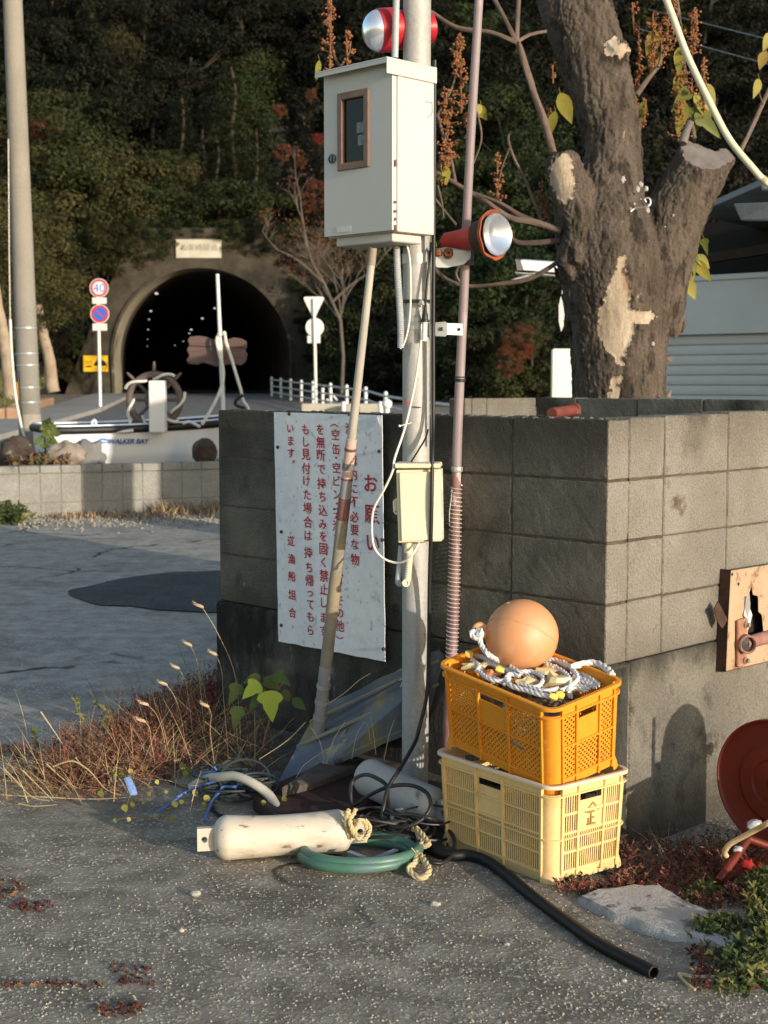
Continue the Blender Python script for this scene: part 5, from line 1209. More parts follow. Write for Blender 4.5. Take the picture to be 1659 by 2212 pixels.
# unseen bollard, added outside the picture to cast the shadow on the side wall
bo = Vector((1.045, 4.885, 0)) + Vector((.672, -.740, 0)).normalized() * .95
q = MB(); q.lathe(bo - ZV * .1, ZV, [(0, .152), (.42, .146), (.50, .14), (.56, .12), (.60, .085), (.625, .03), (.625, 0)], 24)
bl_ = tag(q.build('shadow_bollard', mat('grey_iron', (.12, .12, .13), (.18, .17, .17), vs=6, rough=.6, bump=.2), smooth=.8, loc=bo), 'unseen grey iron bollard added to cast the shadow on the side wall', 'bollard')
q = MB(); q.tube([bo + ZV * .34 + ER * .05, bo + ZV * .34 + ER * .17], .018, 12); q.ball(bo + ZV * .34 + ER * .17, .024, 10); q.build('side_pin', MATS['grey_iron'], bl_, smooth=.8)
q = MB(); w = random.Random(2)  # unseen rope coils, added for the low left part of that shadow
for k in range(5): q.tube([bo - ER * .22 + Vector((.11 * cos(a * .5), .09 * sin(a * .5), .03 + .055 * k + .01 * sin(a + k))) for a in range(13)], .028, 8)
tag(q.build('shadow_rope_pile', ROPET, smooth=.9, loc=bo - ER * .22), 'unseen pile of thick tan rope added to widen the shadow on the side wall', 'rope')
# ------------------------------------------------------------------ pale concrete slab set in the ground
SLAB = mat('pale_slab', (.42, .395, .36), (.52, .495, .455), vs=5, rough=.95, bump=1.2, bs=75, spots=[((.16, .14, .12), 9, .54, .12), ((.5, .47, .42), 60, .66, .06), ((.4, .3, .2), 5, .7, .06)])
sl_ = [(1262, 1935), (1290, 1918), (1360, 1910), (1425, 1912), (1478, 1942), (1545, 1968), (1625, 1990), (1650, 2010), (1610, 2030), (1565, 2050), (1530, 2032), (1480, 2015), (1440, 2012), (1380, 1990), (1330, 1972)]
q = MB(); top = []
w = random.Random(8)
for u, v in sl_: p = G(u, v, .02); top.append(p + Vector((w.uniform(-.01, .01), w.uniform(-.01, .01), w.uniform(-.003, .003))))
# build as a fan with a rough broken edge
ctr2 = sum(top, Vector()) / len(top); ring2 = []
for i in range(len(top)):
    a, b = top[i], top[(i + 1) % len(top)]
    for k in range(4): p = a.lerp(b, k / 4); ring2.append(p + Vector((noise.noise(p * 30), noise.noise(p * 30 + Vector((5, 0, 0))), 0)) * .008)
n = len(ring2); q.v = [ctr2] + [ctr2.lerp(p, .55) + ZV * .004 * noise.noise(p * 12) for p in ring2] + ring2 + [p + (p - ctr2).normalized() * .022 - ZV * .022 + ZV * .006 * noise.noise(p * 40) for p in ring2] + [p + (p - ctr2).normalized() * .03 - ZV * .07 for p in ring2]
for i in range(n):
    j = (i + 1) % n; q.f += [[0, 1 + i, 1 + j], [1 + i, 1 + n + i, 1 + n + j, 1 + j], [1 + n + i, 1 + 2 * n + i, 1 + 2 * n + j, 1 + n + j], [1 + 2 * n + i, 1 + 3 * n + i, 1 + 3 * n + j, 1 + 2 * n + j]]; q.m += [0] * 4
for f in q.f: f.reverse()
tag(q.build('concrete_slab', SLAB, smooth=.7, loc=(ctr2.x, ctr2.y, 0)), 'pale broken concrete slab set in the ground right of the crates', 'slab')
# ------------------------------------------------------------------ loose stones
STN = mat('pale_stone', (.46, .43, .37), (.36, .34, .3), vs=40, rough=.8, bump=.2, bs=90)
for u, v, r, lb in ((423, 1931, .0125, 'largest loose pale pebble on the asphalt below the white fender'), (392, 2010, .007, 'small pale pebble on the asphalt left of the centre foreground'), (940, 1953, .011, 'flat pale stone chip on the asphalt below the green hose'), (1348, 2118, .006, 'tiny white pebble just past the end of the black hose'), (1095, 2040, .006, 'small tan pebble on the open asphalt left of the black hose')):
    p = G(u, v, r * .5); q = MB(); q.ball(p, r, 12, (1.3, 1, .75), .35, u); tag(q.build('pebble', STN, smooth=.7, loc=p), lb, 'stone')
# scattered grit: too many to count
q = MB(); w = random.Random(31)
def grit(n, fn, r0, r1):
    for i in range(n):
        p = fn(); r = w.uniform(r0, r1) ; o = len(q.v); s = [w.uniform(.6, 1.3) for _ in range(3)]; a = w.uniform(0, 6)
        for d in ((1, 0, 0), (0, 1, 0), (-1, 0, 0), (0, -1, 0), (0, 0, 1), (0, 0, -1)):
            q.v.append(p + Vector((d[0] * cos(a) * s[0] - d[1] * sin(a) * s[1], d[0] * sin(a) * s[0] + d[1] * cos(a) * s[1], d[2] * .8)) * r)
        for f in ((0, 1, 4), (1, 2, 4), (2, 3, 4), (3, 0, 4), (1, 0, 5), (2, 1, 5), (3, 2, 5), (0, 3, 5)): q.f.append([o + k for k in f]); q.m.append(0)
def near():
    v = 1790 + 420 * w.random() ** .8; g_ = G(w.uniform(-40, 1700), v); return Vector((g_.x, g_.y, ground_z(g_.x, g_.y) + .0002))
grit(4200, near, .0016, .0046)
def far():
    v = w.gauss(1120, 11); g_ = G(w.uniform(40, 480), max(1096, v)); return Vector((g_.x, g_.y, .012))
grit(1500, far, .006, .022)
tag(q.build('grit', mat('grit_stone', (.46, .41, .325), (.2, .175, .14), vs=45, rough=.9)), kind='stuff')
# ------------------------------------------------------------------ low planter wall
PLB = mat('pale_planter_block', (.24, .228, .20), (.32, .305, .265), vs=2.5, rough=.9, bump=.6, bs=40, grain=.2, gs=40, spots=[((.28, .26, .22), 4, .6, .12)])
A = Vector((-5.6, 14.95, 0)); B_ = G(380, 1107); A = G(0, 1121); dirp = (B_ - A).normalized(); nrm = Vector((-dirp.y, dirp.x, 0))
A = A - dirp * 1.6; PL = 8.6; HT = .565
t = thing('planter_wall', 'low pale concrete block wall in front of the white boat', 'wall', A)
q = MB(); x = 0; bl = .226
while x < PL:
    q.box(A + dirp * (x + .003) - ZV * .1, dirp * (bl - .006), nrm * .13, ZV * (.255 - .003)); q.box(A + dirp * (x + .003) + ZV * .158, dirp * (bl - .006), nrm * .13, ZV * (HT - .085 - .158 - .005)); x += bl
q.build('wall_block', PLB, t, bevel=.006)
q = MB(); q.box(A + nrm * .008 - ZV * .1, dirp * PL, nrm * .11, ZV * (HT + .08)); q.build('mortar', mat('pale_mortar', (.27, .25, .215)), t)
q = MB(); x = 0; w = random.Random(3)
while x < PL: q.box(A + dirp * (x + .003) - nrm * .012 + ZV * (HT - .085), dirp * (bl * 1.0 - .006), nrm * .16, ZV * .085); x += bl
q.build('coping', PLB, t, bevel=.008)
q = MB(); q.add([A + nrm * .1 + ZV * (HT - .10), A + dirp * PL + nrm * .1 + ZV * (HT - .10), A + dirp * PL + nrm * 3.4 + ZV * (HT - .06), A + nrm * 3.4 + ZV * (HT - .06), A + nrm * 3.41, A + dirp * PL + nrm * 3.41], [(0, 1, 2, 3), (3, 2, 5, 4)])
tag(q.build('planter_soil', SOIL), kind='structure')
# ------------------------------------------------------------------ boat
HULL = mat('white_hull', (.76, .78, .80), (.82, .84, .86), vs=1.5, rough=.35, bump=.02, spots=[((.5, .51, .53), 3, .64, .12)])
RAIL = mat('black_rubber_rail', (.014, .014, .015), rough=.5)
h = Vector((.905, .425, 0)).normalized(); side = Vector((-h.y, h.x, 0))       # side points away from the camera
st = P(119, 929, 16.4); st.z = 0
bt = thing('boat', 'small white dinghy with a black rubbing rail displayed behind the low block wall', 'boat', (st.x, st.y, .45))
BL_, BM, ZR, ZBt = 2.75, 1.28, .935, .44
def hullpt(s, k):       # s 0 stern..1 bow, k -1 near gunwale .. 0 keel .. 1 far gunwale
    wid = BM / 2 * (1 - max(0, (s - .45) / .55) ** 2.3) * (1 - .04 * (1 - s))
    a = abs(k); zz = ZBt + .10 * max(0, s - .6) / .4 * 1.2 + (ZR + .10 * s * s - ZBt - .1 * max(0, s - .6) / .4) * (a ** 2.5)
    prof = wid * (a ** .2 if a > 0 else 0) * .94 + wid * .06 * a
    lap = .010 * ((a * 4) % 1) * (1 if a < .98 else 0)
    return st + h * (s * BL_ + (0 if s > 0 else -.0) + .12 * s * a) + side * (BM / 2) + side * (prof + lap) * (1 if k > 0 else -1) + ZV * zz
ns, nk = 24, 33; q = MB()
for i in range(ns + 1):
    for j in range(nk): q.v.append(hullpt(i / ns, -1 + 2 * j / (nk - 1)))
for i in range(ns):
    for j in range(nk - 1): a = i * nk + j; q.f.append([a, a + 1, a + nk + 1, a + nk]); q.m.append(0)
q.f.append([j for j in range(nk)][::-1]); q.m.append(0)
q.build('hull', HULL, bt, smooth=.45)
q = MB(); pts = [hullpt(i / 24, -1) for i in range(25)] + [hullpt(1 - i / 24, 1) for i in range(25)]
cc_ = sum(pts, Vector()) / len(pts); q.tube([p + (p - cc_).normalized() * .012 - ZV * .022 for p in pts], .040, 10, closed=True, flat=1.15); q.build('rub_rail', RAIL, bt, smooth=.9)
q = MB(); q.tube([p + ZV * .024 for p in pts], .016, 8, closed=True); q.build('gunwale', HULL, bt, smooth=.9)
q = MB(); z_ = .90
dk = [hullpt(i / 12 * .98, -1) + side * .03 for i in range(13)] + [hullpt((1 - i / 12) * .98, 1) - side * .03 for i in range(13)]
q.add([Vector((p.x, p.y, z_)) for p in dk], [tuple(range(26))]); q.build('deck', HULL, bt)
def onhull(u, v):
    # nearest hull side point by the picture
    best = None
    for i in range(0, 121):
        for j in range(0, 41):
            p = hullpt(i / 120 * .7, -1 + j / 40 * .6); r = p - Vector((0, 0, EYE)); uu = 829.5 + r.x / r.dot(FWD) * F; vv = 1106 - r.dot(UPV) / r.dot(FWD) * F
            e = (uu - u) ** 2 + (vv - v) ** 2
            if best is None or e < best[0]: best = (e, p)
    return best[1]
BLUE = mat('navy_lettering', (.02, .05, .22), (.03, .08, .3), vs=12, rough=.5)
q = MB(); p = onhull(276, 952); pl_ = onhull(236, 953); pr_ = onhull(318, 951); ex = (pr_ - pl_).normalized()
nh = Vector((ex.y, -ex.x, 0)).normalized()
up_ = (ZV - nh * .28).normalized()
wt = 88 * p.y / F; vs_, fs_ = text_geo('WALKER BAY', 1); tw = max(a.x for a in vs_) - min(a.x for a in vs_)
put_text(q, 'WALKER BAY', wt / tw, p + nh * .022, ex, up_, shear=.35, off=.03)
q.build('lettering', BLUE, bt)
q = MB(); pe = onhull(223, 953) + nh * .018; el_ = [pe + ex * .062 * cos(2 * pi * k / 24) + up_ * .030 * sin(2 * pi * k / 24) for k in range(24)]; q.prism(el_, nh * .002)
lg = q.build('emblem', mat('emblem_blue', (.05, .16, .42), rough=.5), bt)
q = MB(); q.prism([pe + nh * .0035 + ex * a + up_ * b for a, b in ((-.045, -.008), (-.01, .012), (.01, -.002), (.03, .008), (.045, -.01), (0, -.018))], nh * .001); q.build('emblem_wave', mat('emblem_pale', (.5, .58, .68)), lg)
# cleats and little rails on the near end
q = MB()
pc = [P(205, 930, 16.75), P(207, 912, 16.75), P(203, 908, 16.75), P(199, 913, 16.75), P(201, 930, 16.75)]; q.tube(cr(pc, 4), .016, 8); q.tube([P(281, 932, 16.85), P(281, 909, 16.85)], .018, 8); q.tube(cr([P(205, 925, 16.7), P(240, 933, 16.7), P(288, 930, 16.75)], 5), .02, 8); q.tube(cr([P(395, 915, 17.0), P(410, 911, 17.0), P(432, 922, 17.05)], 4), .018, 8)
q.build('deck_fitting', HULL, bt, smooth=.9)
# steering wheel, post and mast stand on the boat
WD = mat('dark_brown_wood', (.10, .068, .055), (.15, .105, .088), vs=6, rough=.55, bump=.1)
cw = P(334, 864, 16.95); Rw = 55 * 16.95 / F
t = thing('ship_wheel', 'dark wooden ship steering wheel wound with white rope standing on the boat', 'ship wheel', cw - ZV * Rw)
q = MB(); q.tube([cw + Vector((cos(k * pi / 20), .03, sin(k * pi / 20))) * Rw for k in range(40)], .040, 12, closed=True); q.tube([cw + Vector((cos(k * pi / 16) * .09, 0, sin(k * pi / 16) * .09)) for k in range(32)], .035, 10, closed=True); q.build('wheel_rim', WD, t, smooth=.9)
for k in range(8):
    a = pi / 2 + k * pi / 4 + .0; d = Vector((cos(a), 0, sin(a))); ext = 1.5 if k in (0, 1, 7, 2, 6) else 1.22
    if k in (2, 6): ext = 1.05
    q = MB(); q.lathe(cw, d, [(.05, .022), (Rw * .5, .02), (Rw * .9, .022), (Rw * 1.1, .016), (Rw * 1.25, .022), (Rw * ext, .014), (Rw * ext, 0)] if ext > 1.3 else [(.05, .022), (Rw * .5, .02), (Rw * ext, .022), (Rw * ext, 0)], 10); q.build('spoke', WD, t, smooth=.8)
q = MB()
for a0, a1, sg in ((158, 112, 1), (92, 50, -1), (14, -38, 1), (178, 218, -1), (232, 272, -1), (-42, -62, 1)):
    pts = []
    for k in range(9):
        f = k / 8; a = radians(lerp(a0, a1, f)); rr = Rw + sg * .062 * cos(f * pi) + .004
        pts.append(cw + Vector((cos(a) * rr, -.052 * sin(f * pi) - .004, sin(a) * rr)))
    q.tube(cr(pts, 4), .0185, 8)
q.build('wound_rope', WCAB, t, smooth=.9)
PWH = mat('white_post_paint', (.72, .70, .66), (.76, .74, .7), vs=3, rough=.5)
a, b = P(322, 925, 16.7), P(355, 822, 16.7)
q = MB(); q.box((a.x, 16.7, .88), (b.x - a.x, .0, 0), (0, .18, 0), (0, 0, b.z - .88)); tag(q.build('wheel_post', PWH, loc=(a.x, 16.7, .88), bevel=.008), 'white square post in front of the ship wheel on the boat', 'post')
t = thing('mast', 'thin white mast with slack ropes standing on the boat', 'mast', P(484, 912, 17.1))
q = MB(); q.tube([P(469.5, 592, 17.1), P(484, 920, 17.1)], [.021, .028], 12); q.build('mast_pole', PWH, t, smooth=.8)
q = MB(); q.tube(cr([P(474, 722, 17.06), P(468, 735, 17.06), P(474, 765, 17.06), P(482, 800, 17.06), P(480, 830, 17.06), P(468, 862, 17.0), P(450, 895, 16.95), P(436, 917, 16.9)], 6), .020, 8); q.build('stay_rope', WCAB, t, smooth=.9)
q = MB(); q.tube(cr([P(474, 722, 17.05), P(485, 722, 17.06), P(488, 738, 17.06), P(500, 775, 17.1), P(512, 815, 17.1), P(521, 845, 17.1), P(524, 862, 17.1), P(535, 880, 17.1), P(545, 905, 17.1)], 6), .019, 8); q.ball(P(475, 722, 17.06), .035, 10); q.ball(P(484, 720, 17.05), .028, 10); q.build('stay_rope', WCAB, t, smooth=.9)
q = MB(); q.tube(cr([P(525, 853, 17.08), P(512, 862, 17.08), P(508, 872, 17.08), P(516, 878, 17.08), P(530, 882, 17.08)], 5), .02, 8); q.build('dark_hook', BLK, t, smooth=.9)
BRD = mat('brown_board', (.10, .06, .05), (.14, .088, .075), vs=3, rough=.6, spots=[((.1, .05, .045), 5, .6, .1)], stretch=(1, 1, 5))
q = MB(); bp_ = [(405, 735), (410, 727), (430, 725), (448, 728), (456, 732), (470, 735), (490, 733), (505, 729), (520, 731), (532, 737), (533, 750), (529, 757), (534, 765), (531, 781), (520, 790), (505, 786), (485, 789), (465, 792), (452, 787), (440, 783), (425, 788), (408, 786), (402, 779), (409, 768), (403, 756), (409, 745)]
q.prism([P(u, v, 17.2) for u, v in bp_], (0, .05, 0)); wb = tag(q.build('wooden_board', BRD, loc=P(468, 792, 17.2), bevel=.006), 'brown wooden board with wavy ends fixed behind the mast', 'board')
q = MB(); q.box(P(407, 748, 17.19), P(530, 752, 17.19) - P(407, 748, 17.19), (0, .02, 0), (0, 0, .012)); q.build('board_seam', mat('dark_seam', (.05, .025, .02)), wb)
# rocks in the planter
RK1 = mat('pale_tan_rock', (.25, .195, .145), (.36, .305, .245), vs=5, rough=.9, bump=.8, bs=16, spots=[((.12, .08, .05), 3.5, .56, .1)])
RK2 = mat('grey_rock', (.17, .165, .155), (.24, .235, .225), vs=3, rough=.9, bump=.6, bs=18)
RK3 = mat('dark_mottled_rock', (.035, .02, .013), (.10, .075, .06), vs=7, rough=.95, bump=1, bs=20, spots=[((.3, .27, .23), 8, .6, .08)])
for u, v, Y, r, sq, m_, lb in ((35, 985, 16.0, .20, (1, .8, 1.1), RK3, 'dark brown jagged rock at the foot of the concrete utility pole'), (142, 985, 15.95, .18, (1.2, .8, .85), RK1, 'pale tan pitted rock in the planter near the stern of the boat'), (190, 990, 16.15, .2, (1.05, .9, 1.0), RK2, 'smooth grey rock leaning against the near end of the boat hull'), (442, 976, 16.5, .150, (1, .8, 1.02), RK3, 'round dark mottled rock by the boat at the corner of the dark block wall')):
    q = MB(); q.ball(P(u, v, Y), r, 28, sq, .16 if u == 442 else .34, u); tag(q.build('rock', m_, smooth=.9, loc=P(u, v, Y) - ZV * r), lb, 'rock')
# ------------------------------------------------------------------ concrete utility pole at the left
UPM = mat('utility_concrete', (.215, .20, .168), (.27, .25, .212), vs=1.5, rough=.88, bump=.5, bs=60, grain=.15, gs=60, spots=[((.24, .22, .18), 3, .6, .15)])
YU = 18.4; a, b = P(66, 955, YU), P(26, -30, YU); du = (b - a).normalized(); a0 = a - du * ((a.z - .2) / du.z)
ut = thing('utility_pole', 'tall round concrete utility pole at the left edge behind the low block wall', 'utility pole', a0)
q = MB(); Lp = 8.5; q.tube([a0 + du * Lp * k / 8 for k in range(9)], [lerp(.147, .108, k / 8) for k in range(9)], 28); q.build('pole', UPM, ut, smooth=.8)
def uat(v):
    z = P(60, v, YU).z; return a0 + du * ((z - a0.z) / du.z), lerp(.147, .108, (z - a0.z) / Lp)
for v in (710, 765, 790, 838, 870):
    p, r = uat(v); q = MB(); q.lathe(p, du, [(0, r + .001), (0, r + .005), (.014, r + .005), (.014, r + .001)], 28); q.build('steel_band', GALV2, ut, smooth=.6)
p, r = uat(905); q = MB(); q.lathe(p, du, [(-.12, r + .0015), (-.12, r + .0025), (.06, r + .0025), (.06, r + .0015)], 28); q.build('pale_patch', mat('pale_patch', (.42, .37, .29), (.3, .27, .22), vs=6), ut, smooth=.6)
gw = thing('guy_guard', 'thin pale guy wire guard slanting beside the utility pole', 'guy wire', P(56, 950, 17.9))
q = MB(); q.tube(cr([P(22, 690, 18.0), P(25, 760, 17.98), P(33, 850, 17.95), P(46, 920, 17.92), P(57, 958, 17.9)], 5), .018, 8); q.tube([P(22, 690, 18.0), P(20, 560, 18.05), P(18, 300, 18.15)], .006, 6); q.build('guard_tube', WCAB, gw, smooth=.9)
q = MB(); q.tube([P(38, 800, 18.1), P(42, 870, 18.1), P(50, 945, 18.05)], .022, 8); q.build('black_cover', BLK, gw, smooth=.9)
q = MB(); q.tube([P(36, 825, 18.0), P(38.5, 865, 18.0)], .012, 8); q.build('yellow_strip', mat('orange_yellow_strip', (.45, .2, .01)), gw, smooth=.9)
# ------------------------------------------------------------------ road signs
YS = 46.0; zgs = zg(YS)
MATW = mat('sign_white', (.72, .71, .68), rough=.5); SRED = mat('sign_red', (.48, .02, .03), rough=.45); SBLU = mat('sign_blue', (.03, .12, .52), rough=.45); SGRY = mat('sign_grey_ink', (.32, .32, .31), (.5, .5, .48), vs=20)
t = thing('speed_sign', 'white post with a round 40 speed sign over a round no parking sign', 'road sign', (P(217, 893, YS).x, YS, zgs))
q = MB(); q.tube([Vector((P(217, 893, YS).x, YS, zgs)), P(211, 604, YS)], .052, 12); q.build('sign_post', MATW, t, smooth=.8)
def disc(cu, cv, r, name, kind):
    c = P(cu, cv, YS - .09); q = MB(); q.lathe(c, (0, -1, 0), [(-.012, 0), (-.012, r), (0, r), (.001, 0)], 36); o = q.build(name, MATW, t)
    q = MB(); q.lathe(c + Vector((0, -.003, 0)), (0, -1, 0), [(0, r * .93), (.002, r * .93), (.002, r * .70), (0, r * .70)], 36, cap=False); q.build('red_ring', SRED, o)
    if kind == '40':
        q = MB(); vs1, _ = text_geo('40', 1); put_text(q, '40', .40, c + Vector((0, -.006, 0)), (1, 0, 0), (0, 0, 1)); q.build('lettering', SBLU, o)
    else:
        q = MB(); q.lathe(c + Vector((0, -.002, 0)), (0, -1, 0), [(0, r * .715), (.002, r * .715), (.0021, 0)], 36); q.build('blue_field', SBLU, o)
        q = MB(); d = Vector((1, 0, -1)).normalized() * r * .75; q.bar(c - d + Vector((0, -.0065, 0)), c + d + Vector((0, -.0065, 0)), r * .14, (0, -1, 0), .002); q.build('red_bar', SRED, o)
disc(214, 622, .30, 'speed_disc', '40'); disc(215.5, 678, .30, 'no_parking_disc', 'np')
for (u0, v0, u1, v1, rows) in ((199, 643, 230, 656, 1), (200, 699, 231, 714, 2)):
    a, b = P(u0, v0, YS - .09), P(u1, v1, YS - .09); q = MB(); q.box((a.x, a.y, b.z), (b.x - a.x, 0, 0), (0, .015, 0), (0, 0, a.z - b.z)); o = q.build('sub_plate', MATW, t, bevel=.006)
    q = MB(); w = random.Random(u0)
    for r_ in range(rows):
        zc = lerp(a.z, b.z, (r_ + .5) / rows)
        for k in range(7): q.cbox((a.x + (b.x - a.x) * (.2 + .1 * k), a.y - .002, zc + w.uniform(-.01, .01)), (.022, 0, 0), (0, .002, 0), (0, 0, .05))
    q.build('faint_print', SGRY, o)
# give way sign seen from the back
YG = 50.; t = thing('give_way_sign', 'white road sign seen from behind with an inverted triangle over a disc', 'road sign', (P(682, 905, YG).x, YG, zg(YG)))
q = MB(); q.tube([Vector((P(683, 905, YG).x, YG, zg(YG))), P(678, 645, YG)], .055, 12); q.build('sign_post', MATW, t, smooth=.8)
SBK = mat('sign_back_white', (.74, .72, .66), (.68, .66, .6), vs=3, rough=.5)
q = MB(); tri = []
for (cu, cv), (pu, pv), (nu, nv) in (((654, 641), (678, 691), (702, 641)), ((702, 641), (654, 641), (678, 691)), ((678, 691), (702, 641), (654, 641))):
    c_, pr, nx_ = P(cu, cv, YG + .06), P(pu, pv, YG + .06), P(nu, nv, YG + .06)
    for k in range(5): f = k / 4; a_ = c_.lerp(pr, .14); b_ = c_.lerp(nx_, .14); tri.append(a_.lerp(c_, f).lerp(c_.lerp(b_, f), f))
q.prism(tri, (0, .02, 0)); q.build('triangle_plate', SBK, t)
q = MB(); q.lathe(P(680, 707, YG + .06), (0, 1, 0), [(0, 0), (0, .32), (.015, .32), (.016, 0)], 32); q.build('disc_plate', SBK, t)
a, b = P(664, 725, YG + .06), P(692, 741, YG + .06); q = MB(); q.box((a.x, a.y, b.z), (b.x - a.x, 0, 0), (0, .015, 0), (0, 0, a.z - b.z)); q.build('sub_plate', SBK, t, bevel=.006)
q = MB()
for (u, v) in ((678, 652), (680, 705), (680, 732)): q.cbox(P(u, v, YG + .052), (.2, 0, 0), (0, .015, 0), (0, 0, .03))
q.build('post_clamp', GALV2, t)
# ------------------------------------------------------------------ railing beside the road
RLW = mat('white_rail_paint', (.62, .63, .63), (.68, .69, .69), vs=3, rough=.5)
rpts = [(587, 62.0), (607, 59.5), (628, 57), (651, 54.5), (676, 52.2), (714, 49), (749, 46), (790, 43), (833, 37.5), (905, 33.5), (985, 30.5), (1080, 28), (1190, 26)]
def rxy(u, Y): p = P(u, 840, Y); return Vector((p.x, p.y, zg(Y)))
base = [rxy(*a) for a in rpts]
t = thing('railing', 'white tubular metal railing running along the road from the tunnel', 'railing', base[0])
for p in base: q = MB(); q.tube([p - ZV * .1, p + ZV * .80], .055, 10); q.ball(p + ZV * .80, .06, 8); q.build('railing_post', RLW, t, smooth=.8)
for hz in (.73, .46, .2):
    q = MB(); q.tube(cr([p + ZV * hz + Vector((0, -.03, 0)) for p in base], 4), .032, 8); q.build('rail', RLW, t, smooth=.9)
t = thing('bent_railing', 'short broken white railing piece leaning beside the main railing', 'railing', rxy(700, 50.5))
q = MB(); q.tube([P(697, 880, 50.5), P(697, 838, 50.5)], .06, 8); q.tube([P(716, 870, 50.5), P(712, 838, 50.5)], .05, 8); q.tube([P(712, 843, 50.5), P(728, 865, 50.5)], .035, 8); q.tube([P(706, 862, 50.4), P(722, 880, 50.4)], .03, 8); q.build('bent_rail', RLW, t, smooth=.9)
KB = mat('beige_concrete_block', (.40, .36, .28), (.46, .42, .34), vs=2, rough=.9, bump=.2)
for u0, u1, v0, Y, lb in ((651, 740, 872, 33., 'left long beige concrete barrier block beyond the wall'), (748, 828, 872, 32.4, 'right long beige concrete barrier block beyond the wall')):
    a, b = P(u0, v0, Y), P(u1, v0, Y); q = MB(); q.box((a.x, Y, zg(Y) - .05), (b.x - a.x, 0, 0), (0, .35, 0), (0, 0, a.z - zg(Y) + .05)); tag(q.build('barrier_block', KB, loc=(a.x, Y, zg(Y)), bevel=.04, seg=2), lb, 'barrier', 'concrete barrier blocks')
for u, v, lb in ((742, 869, 'short white marker post between the two beige barrier blocks'), (822, 869, 'short white marker post at the right end of the beige barrier blocks')):
    a = P(u, v, 31.8); q = MB(); q.tube([Vector((a.x, a.y, zg(31.8))), a], .055, 12); q.ball(a, .056, 10, (1, 1, .4)); tag(q.build('marker_post', MATW, smooth=.8, loc=(a.x, a.y, zg(31.8))), lb, 'post', 'short white marker posts')
a = P(836, 873, 31.0); q = MB(); q.ball(a, .115, 18); q.tube([Vector((a.x, a.y, zg(31))), a], .06, 12); tag(q.build('ball_post', MATW, smooth=.9, loc=(a.x, a.y, zg(31))), 'white post topped with a round ball beside the barrier blocks', 'post')
# ------------------------------------------------------------------ grass bank with its brick edge, left
BRK = mat('old_brick_edge', (.27, .16, .10), (.36, .24, .16), vs=2, rough=.9, bump=.5, bs=10, spots=[((.15, .12, .07), 2.5, .55, .15)])
q = MB(); e0, e1 = Vector((-19, 33.0, 0)), Vector((-9.75, 37.5, 0)); d = (e1 - e0).normalized(); nn = Vector((-d.y, d.x, 0)); L = (e1 - e0).length; w = random.Random(5); x = 0
while x < L:
    bw_ = .42; q.box(e0 + d * (x + .01) + ZV * .1, d * (bw_ - .02), nn * .3, ZV * (.66 + w.uniform(-.02, .02))); x += bw_
e2_ = Vector((-11.6, 50, 0)); d2 = (e2_ - e1).normalized(); n2 = Vector((-d2.y, d2.x, 0)); x = 0
while x < (e2_ - e1).length: q.box(e1 + d2 * (x + .01) + ZV * (.1 + .012 * x), d2 * .4, n2 * .3, ZV * (.66 - .012 * x * .3)); x += .42
tag(q.build('brick_edge', BRK, loc=e0, bevel=.03), 'low weathered brick kerb wall along the grass bank left of the road', 'wall')
BANK = mat('grass_bank', (.10, .10, .03), (.17, .14, .05), vs=1.2, rough=1, bump=.8, bs=20, spots=[((.22, .15, .07), 1.5, .56, .15)])
q = MB(); rows = []
for k in range(6):
    f = k / 5; rows.append([e0 + nn * .1 + Vector((-8, 14 * f, .72 + 1.5 * f)), e0 + nn * .1 + Vector((2, 14 * f, .72 + 1.35 * f)), e0.lerp(e1, .6) + nn * .1 + Vector((-.3 * f, 14 * f, .72 + 1.2 * f)), e1 + nn * .15 + Vector((-.2 - 1.6 * f, 13 * f, .74 + .7 * f))])
for r in rows: q.v += r
for j in range(5):
    for i in range(3): a = j * 4 + i; q.f.append([a, a + 1, a + 5, a + 4]); q.m.append(0)
tag(q.build('grass_bank', BANK, smooth=.9), kind='structure')
q = MB(); w = random.Random(77)
for i in range(5200):
    f, s = w.random(), w.random(); jx = int(min(4, f * 5)); ff = f * 5 - jx; ix = int(min(2, s * 3)); ss = s * 3 - ix
    p = rows[jx][ix].lerp(rows[jx][ix + 1], ss).lerp(rows[jx + 1][ix].lerp(rows[jx + 1][ix + 1], ss), ff)
    hgt = w.uniform(.06, .2); d = Vector((w.uniform(-.1, .1), w.uniform(-.1, .1), hgt)); e = Vector((w.uniform(.012, .03), 0, 0)); q.mi = w.choice([0, 0, 1]); q.add([p - e, p + e, p + d], [(0, 1, 2)])
tag(q.build('bank_grass', [mat('bank_grass_green', (.07, .085, .02), (.12, .12, .04), vs=.8, rough=.9), mat('bank_grass_straw', (.20, .15, .06), (.14, .12, .05), vs=1, rough=.9)]), kind='stuff')
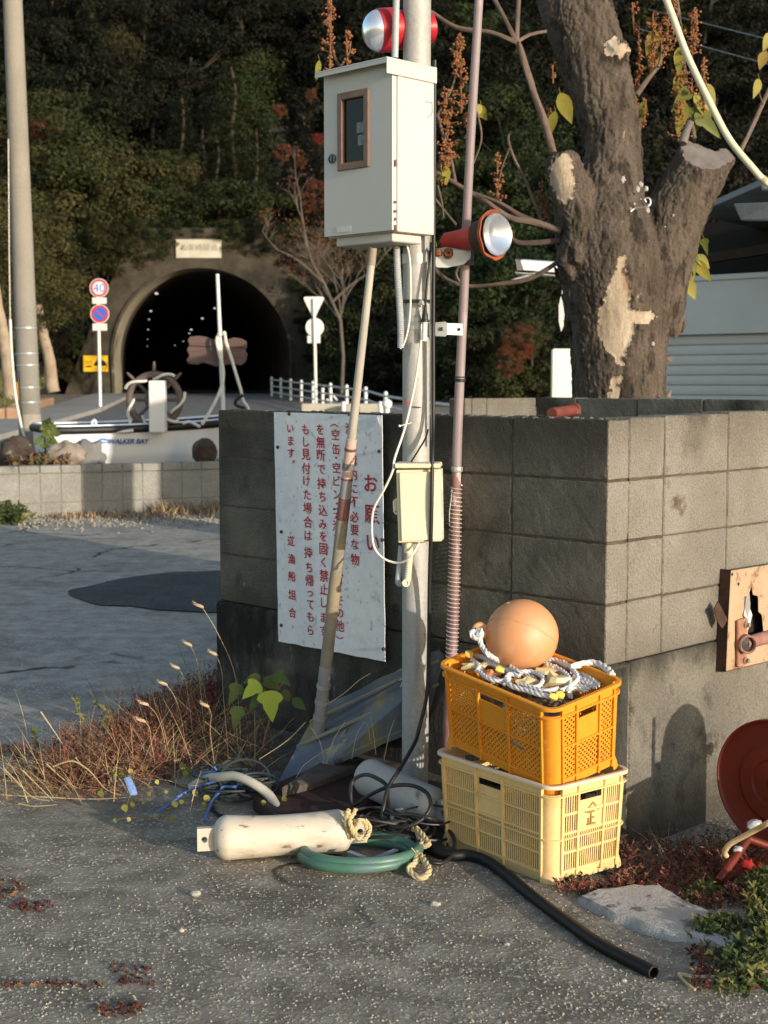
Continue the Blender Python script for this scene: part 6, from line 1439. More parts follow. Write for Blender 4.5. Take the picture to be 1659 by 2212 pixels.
# ------------------------------------------------------------------ shed with a roller shutter, right
SHT = mat('grey_shutter_paint', (.62, .60, .565), (.70, .68, .645), vs=1.2, rough=.45, bump=.03, bs=20)
DKW = mat('shade_dark_shed', (.010, .008, .006), (.016, .012, .009), vs=3, rough=.9)  # near-black wall colour stands in for the shade inside the shed
sa, sb = Vector(P(1380, 700, 13.6)), Vector(P(1720, 700, 12.5)); sa.z = sb.z = 0; ds = (sb - sa).normalized(); nsd = Vector((ds.y, -ds.x, 0)); LS = 5.0
t = thing('shed', 'dark open shed with a grey roller shutter behind the cut tree', 'shed', sa)
def zat(u, v):
    d = ray(u, v); p0 = sa; pt = Vector((0, 0, EYE)) + d * ((p0 - Vector((0, 0, EYE))).dot(nsd) / d.dot(nsd)); return pt.z
zf1, zf0 = zat(1560, 606), zat(1560, 722)
q = MB(); q.box(sa + ZV * zf0, ds * LS, nsd * .06, ZV * (zf1 - zf0)); q.box(sa - nsd * .02 + ZV * (zf1 - .0), ds * LS, nsd * .10, ZV * .05); q.build('shutter_hood', SHT, t, bevel=.006)
q = MB(); z = zf0; sh = .092
while z > -.05:
    o = sa + ds * 0 + ZV * (z - sh); prof = [(0, 0), (.012, .012), (.016, sh * .5), (.012, sh - .014), (.0, sh - .004), (-.012, sh - .002), (-.012, 0)]
    q.prism([o - nsd * .03 + nsd * a + ZV * b for a, b in prof], ds * LS); z -= sh
q.build('shutter_slats', SHT, t)
q = MB(); q.box(sa - nsd * 1.6 + ZV * 0 - ds * .3, ds * LS, nsd * .1, ZV * 3.1); q.box(sa - nsd * 4.4, ds * .08, nsd * 4.3, ZV * zf1); q.build('shed_wall', DKW, t)
q = MB(); ra, rb_ = P(1500, 463, 13.2), P(1760, 352, 10.4); rb_.z = ra.z + .05
q.prism([ra, rb_, rb_ + ds * 5, ra + ds * 5 - nsd * 3, ra - nsd * 3 - ds * .4], (0, 0, .05)); q.build('roof', mat('roof_sheet', (.20, .21, .22), (.27, .28, .29), vs=2, rough=.5), t)
q = MB(); q.box(sa - nsd * .5 + ZV * (zat(1480, 560) - .06) - ds * .2, ds * LS + ZV * .4, nsd * .07, ZV * .09); q.build('roof_beam', mat('red_brown_beam', (.035, .018, .012), (.05, .028, .018), vs=3, rough=.8), t)
q = MB(); q.prism([P(1585, 440, 11.9), P(1680, 436, 11.2), P(1690, 474, 11.2), P(1600, 474, 11.9)], (.05, .12, 0)); q.prism([P(1643, 382, 11), P(1690, 384, 10.8), P(1690, 412, 10.8), P(1648, 408, 11)], (.02, .1, 0)); q.build('gutter', GALV2, t, bevel=.004)
q = MB(); q.box((3.8, 9.0, 0), (3.6, 0, 0), (0, 3.4, 0), (0, 0, 2.85)); q.build('shadow_wing', DKW, t)  # unseen wing, added and sized to shade the low planter wall
# white equipment box and the lamp on its arm
a, b = P(1189, 864, 10.6), P(1236, 753, 10.6); q = MB(); q.box((a.x, 10.6, 0), (.30, 0, 0), (.1, .4, 0), (0, 0, b.z)); wb2 = tag(q.build('white_cabinet', mat('bright_white_paint', (.80, .77, .70), (.84, .81, .75), vs=2, rough=.4), loc=(a.x, 10.6, 0), bevel=.015), 'plain white upright cabinet standing left of the tree trunk', 'cabinet')
q = MB(); q.box((a.x + .03, 10.597, .2), (.20, 0, 0), (0, .005, 0), (0, 0, b.z - .25)); q.build('cabinet_door', MATS['bright_white_paint'], wb2, bevel=.002)
lm = thing('shed_lamp', 'white box lamp with a dark end on a thin arm left of the trunk', 'lamp', P(1210, 592, 10.2))
q = MB(); c_ = [P(1124, 562, 9.9), P(1213, 568, 10.6), P(1218, 590, 10.6), P(1131, 584, 9.9)]; q.prism(c_, (.02, .14, .02)); q.build('lamp_box', mat('lamp_white', (.66, .68, .72), (.72, .74, .78), vs=3, rough=.3), lm, bevel=.004)
q = MB(); c_ = [P(1113, 560, 9.88), P(1124, 562, 9.895), P(1131, 584, 9.895), P(1117, 584, 9.88)]; q.prism(c_, (.03, .14, .02)); q.build('lamp_end', BLK, lm)
q = MB(); q.prism([P(1113, 587, 9.9), P(1215, 594, 10.6), P(1215, 597, 10.6), P(1113, 590, 9.9)], (.02, .16, 0)); q.tube([P(1108, 606, 9.95), P(1150, 592, 10.2), P(1240, 575, 10.8)], .012, 8); q.build('lamp_arm', GALV2, lm)
q = MB(); pts = [P(1211, 640, 9.6), P(1215, 650, 9.6), P(1219, 680, 9.6), P(1217, 705, 9.6), P(1212, 716, 9.6), P(1207, 695, 9.6), P(1207, 660, 9.6)]; q.prism(pts, (.004, .02, 0)); q.tube([P(1214, 640, 9.6), P(1214, 600, 9.8)], .003, 5); tag(q.build('hanging_tag', mat('pale_tag', (.55, .58, .6), (.6, .62, .64), vs=8), loc=pts[4]), 'pale pointed tag hanging against the left side of the tree trunk', 'tag')
q = MB(); q.tube([P(1192, 893, 7.0), P(1238, 886, 7.2)], .028, 14); q.lathe(P(1238, 885, 7.2), (P(1238, 886, 7.2) - P(1192, 893, 7.0)), [(0, .034), (.02, .034), (.02, .026), (.0, .02)], 14); q.lathe(P(1240, 885, 7.21), (0, 0, 1), [(-.02, .036), (.005, .036)], 12)
tag(q.build('red_pipe', mat('red_oxide_pipe', (.20, .05, .03), (.15, .04, .028), vs=12, rough=.7, bump=.1), smooth=.6, loc=P(1215, 889, 7.1)), 'red oxide pipe end lying inside the block enclosure', 'pipe')
# overhead wires and the cream conduit cable at the upper right
q = MB(); q.tube(cr([P(1432, -20, 7.2), P(1455, 40, 7.15), P(1485, 120, 7.1), P(1530, 215, 7.0), P(1575, 300, 6.95), P(1625, 362, 6.9), P(1652, 391, 6.9), P(1700, 430, 6.9)], 8), .0165, 12)
oc_ = tag(q.build('cream_conduit', CRM, smooth=.9, loc=P(1652, 391, 6.9)), 'cream flexible conduit hanging in a curve past the cut limb', 'conduit')
q = MB(); q.lathe(P(1646, 385, 6.9), P(1655, 394, 6.9) - P(1646, 385, 6.9), [(0, .019), (.025, .019)], 12); q.build('conduit_joint', mat('conduit_joint', (.4, .34, .24)), oc_)
for k, (a, b) in enumerate((((1400, 20), (1700, 95)), ((1380, 62), (1700, 150)))):
    q = MB(); q.tube([P(*a, 30), P(*b, 24)], .006, 5); tag(q.build('overhead_wire', BLC if False else GREYC, loc=P(*a, 30)), ['upper of two thin overhead wires crossing the dark hill', 'lower of two thin overhead wires crossing the dark hill'][k], 'wire')
# ------------------------------------------------------------------ the cut tree behind the wall
BARK = mat('grey_brown_bark', (.070, .054, .040), (.125, .10, .078), vs=9, rough=.95, bump=1.8, bs=60, grain=.3, gs=90, spots=[((.035, .027, .02), 14, .52, .12), ((.26, .23, .19), 30, .68, .05)], stretch=(1, 1, .42))
WOODP = mat('bare_pale_wood', (.36, .28, .195), (.46, .385, .295), vs=7, rough=.85, bump=.8, bs=40, grain=.2, gs=60, spots=[((.22, .13, .075), 6, .54, .12), ((.12, .08, .05), 16, .64, .07), ((.36, .35, .33), 5, .64, .1)], stretch=(1, 1, .35))
CUT = mat('grey_cut_wood', (.13, .115, .105), (.20, .18, .165), vs=14, rough=.9, bump=.4, bs=40)
YT = 8.2
tb = P(1340, 860, YT); tb.z = 0
tree = thing('tree', 'large pollarded tree with flaking bark and a sawn limb behind the block wall', 'tree', tb)
def px(w, Y=YT): return w * Y / F
def tp(u, v, dy=0): return P(u, v, YT + dy)
q = MB()
q.tube(cr([Vector((tp(1338, 900).x, YT, -.1)), tp(1338, 950), tp(1338, 855), tp(1335, 760), tp(1338, 680), tp(1330, 590, -.02), tp(1310, 500, -.02), tp(1312, 420, 0), tp(1325, 330, .02), tp(1313, 250, .05), tp(1290, 160, .1), tp(1262, 70, .15), tp(1240, 0, .2), tp(1215, -90, .3)], 5),
       [px(r) for r in cr([Vector((a, 0, 0)) for a in (112, 106, 101, 103, 112, 118, 104, 82, 62, 66, 72, 76, 78, 78)], 5) for r in [r.x]], 26)
q.tube(cr([tp(1395, 720, -.02), tp(1405, 640, -.03), tp(1425, 560, -.04), tp(1455, 470, -.05), tp(1498, 390, -.06), tp(1532, 320, -.08)], 5), [px(r) for r in (60, 66, 70, 74, 76, 77, 77, 76, 74, 73, 72, 71, 70, 69, 68, 68, 67, 66, 64, 63, 62, 62, 61, 60, 59, 58)], 24)
q.tube(cr([tp(1290, 560, -.1), tp(1262, 490, -.12), tp(1236, 420, -.14), tp(1218, 360, -.15), tp(1212, 330, -.15)], 5), [px(r) for r in (62, 62, 60, 58, 56, 54, 52, 50, 49, 48, 46, 45, 43, 42, 41, 40, 39, 37, 34, 30, 24)], 20)
q.ball(tp(1255, 545, -.12), px(58), 20, (1, .9, 1.2), .3, 2); q.ball(tp(1285, 470, -.14), px(40), 16, (1.2, .8, 1.1), .4, 5)
q.ball(tp(1232, 480, -.1), px(40), 16, (.9, .9, 1.3), .3, 8); q.ball(tp(1350, 580, -.1), px(60), 18, (1.2, .7, 1.3), .2, 3)
q.ball(tp(1558, 345, -.1), px(30), 14, (1, 1, .9), .3, 4); q.ball(tp(1327, 120, -.02), px(36), 14, (1, 1, 1), .3, 6)
q.ball(tp(1472, 705, -.0), px(12), 10, (1.2, .6, 1.6), .6, 9)
tmp = q.build('trunk', BARK, None, loc=tb)
md = tmp.modifiers.new('r', 'REMESH'); md.mode = 'VOXEL'; md.voxel_size = .0085
dg = bpy.context.evaluated_depsgraph_get(); me = bpy.data.meshes.new_from_object(tmp.evaluated_get(dg)); bpy.data.objects.remove(tmp)
bm = bmesh.new(); bm.from_mesh(me)
for _ in range(4): bmesh.ops.smooth_vert(bm, verts=bm.verts, factor=.5, use_axis_x=True, use_axis_y=True, use_axis_z=True)
bm.normal_update()
cutp = tp(1533, 318, -.08); cutn = (tp(1532, 318, -.08) - tp(1498, 392, -.06)).normalized(); cutn = (cutn * .85 + Vector((-.22, -.75, .05))).normalized()
POLY = [[(1340, 545), (1352, 560), (1348, 590), (1356, 600), (1362, 640), (1358, 670), (1385, 668), (1420, 683), (1400, 700), (1370, 700), (1362, 740), (1350, 775), (1345, 800), (1328, 775), (1310, 755), (1298, 735), (1285, 720), (1300, 700), (1290, 690), (1305, 650), (1320, 610), (1330, 575)], [(1322, 815), (1345, 808), (1340, 835), (1330, 862), (1315, 862)], [(1180, 385), (1200, 340), (1225, 325), (1238, 360), (1240, 420), (1225, 440), (1200, 425), (1190, 405)], [(1306, 95), (1330, 75), (1357, 108), (1350, 128), (1336, 122), (1322, 118), (1308, 120)]]
def inpoly(u, v, pl):
    c = False; n = len(pl)
    for i in range(n):
        x1, y1 = pl[i]; x2, y2 = pl[i - 1]
        if (y1 > v) != (y2 > v) and u < (x2 - x1) * (v - y1) / (y2 - y1) + x1: c = not c
    return c
disp = {}
for v in bm.verts:
    p = v.co + tb; n = v.normal
    s = Vector((p.x * 1, p.y * 1, p.z * .38))
    rg = 1 - abs(noise.noise(Vector((p.x * 24, p.y * 24, p.z * 7)))) * 2.2; rg2 = 1 - abs(noise.noise(Vector((p.x * 52, p.y * 52, p.z * 22 + 4)))) * 2.2
    old = max(0, min(1, (1.0 - 0 * p.z)))
    hgt = .006 * noise.noise(s * 9) - .008 * max(0, rg) ** 2 - .0055 * max(0, rg2) ** 2 + .006 * noise.noise(p * 60) + .004 * noise.noise(p * 110)
    r = p - Vector((0, 0, EYE)); uu = 829.5 + r.x / r.dot(FWD) * F; vv = 1106 - r.dot(UPV) / r.dot(FWD) * F
    wob = 9 * noise.noise(p * 22) + 7 * noise.noise(p * 60); wob2 = 9 * noise.noise(p * 22 + Vector((9, 0, 0))) + 8 * noise.noise(p * 60 + Vector((3, 0, 0)))
    ins = n.dot(-r.normalized()) > .05 and any(inpoly(uu + wob, vv + wob2, pl) for pl in POLY)
    if ins: hgt = -.011 + .0015 * noise.noise(s * 40)
    if vv > 470 and uu > 1180:                     # deeper bark flakes on the old lower trunk
        hgt += (0 if ins else .007 * max(0, noise.noise(s * 18 + Vector((0, 0, 5)))))
    # crease of the fork
    dcr = abs(uu - (1368 + (vv - 480) * -.02)) 
    if 430 < vv < 560 and n.y < .2: hgt -= .03 * max(0, 1 - dcr / 16) * max(0, 1 - abs(vv - 490) / 75)
    q_ = p + n * hgt
    dd = (q_ - cutp).dot(cutn)
    if dd > 0 and uu > 1440 and vv < 420: q_ -= cutn * dd; disp[v.index] = 2
    elif ins: disp[v.index] = 1
    v.co = q_ - tb
for f in bm.faces:
    ks = [disp.get(v.index, 0) for v in f.verts]
    f.smooth = True
    if sum(k == 2 for k in ks) >= 3: f.material_index = 2; f.smooth = False
    elif sum(k == 1 for k in ks) >= 2: f.material_index = 1
mi_ = [f.material_index for f in bm.faces]; bm.to_mesh(me); bm.free(); me.name = 'trunk'
me.materials.clear()
for m_ in (BARK, WOODP, CUT): me.materials.append(m_)
me.polygons.foreach_set('material_index', mi_); me.update()
to = bpy.data.objects.new('trunk', me); COL.objects.link(to); to.parent = tree
# lichen spots, bark flakes and the bent nail
def ontree(u, v):
    d = ray(u, v); hit_, loc, nor, _ = to_bvh.ray_cast(Vector((0, 0, EYE)) - tb, d.normalized()); return (hit_ + tb, loc) if hit_ else (tp(u, v, -.25), Vector((0, -1, 0)))
from mathutils.bvhtree import BVHTree
to_bvh = BVHTree.FromPolygons([v.co for v in me.vertices], [tuple(p.vertices) for p in me.polygons])
q = MB()
for u, v, r in ((1398, 455, 10), (1384, 398, 8), (1377, 408, 9), (1396, 408, 7), (1346, 387, 9), (1345, 392, 6), (1410, 432, 5), (1362, 450, 4), (1455, 465, 4), (1384, 430, 3), (1370, 440, 4), (1402, 444, 6), (1437, 490, 3), (1346, 740, 4), (1410, 742, 6)):
    p, n = ontree(u, v); q.ball(p, px(r) * .6, 10, (1, .6, 1.2), .5, u)
q.build('lichen_spot', mat('pale_lichen', (.33, .35, .33), (.42, .43, .4), vs=30, rough=.95), tree)
q = MB(); p, n = ontree(1367, 485)
q.tube(cr([ontree(1360, 458)[0] + Vector((0, -.03, 0)), ontree(1370, 452)[0] + Vector((0, -.05, 0)), tp(1396, 447, -.3), tp(1405, 440, -.3), tp(1402, 428, -.3), tp(1393, 430, -.3), tp(1396, 437, -.3)], 4), .0045, 6); q.build('bent_nail', GALV2, tree, smooth=.9)
FLK = mat('loose_bark', (.12, .075, .05), (.22, .16, .12), vs=14, rough=.95, bump=.6, bs=50)
for pts in ([(1462, 690), (1478, 672), (1482, 655), (1476, 690), (1470, 720), (1456, 735)], [(1440, 775), (1456, 768), (1450, 785)], [(1440, 855), (1452, 838), (1448, 860)], [(1212, 640), (1222, 620), (1226, 650), (1220, 668)], [(1225, 700), (1217, 690), (1222, 725)], [(1208, 585), (1195, 570), (1200, 600), (1212, 615)]):
    q = MB(); q.prism([tp(u, v, -.02 + .05 * noise.noise(Vector((u, v, 0)) * .1)) for u, v in pts], (.008, .05, 0)); q.build('bark_flake', FLK, tree)
q = MB(); q.tube(cr([tp(1475, 310, -.12), tp(1482, 285, -.1), tp(1492, 262, -.1)], 4), [px(9), px(9), px(9), px(9), px(8), px(8), px(8), px(8), px(8)], 10); q.build('cut_stub', CUT, tree, smooth=.7)
# branches: (points, start radius px, end radius px)
TWIG = mat('red_brown_twig', (.10, .068, .052), (.16, .115, .088), vs=12, rough=.8); DTW = mat('dark_twig', (.075, .05, .04), (.12, .085, .07), vs=12, rough=.85)
def branch(pts, r0, r1, m, dy=0, name='branch'):
    pp = cr([tp(u, v, dy + (k * .03 if len(p_) < 3 else p_[2])) for k, p_ in enumerate(pts) for u, v in [p_[:2]]], 6); n = len(pp)
    q = MB(); q.tube(pp, [px(lerp(r0, r1, i / (n - 1))) * .74 for i in range(n)], 8, bumpy=.3); return q.build(name, m, tree, smooth=.9)
branch([(1212, 500), (1150, 480), (1100, 470), (1040, 430), (990, 400), (940, 370)], 10, 6, TWIG, -.15)
branch([(1200, 497), (1130, 470), (1080, 440), (1020, 415), (960, 385), (920, 360)], 9, 4, DTW, -.1)
branch([(1210, 520), (1150, 525), (1115, 522), (1090, 500)], 9, 6, DTW, -.12)
branch([(1215, 560), (1150, 600), (1090, 612), (1010, 618), (960, 600), (925, 565)], 7, 5, DTW, -.15)
branch([(1000, 560), (985, 590), (995, 612)], 3, 4, TWIG, -.15)
branch([(985, 485), (960, 455), (940, 430)], 4, 3, TWIG, -.1)
branch([(1195, 330), (1175, 260), (1150, 190), (1125, 110), (1115, 85)], 11, 9, TWIG, -.1)
branch([(1117, 92), (1085, 30), (1060, -15)], 7, 6, TWIG, -.1); branch([(1117, 90), (1118, 40), (1122, -15)], 7, 6, TWIG, -.1)
branch([(1117, 92), (1060, 70), (990, 60), (938, 30), (905, 10)], 7, 5, TWIG, -.1); branch([(1118, 90), (1145, 75), (1180, 68)], 6, 5, TWIG, -.1)
branch([(1375, 205), (1400, 170), (1422, 145)], 8, 6, TWIG, .05); branch([(1422, 145), (1430, 110), (1425, 70)], 5, 3, TWIG, .05)
branch([(1600, 325), (1640, 240), (1680, 150)], 7, 6, TWIG, -.05); branch([(1648, 225), (1640, 200), (1635, 170)], 3, 2, TWIG, -.05)
branch([(1170, 480), (1140, 400), (1110, 340), (1098, 300), (1105, 285)], 5, 3, TWIG, 0); branch([(1100, 320), (1085, 360), (1075, 400)], 3, 2, TWIG, 0)
branch([(1192, 500), (1180, 440), (1165, 420)], 4, 3, TWIG, .05)
branch([(945, 400), (955, 440), (958, 470)], 3, 2, TWIG, -.2); branch([(1030, 240), (1040, 300), (1020, 360)], 3, 2, TWIG, -.2)
branch([(1500, 300), (1490, 240), (1480, 160), (1470, 60), (1460, -20)], 7, 4, TWIG, .1)
branch([(905, 160), (800, 170), (740, 150), (715, 90), (708, -20)], 5, 4, TWIG, .2); branch([(735, 145), (752, 120), (758, 90)], 3, 2, TWIG, .2)
branch([(800, 170), (870, 215), (945, 250)], 5, 5, TWIG, .1); branch([(945, 250), (980, 180), (995, 100)], 4, 3, TWIG, -.1); branch([(945, 250), (960, 300), (975, 350), (985, 400)], 5, 5, TWIG, -.1)
# seed clusters
SEED = mat('orange_brown_seed', (.19, .075, .025), (.28, .12, .045), vs=40, rough=.7)
def cluster(u, v, wd, ht, dens, dy, seed):
    w = random.Random(seed); q = MB()
    ax = tp(u, v + ht / 2, dy)
    q.tube([tp(u, v + ht / 2, dy), tp(u + w.uniform(-6, 6), v - ht / 2, dy)], px(1.6), 5)
    for i in range(int(dens * .8)):
        f = w.random(); ww = 1.45 * wd * (1 - .7 * f) * (.55 + .45 * sin(f * 23 + seed))
        cu, cv = u + w.uniform(-ww, ww) / 2, v + ht / 2 - f * ht + w.uniform(-4, 4)
        cc = tp(cu, cv, dy + w.uniform(-.06, .06))
        q.tube([tp(u, cv + 5, dy), cc], px(.8), 4, cap=False)
        for k in range(w.randint(2, 4)): q.ball(cc + Vector((w.uniform(-1, 1), w.uniform(-1, 1), w.uniform(-1, 1))) * px(5), px(w.uniform(2.0, 3.3)), 6)
    q.build('seed_cluster', SEED, tree, smooth=.9)
for i, (u, v, wd, ht, n, dy) in enumerate(((712, 60, 42, 220, 80, .2), (752, 120, 26, 110, 36, .2), (800, 180, 40, 30, 20, .2), (997, 160, 40, 170, 60, -.1), (968, 300, 42, 120, 55, -.1), (960, 230, 50, 80, 45, -.1), (985, 120, 30, 80, 20, -.1), (1010, 275, 26, 60, 25, -.1), (955, 370, 30, 60, 22, -.1), (1075, 385, 30, 110, 38, 0), (1170, 425, 34, 70, 26, .05), (1180, 460, 24, 50, 16, .05), (1380, 130, 26, 130, 40, .15), (1375, 200, 20, 60, 16, .15), (1415, 90, 60, 120, 60, .1), (1440, 60, 50, 90, 45, .1), (1495, 120, 50, 180, 70, .1), (1520, 190, 30, 130, 40, .1), (1470, 180, 40, 150, 50, .1), (1455, 30, 50, 90, 40, .1), (1500, 60, 40, 80, 30, .1), (1370, 40, 20, 70, 12, .2), (1390, 245, 20, 60, 12, .1), (1465, 265, 40, 80, 26, .1), (1185, 260, 14, 40, 8, .05), (1195, 160, 12, 40, 6, .05))): cluster(u, v, wd, ht, n, dy, i)
# leaves
LEAFY = mat('yellow_green_leaf', (.24, .23, .035), (.36, .30, .05), vs=10, rough=.55, transl=.35, spots=[((.30, .16, .05), 12, .64, .1)])
LEAFO = mat('ochre_leaf', (.36, .24, .05), (.42, .30, .08), vs=10, rough=.6, transl=.3)
def leaf_shape(q, o, tip, width, nrm, lobes=True, fold=.18):
    o, tip = Vector(o), Vector(tip); d = tip - o; L = d.length; d.normalize(); n = Vector(nrm); n = (n - d * n.dot(d)).normalized(); s = d.cross(n)
    out = [(0, 0), (.02, .22), (.12, .42), (.26, .50), (.36, .40), (.40, .30), (.55, .27), (.75, .16), (1, 0)] if lobes else [(0, 0), (.06, .2), (.2, .40), (.38, .46), (.58, .38), (.8, .2), (1, 0)]
    base = len(q.v)
    mids = [o + d * (x * L) - n * (.12 * L * x * x) for x, _ in out]
    left = [m + s * y * width - n * (-fold * y * width) for m, (x, y) in zip(mids, out)]
    right = [m - s * y * width - n * (-fold * y * width) for m, (x, y) in zip(mids, out)]
    q.v += mids + left + right; k = len(out)
    for i in range(k - 1):
        q.f += [[base + i, base + i + 1, base + k + i + 1, base + k + i], [base + i, base + 2 * k + i, base + 2 * k + i + 1, base + i + 1]]; q.m += [0, 0]
w = random.Random(15)
lv = [(1030, 225, 1052, 262, 26, 1, -.15), (1040, 228, 1020, 250, 22, 1, -.15), (962, 358, 966, 402, 22, 1, -.15), (952, 380, 958, 395, 22, 0, -.15), (990, 520, 1000, 560, 16, 0, -.1), (1010, 480, 1004, 520, 14, 1, 0),
      (930, 510, 945, 535, 16, 0, -.1), (1210, 200, 1235, 268, 36, 1, -.05), (1200, 240, 1183, 298, 24, 1, -.05), (690, 130, 684, 172, 14, 1, .2),
      (1425, 65, 1395, 120, 40, 2, .1), (1420, 110, 1408, 165, 34, 2, .1), (1470, 100, 1465, 160, 28, 1, .1), (1470, 150, 1462, 215, 30, 1, .1), (1490, 190, 1450, 240, 36, 0, .1), (1480, 220, 1462, 290, 32, 1, .1), (1500, 200, 1540, 260, 38, 1, .1), (1505, 240, 1560, 300, 40, 0, .1), (1500, 230, 1500, 300, 40, 0, .1), (1520, 180, 1548, 225, 30, 1, .1), (1390, 220, 1385, 280, 20, 0, .1),
      (1640, 170, 1630, 212, 22, 1, -.05), (1655, 110, 1640, 150, 26, 2, 0), (1665, 70, 1650, 110, 26, 1, 0),
      (1500, 560, 1538, 610, 28, 1, -.05), (1490, 570, 1480, 645, 34, 1, -.05), (1495, 545, 1503, 600, 24, 0, -.05), (1520, 515, 1528, 550, 20, 0, -.05), (1480, 600, 1505, 648, 30, 1, -.05), (1505, 550, 1535, 580, 24, 1, -.05)]
for k, (u0, v0, u1, v1, wd, ml, dy) in enumerate(lv):
    q = MB(); leaf_shape(q, tp(u0, v0, dy), tp(u1, v1, dy + w.uniform(-.05, .05)), px(wd), Vector((w.uniform(-.5, .5), -1, w.uniform(-.2, .4))), ml == 0)
    q.tube(cr([tp(u0 - 3, v0 - 12, dy + .02), tp(u0, v0, dy)], 3), px(.8), 4)
    q.build('leaf', [mat('green_yellow_leaf', (.12, .16, .03), (.22, .22, .04), vs=10, rough=.5, transl=.35), LEAFY, LEAFO][ml], tree, smooth=9)
# ------------------------------------------------------------------ trees of the hillside
def leafmat(name, a, b, r=.3): return mat(name, a, b, vs=.55, rough=.75, rnd=r, transl=.22, spec=.25)
LM = {'dark': leafmat('dark_evergreen_leaves', (.0045, .006, .0026), (.011, .0135, .005)),
      'mid': leafmat('mid_green_leaves', (.017, .026, .008), (.036, .047, .013)),
      'olive': leafmat('olive_leaves', (.030, .034, .010), (.056, .057, .016)),
      'pine': leafmat('pine_needles', (.020, .032, .011), (.040, .055, .018)),
      'rust': leafmat('rust_leaves', (.09, .032, .015), (.15, .06, .026), 0),
      'red': leafmat('red_leaves', (.15, .018, .012), (.22, .04, .018), 0)}
TRK = mat('forest_trunk', (.028, .023, .018), (.05, .042, .032), vs=2, rough=.95, bump=.5, bs=10)
def leaf_quad(q, p, s, d, w):
    d = d.normalized(); e = d.cross(Vector((w.uniform(-1, 1), w.uniform(-1, 1), w.uniform(-1, 1)))).normalized(); f = d.cross(e)
    o = len(q.v); a = w.uniform(.8, 1.5)
    q.v += [p - e * s, p - f * s * .55, p + e * s * a, p + f * s * .55]; q.f.append([o, o + 1, o + 2, o + 3]); q.m.append(q.mi)
def crown_round(seed, rx, rz, clumps, per, s):
    w = random.Random(seed); q = MB(); c0 = Vector((0, 0, 0))
    for i in range(clumps):
        while True:
            d = Vector((w.gauss(0, 1), w.gauss(0, 1), w.gauss(0, 1)))
            if d.length > .1: break
        d.normalize(); r = w.uniform(.45, 1.0) ** .6
        lob = 1 + .35 * noise.noise(d * 1.6 + Vector((seed, 0, 0)))
        c = Vector((d.x * rx, d.y * rx, d.z * rz)) * r * lob; cr_ = w.uniform(.20, .36) * rx
        for k in range(per):
            dd = Vector((w.gauss(0, 1), w.gauss(0, 1), w.gauss(0, 1))).normalized()
            if dd.z < -.3 and w.random() < .6: dd.z = -dd.z
            p = c + Vector((dd.x, dd.y, dd.z * .7)) * cr_ * w.uniform(.6, 1.05)
            leaf_quad(q, p, s * w.uniform(.6, 1.3), dd + Vector((w.uniform(-.6, .6), w.uniform(-.6, .6), w.uniform(-.2, .7))), w)
    return q
def crown_tier(seed, rx, rz, s, tiers=11):
    w = random.Random(seed); q = MB()
    for t in range(tiers):
        f = t / (tiers - 1); z = -rz + 2 * rz * f; r = rx * (1 - f) ** .8 + .25
        nb = max(4, int(8 * (1 - f) + 3)); a0 = w.uniform(0, 6)
        for b in range(nb):
            a = a0 + 2 * pi * b / nb + w.uniform(-.2, .2); L = r * w.uniform(.75, 1.1)
            for k in range(int(60 * L / rx) + 20):
                g = w.uniform(.15, 1); sp_ = .28 * L * (1 - g * .6) + .08
                p = Vector((cos(a) * L * g + w.gauss(0, sp_ * .6), sin(a) * L * g + w.gauss(0, sp_ * .6), z - .18 * L * g + w.gauss(0, .13)))
                leaf_quad(q, p, s * w.uniform(.6, 1.3), Vector((w.uniform(-.5, .5), w.uniform(-.5, .5), 1)), w)
    return q
def trunk_mb(h, r, seed, limbs=5, lean=0):
    w = random.Random(seed); q = MB(); pts = [Vector((lean * (k / 6) + .12 * w.uniform(-1, 1) * (k > 0), .12 * w.uniform(-1, 1) * (k > 0), h * k / 6)) for k in range(7)]
    q.tube(cr(pts, 3), [lerp(r, r * .35, i / 18) for i in range(19)], 8)
    for i in range(limbs):
        f = w.uniform(.45, .9); p = pts[int(f * 6)]; a = w.uniform(0, 6.28); L = h * w.uniform(.25, .4)
        q.tube(cr([p, p + Vector((cos(a) * L * .5, sin(a) * L * .5, L * .25)), p + Vector((cos(a) * L, sin(a) * L, L * .7))], 3), [r * .4, r * .34, r * .28, r * .2, r * .16, r * .12, r * .08], 6)
    return q
PROTO = {}
def proto(key, q, h, cz, trq):
    me = q.build('crown', LM['dark']); me_ = me.data; bpy.data.objects.remove(me); tr = trq.build('trunk', TRK, smooth=.9); trm = tr.data; bpy.data.objects.remove(tr); PROTO[key] = (me_, trm, cz)
for k in range(4): proto('r%d' % k, crown_round(k + 1, 2.6, 2.1 + .25 * k, 48, 150, .088), 5, 3.4, trunk_mb(4.6, .19, k))
for k in range(2): proto('c%d' % k, crown_tier(k + 5, 2.0, 3.4, .10), 7, 3.9, trunk_mb(7.2, .16, k + 9, 0))
MESHES = {}
TG = {'dark': ('evergreen_tree', 'dark evergreen tree with dense black green foliage high on the hillside', 'dark evergreens on the hill'),
      'mid': ('broadleaf_tree', 'mid green leafy tree growing on the hillside around the tunnel', 'green trees around the tunnel'),
      'olive': ('olive_tree', 'broad tree with olive and yellowish foliage low on the hillside', 'olive coloured trees on the hill'),
      'pine': ('conifer_tree', 'tiered green conifer with layered drooping boughs above the tunnel', 'conifers above the tunnel'),
      'rust': ('autumn_shrub', 'small shrub with rust orange autumn leaves on the hillside', 'rust coloured shrubs on the hill'),
      'red': ('red_maple', 'small bush of bright red autumn leaves beside the utility pole on the hillside', 'red bushes on the hill')}
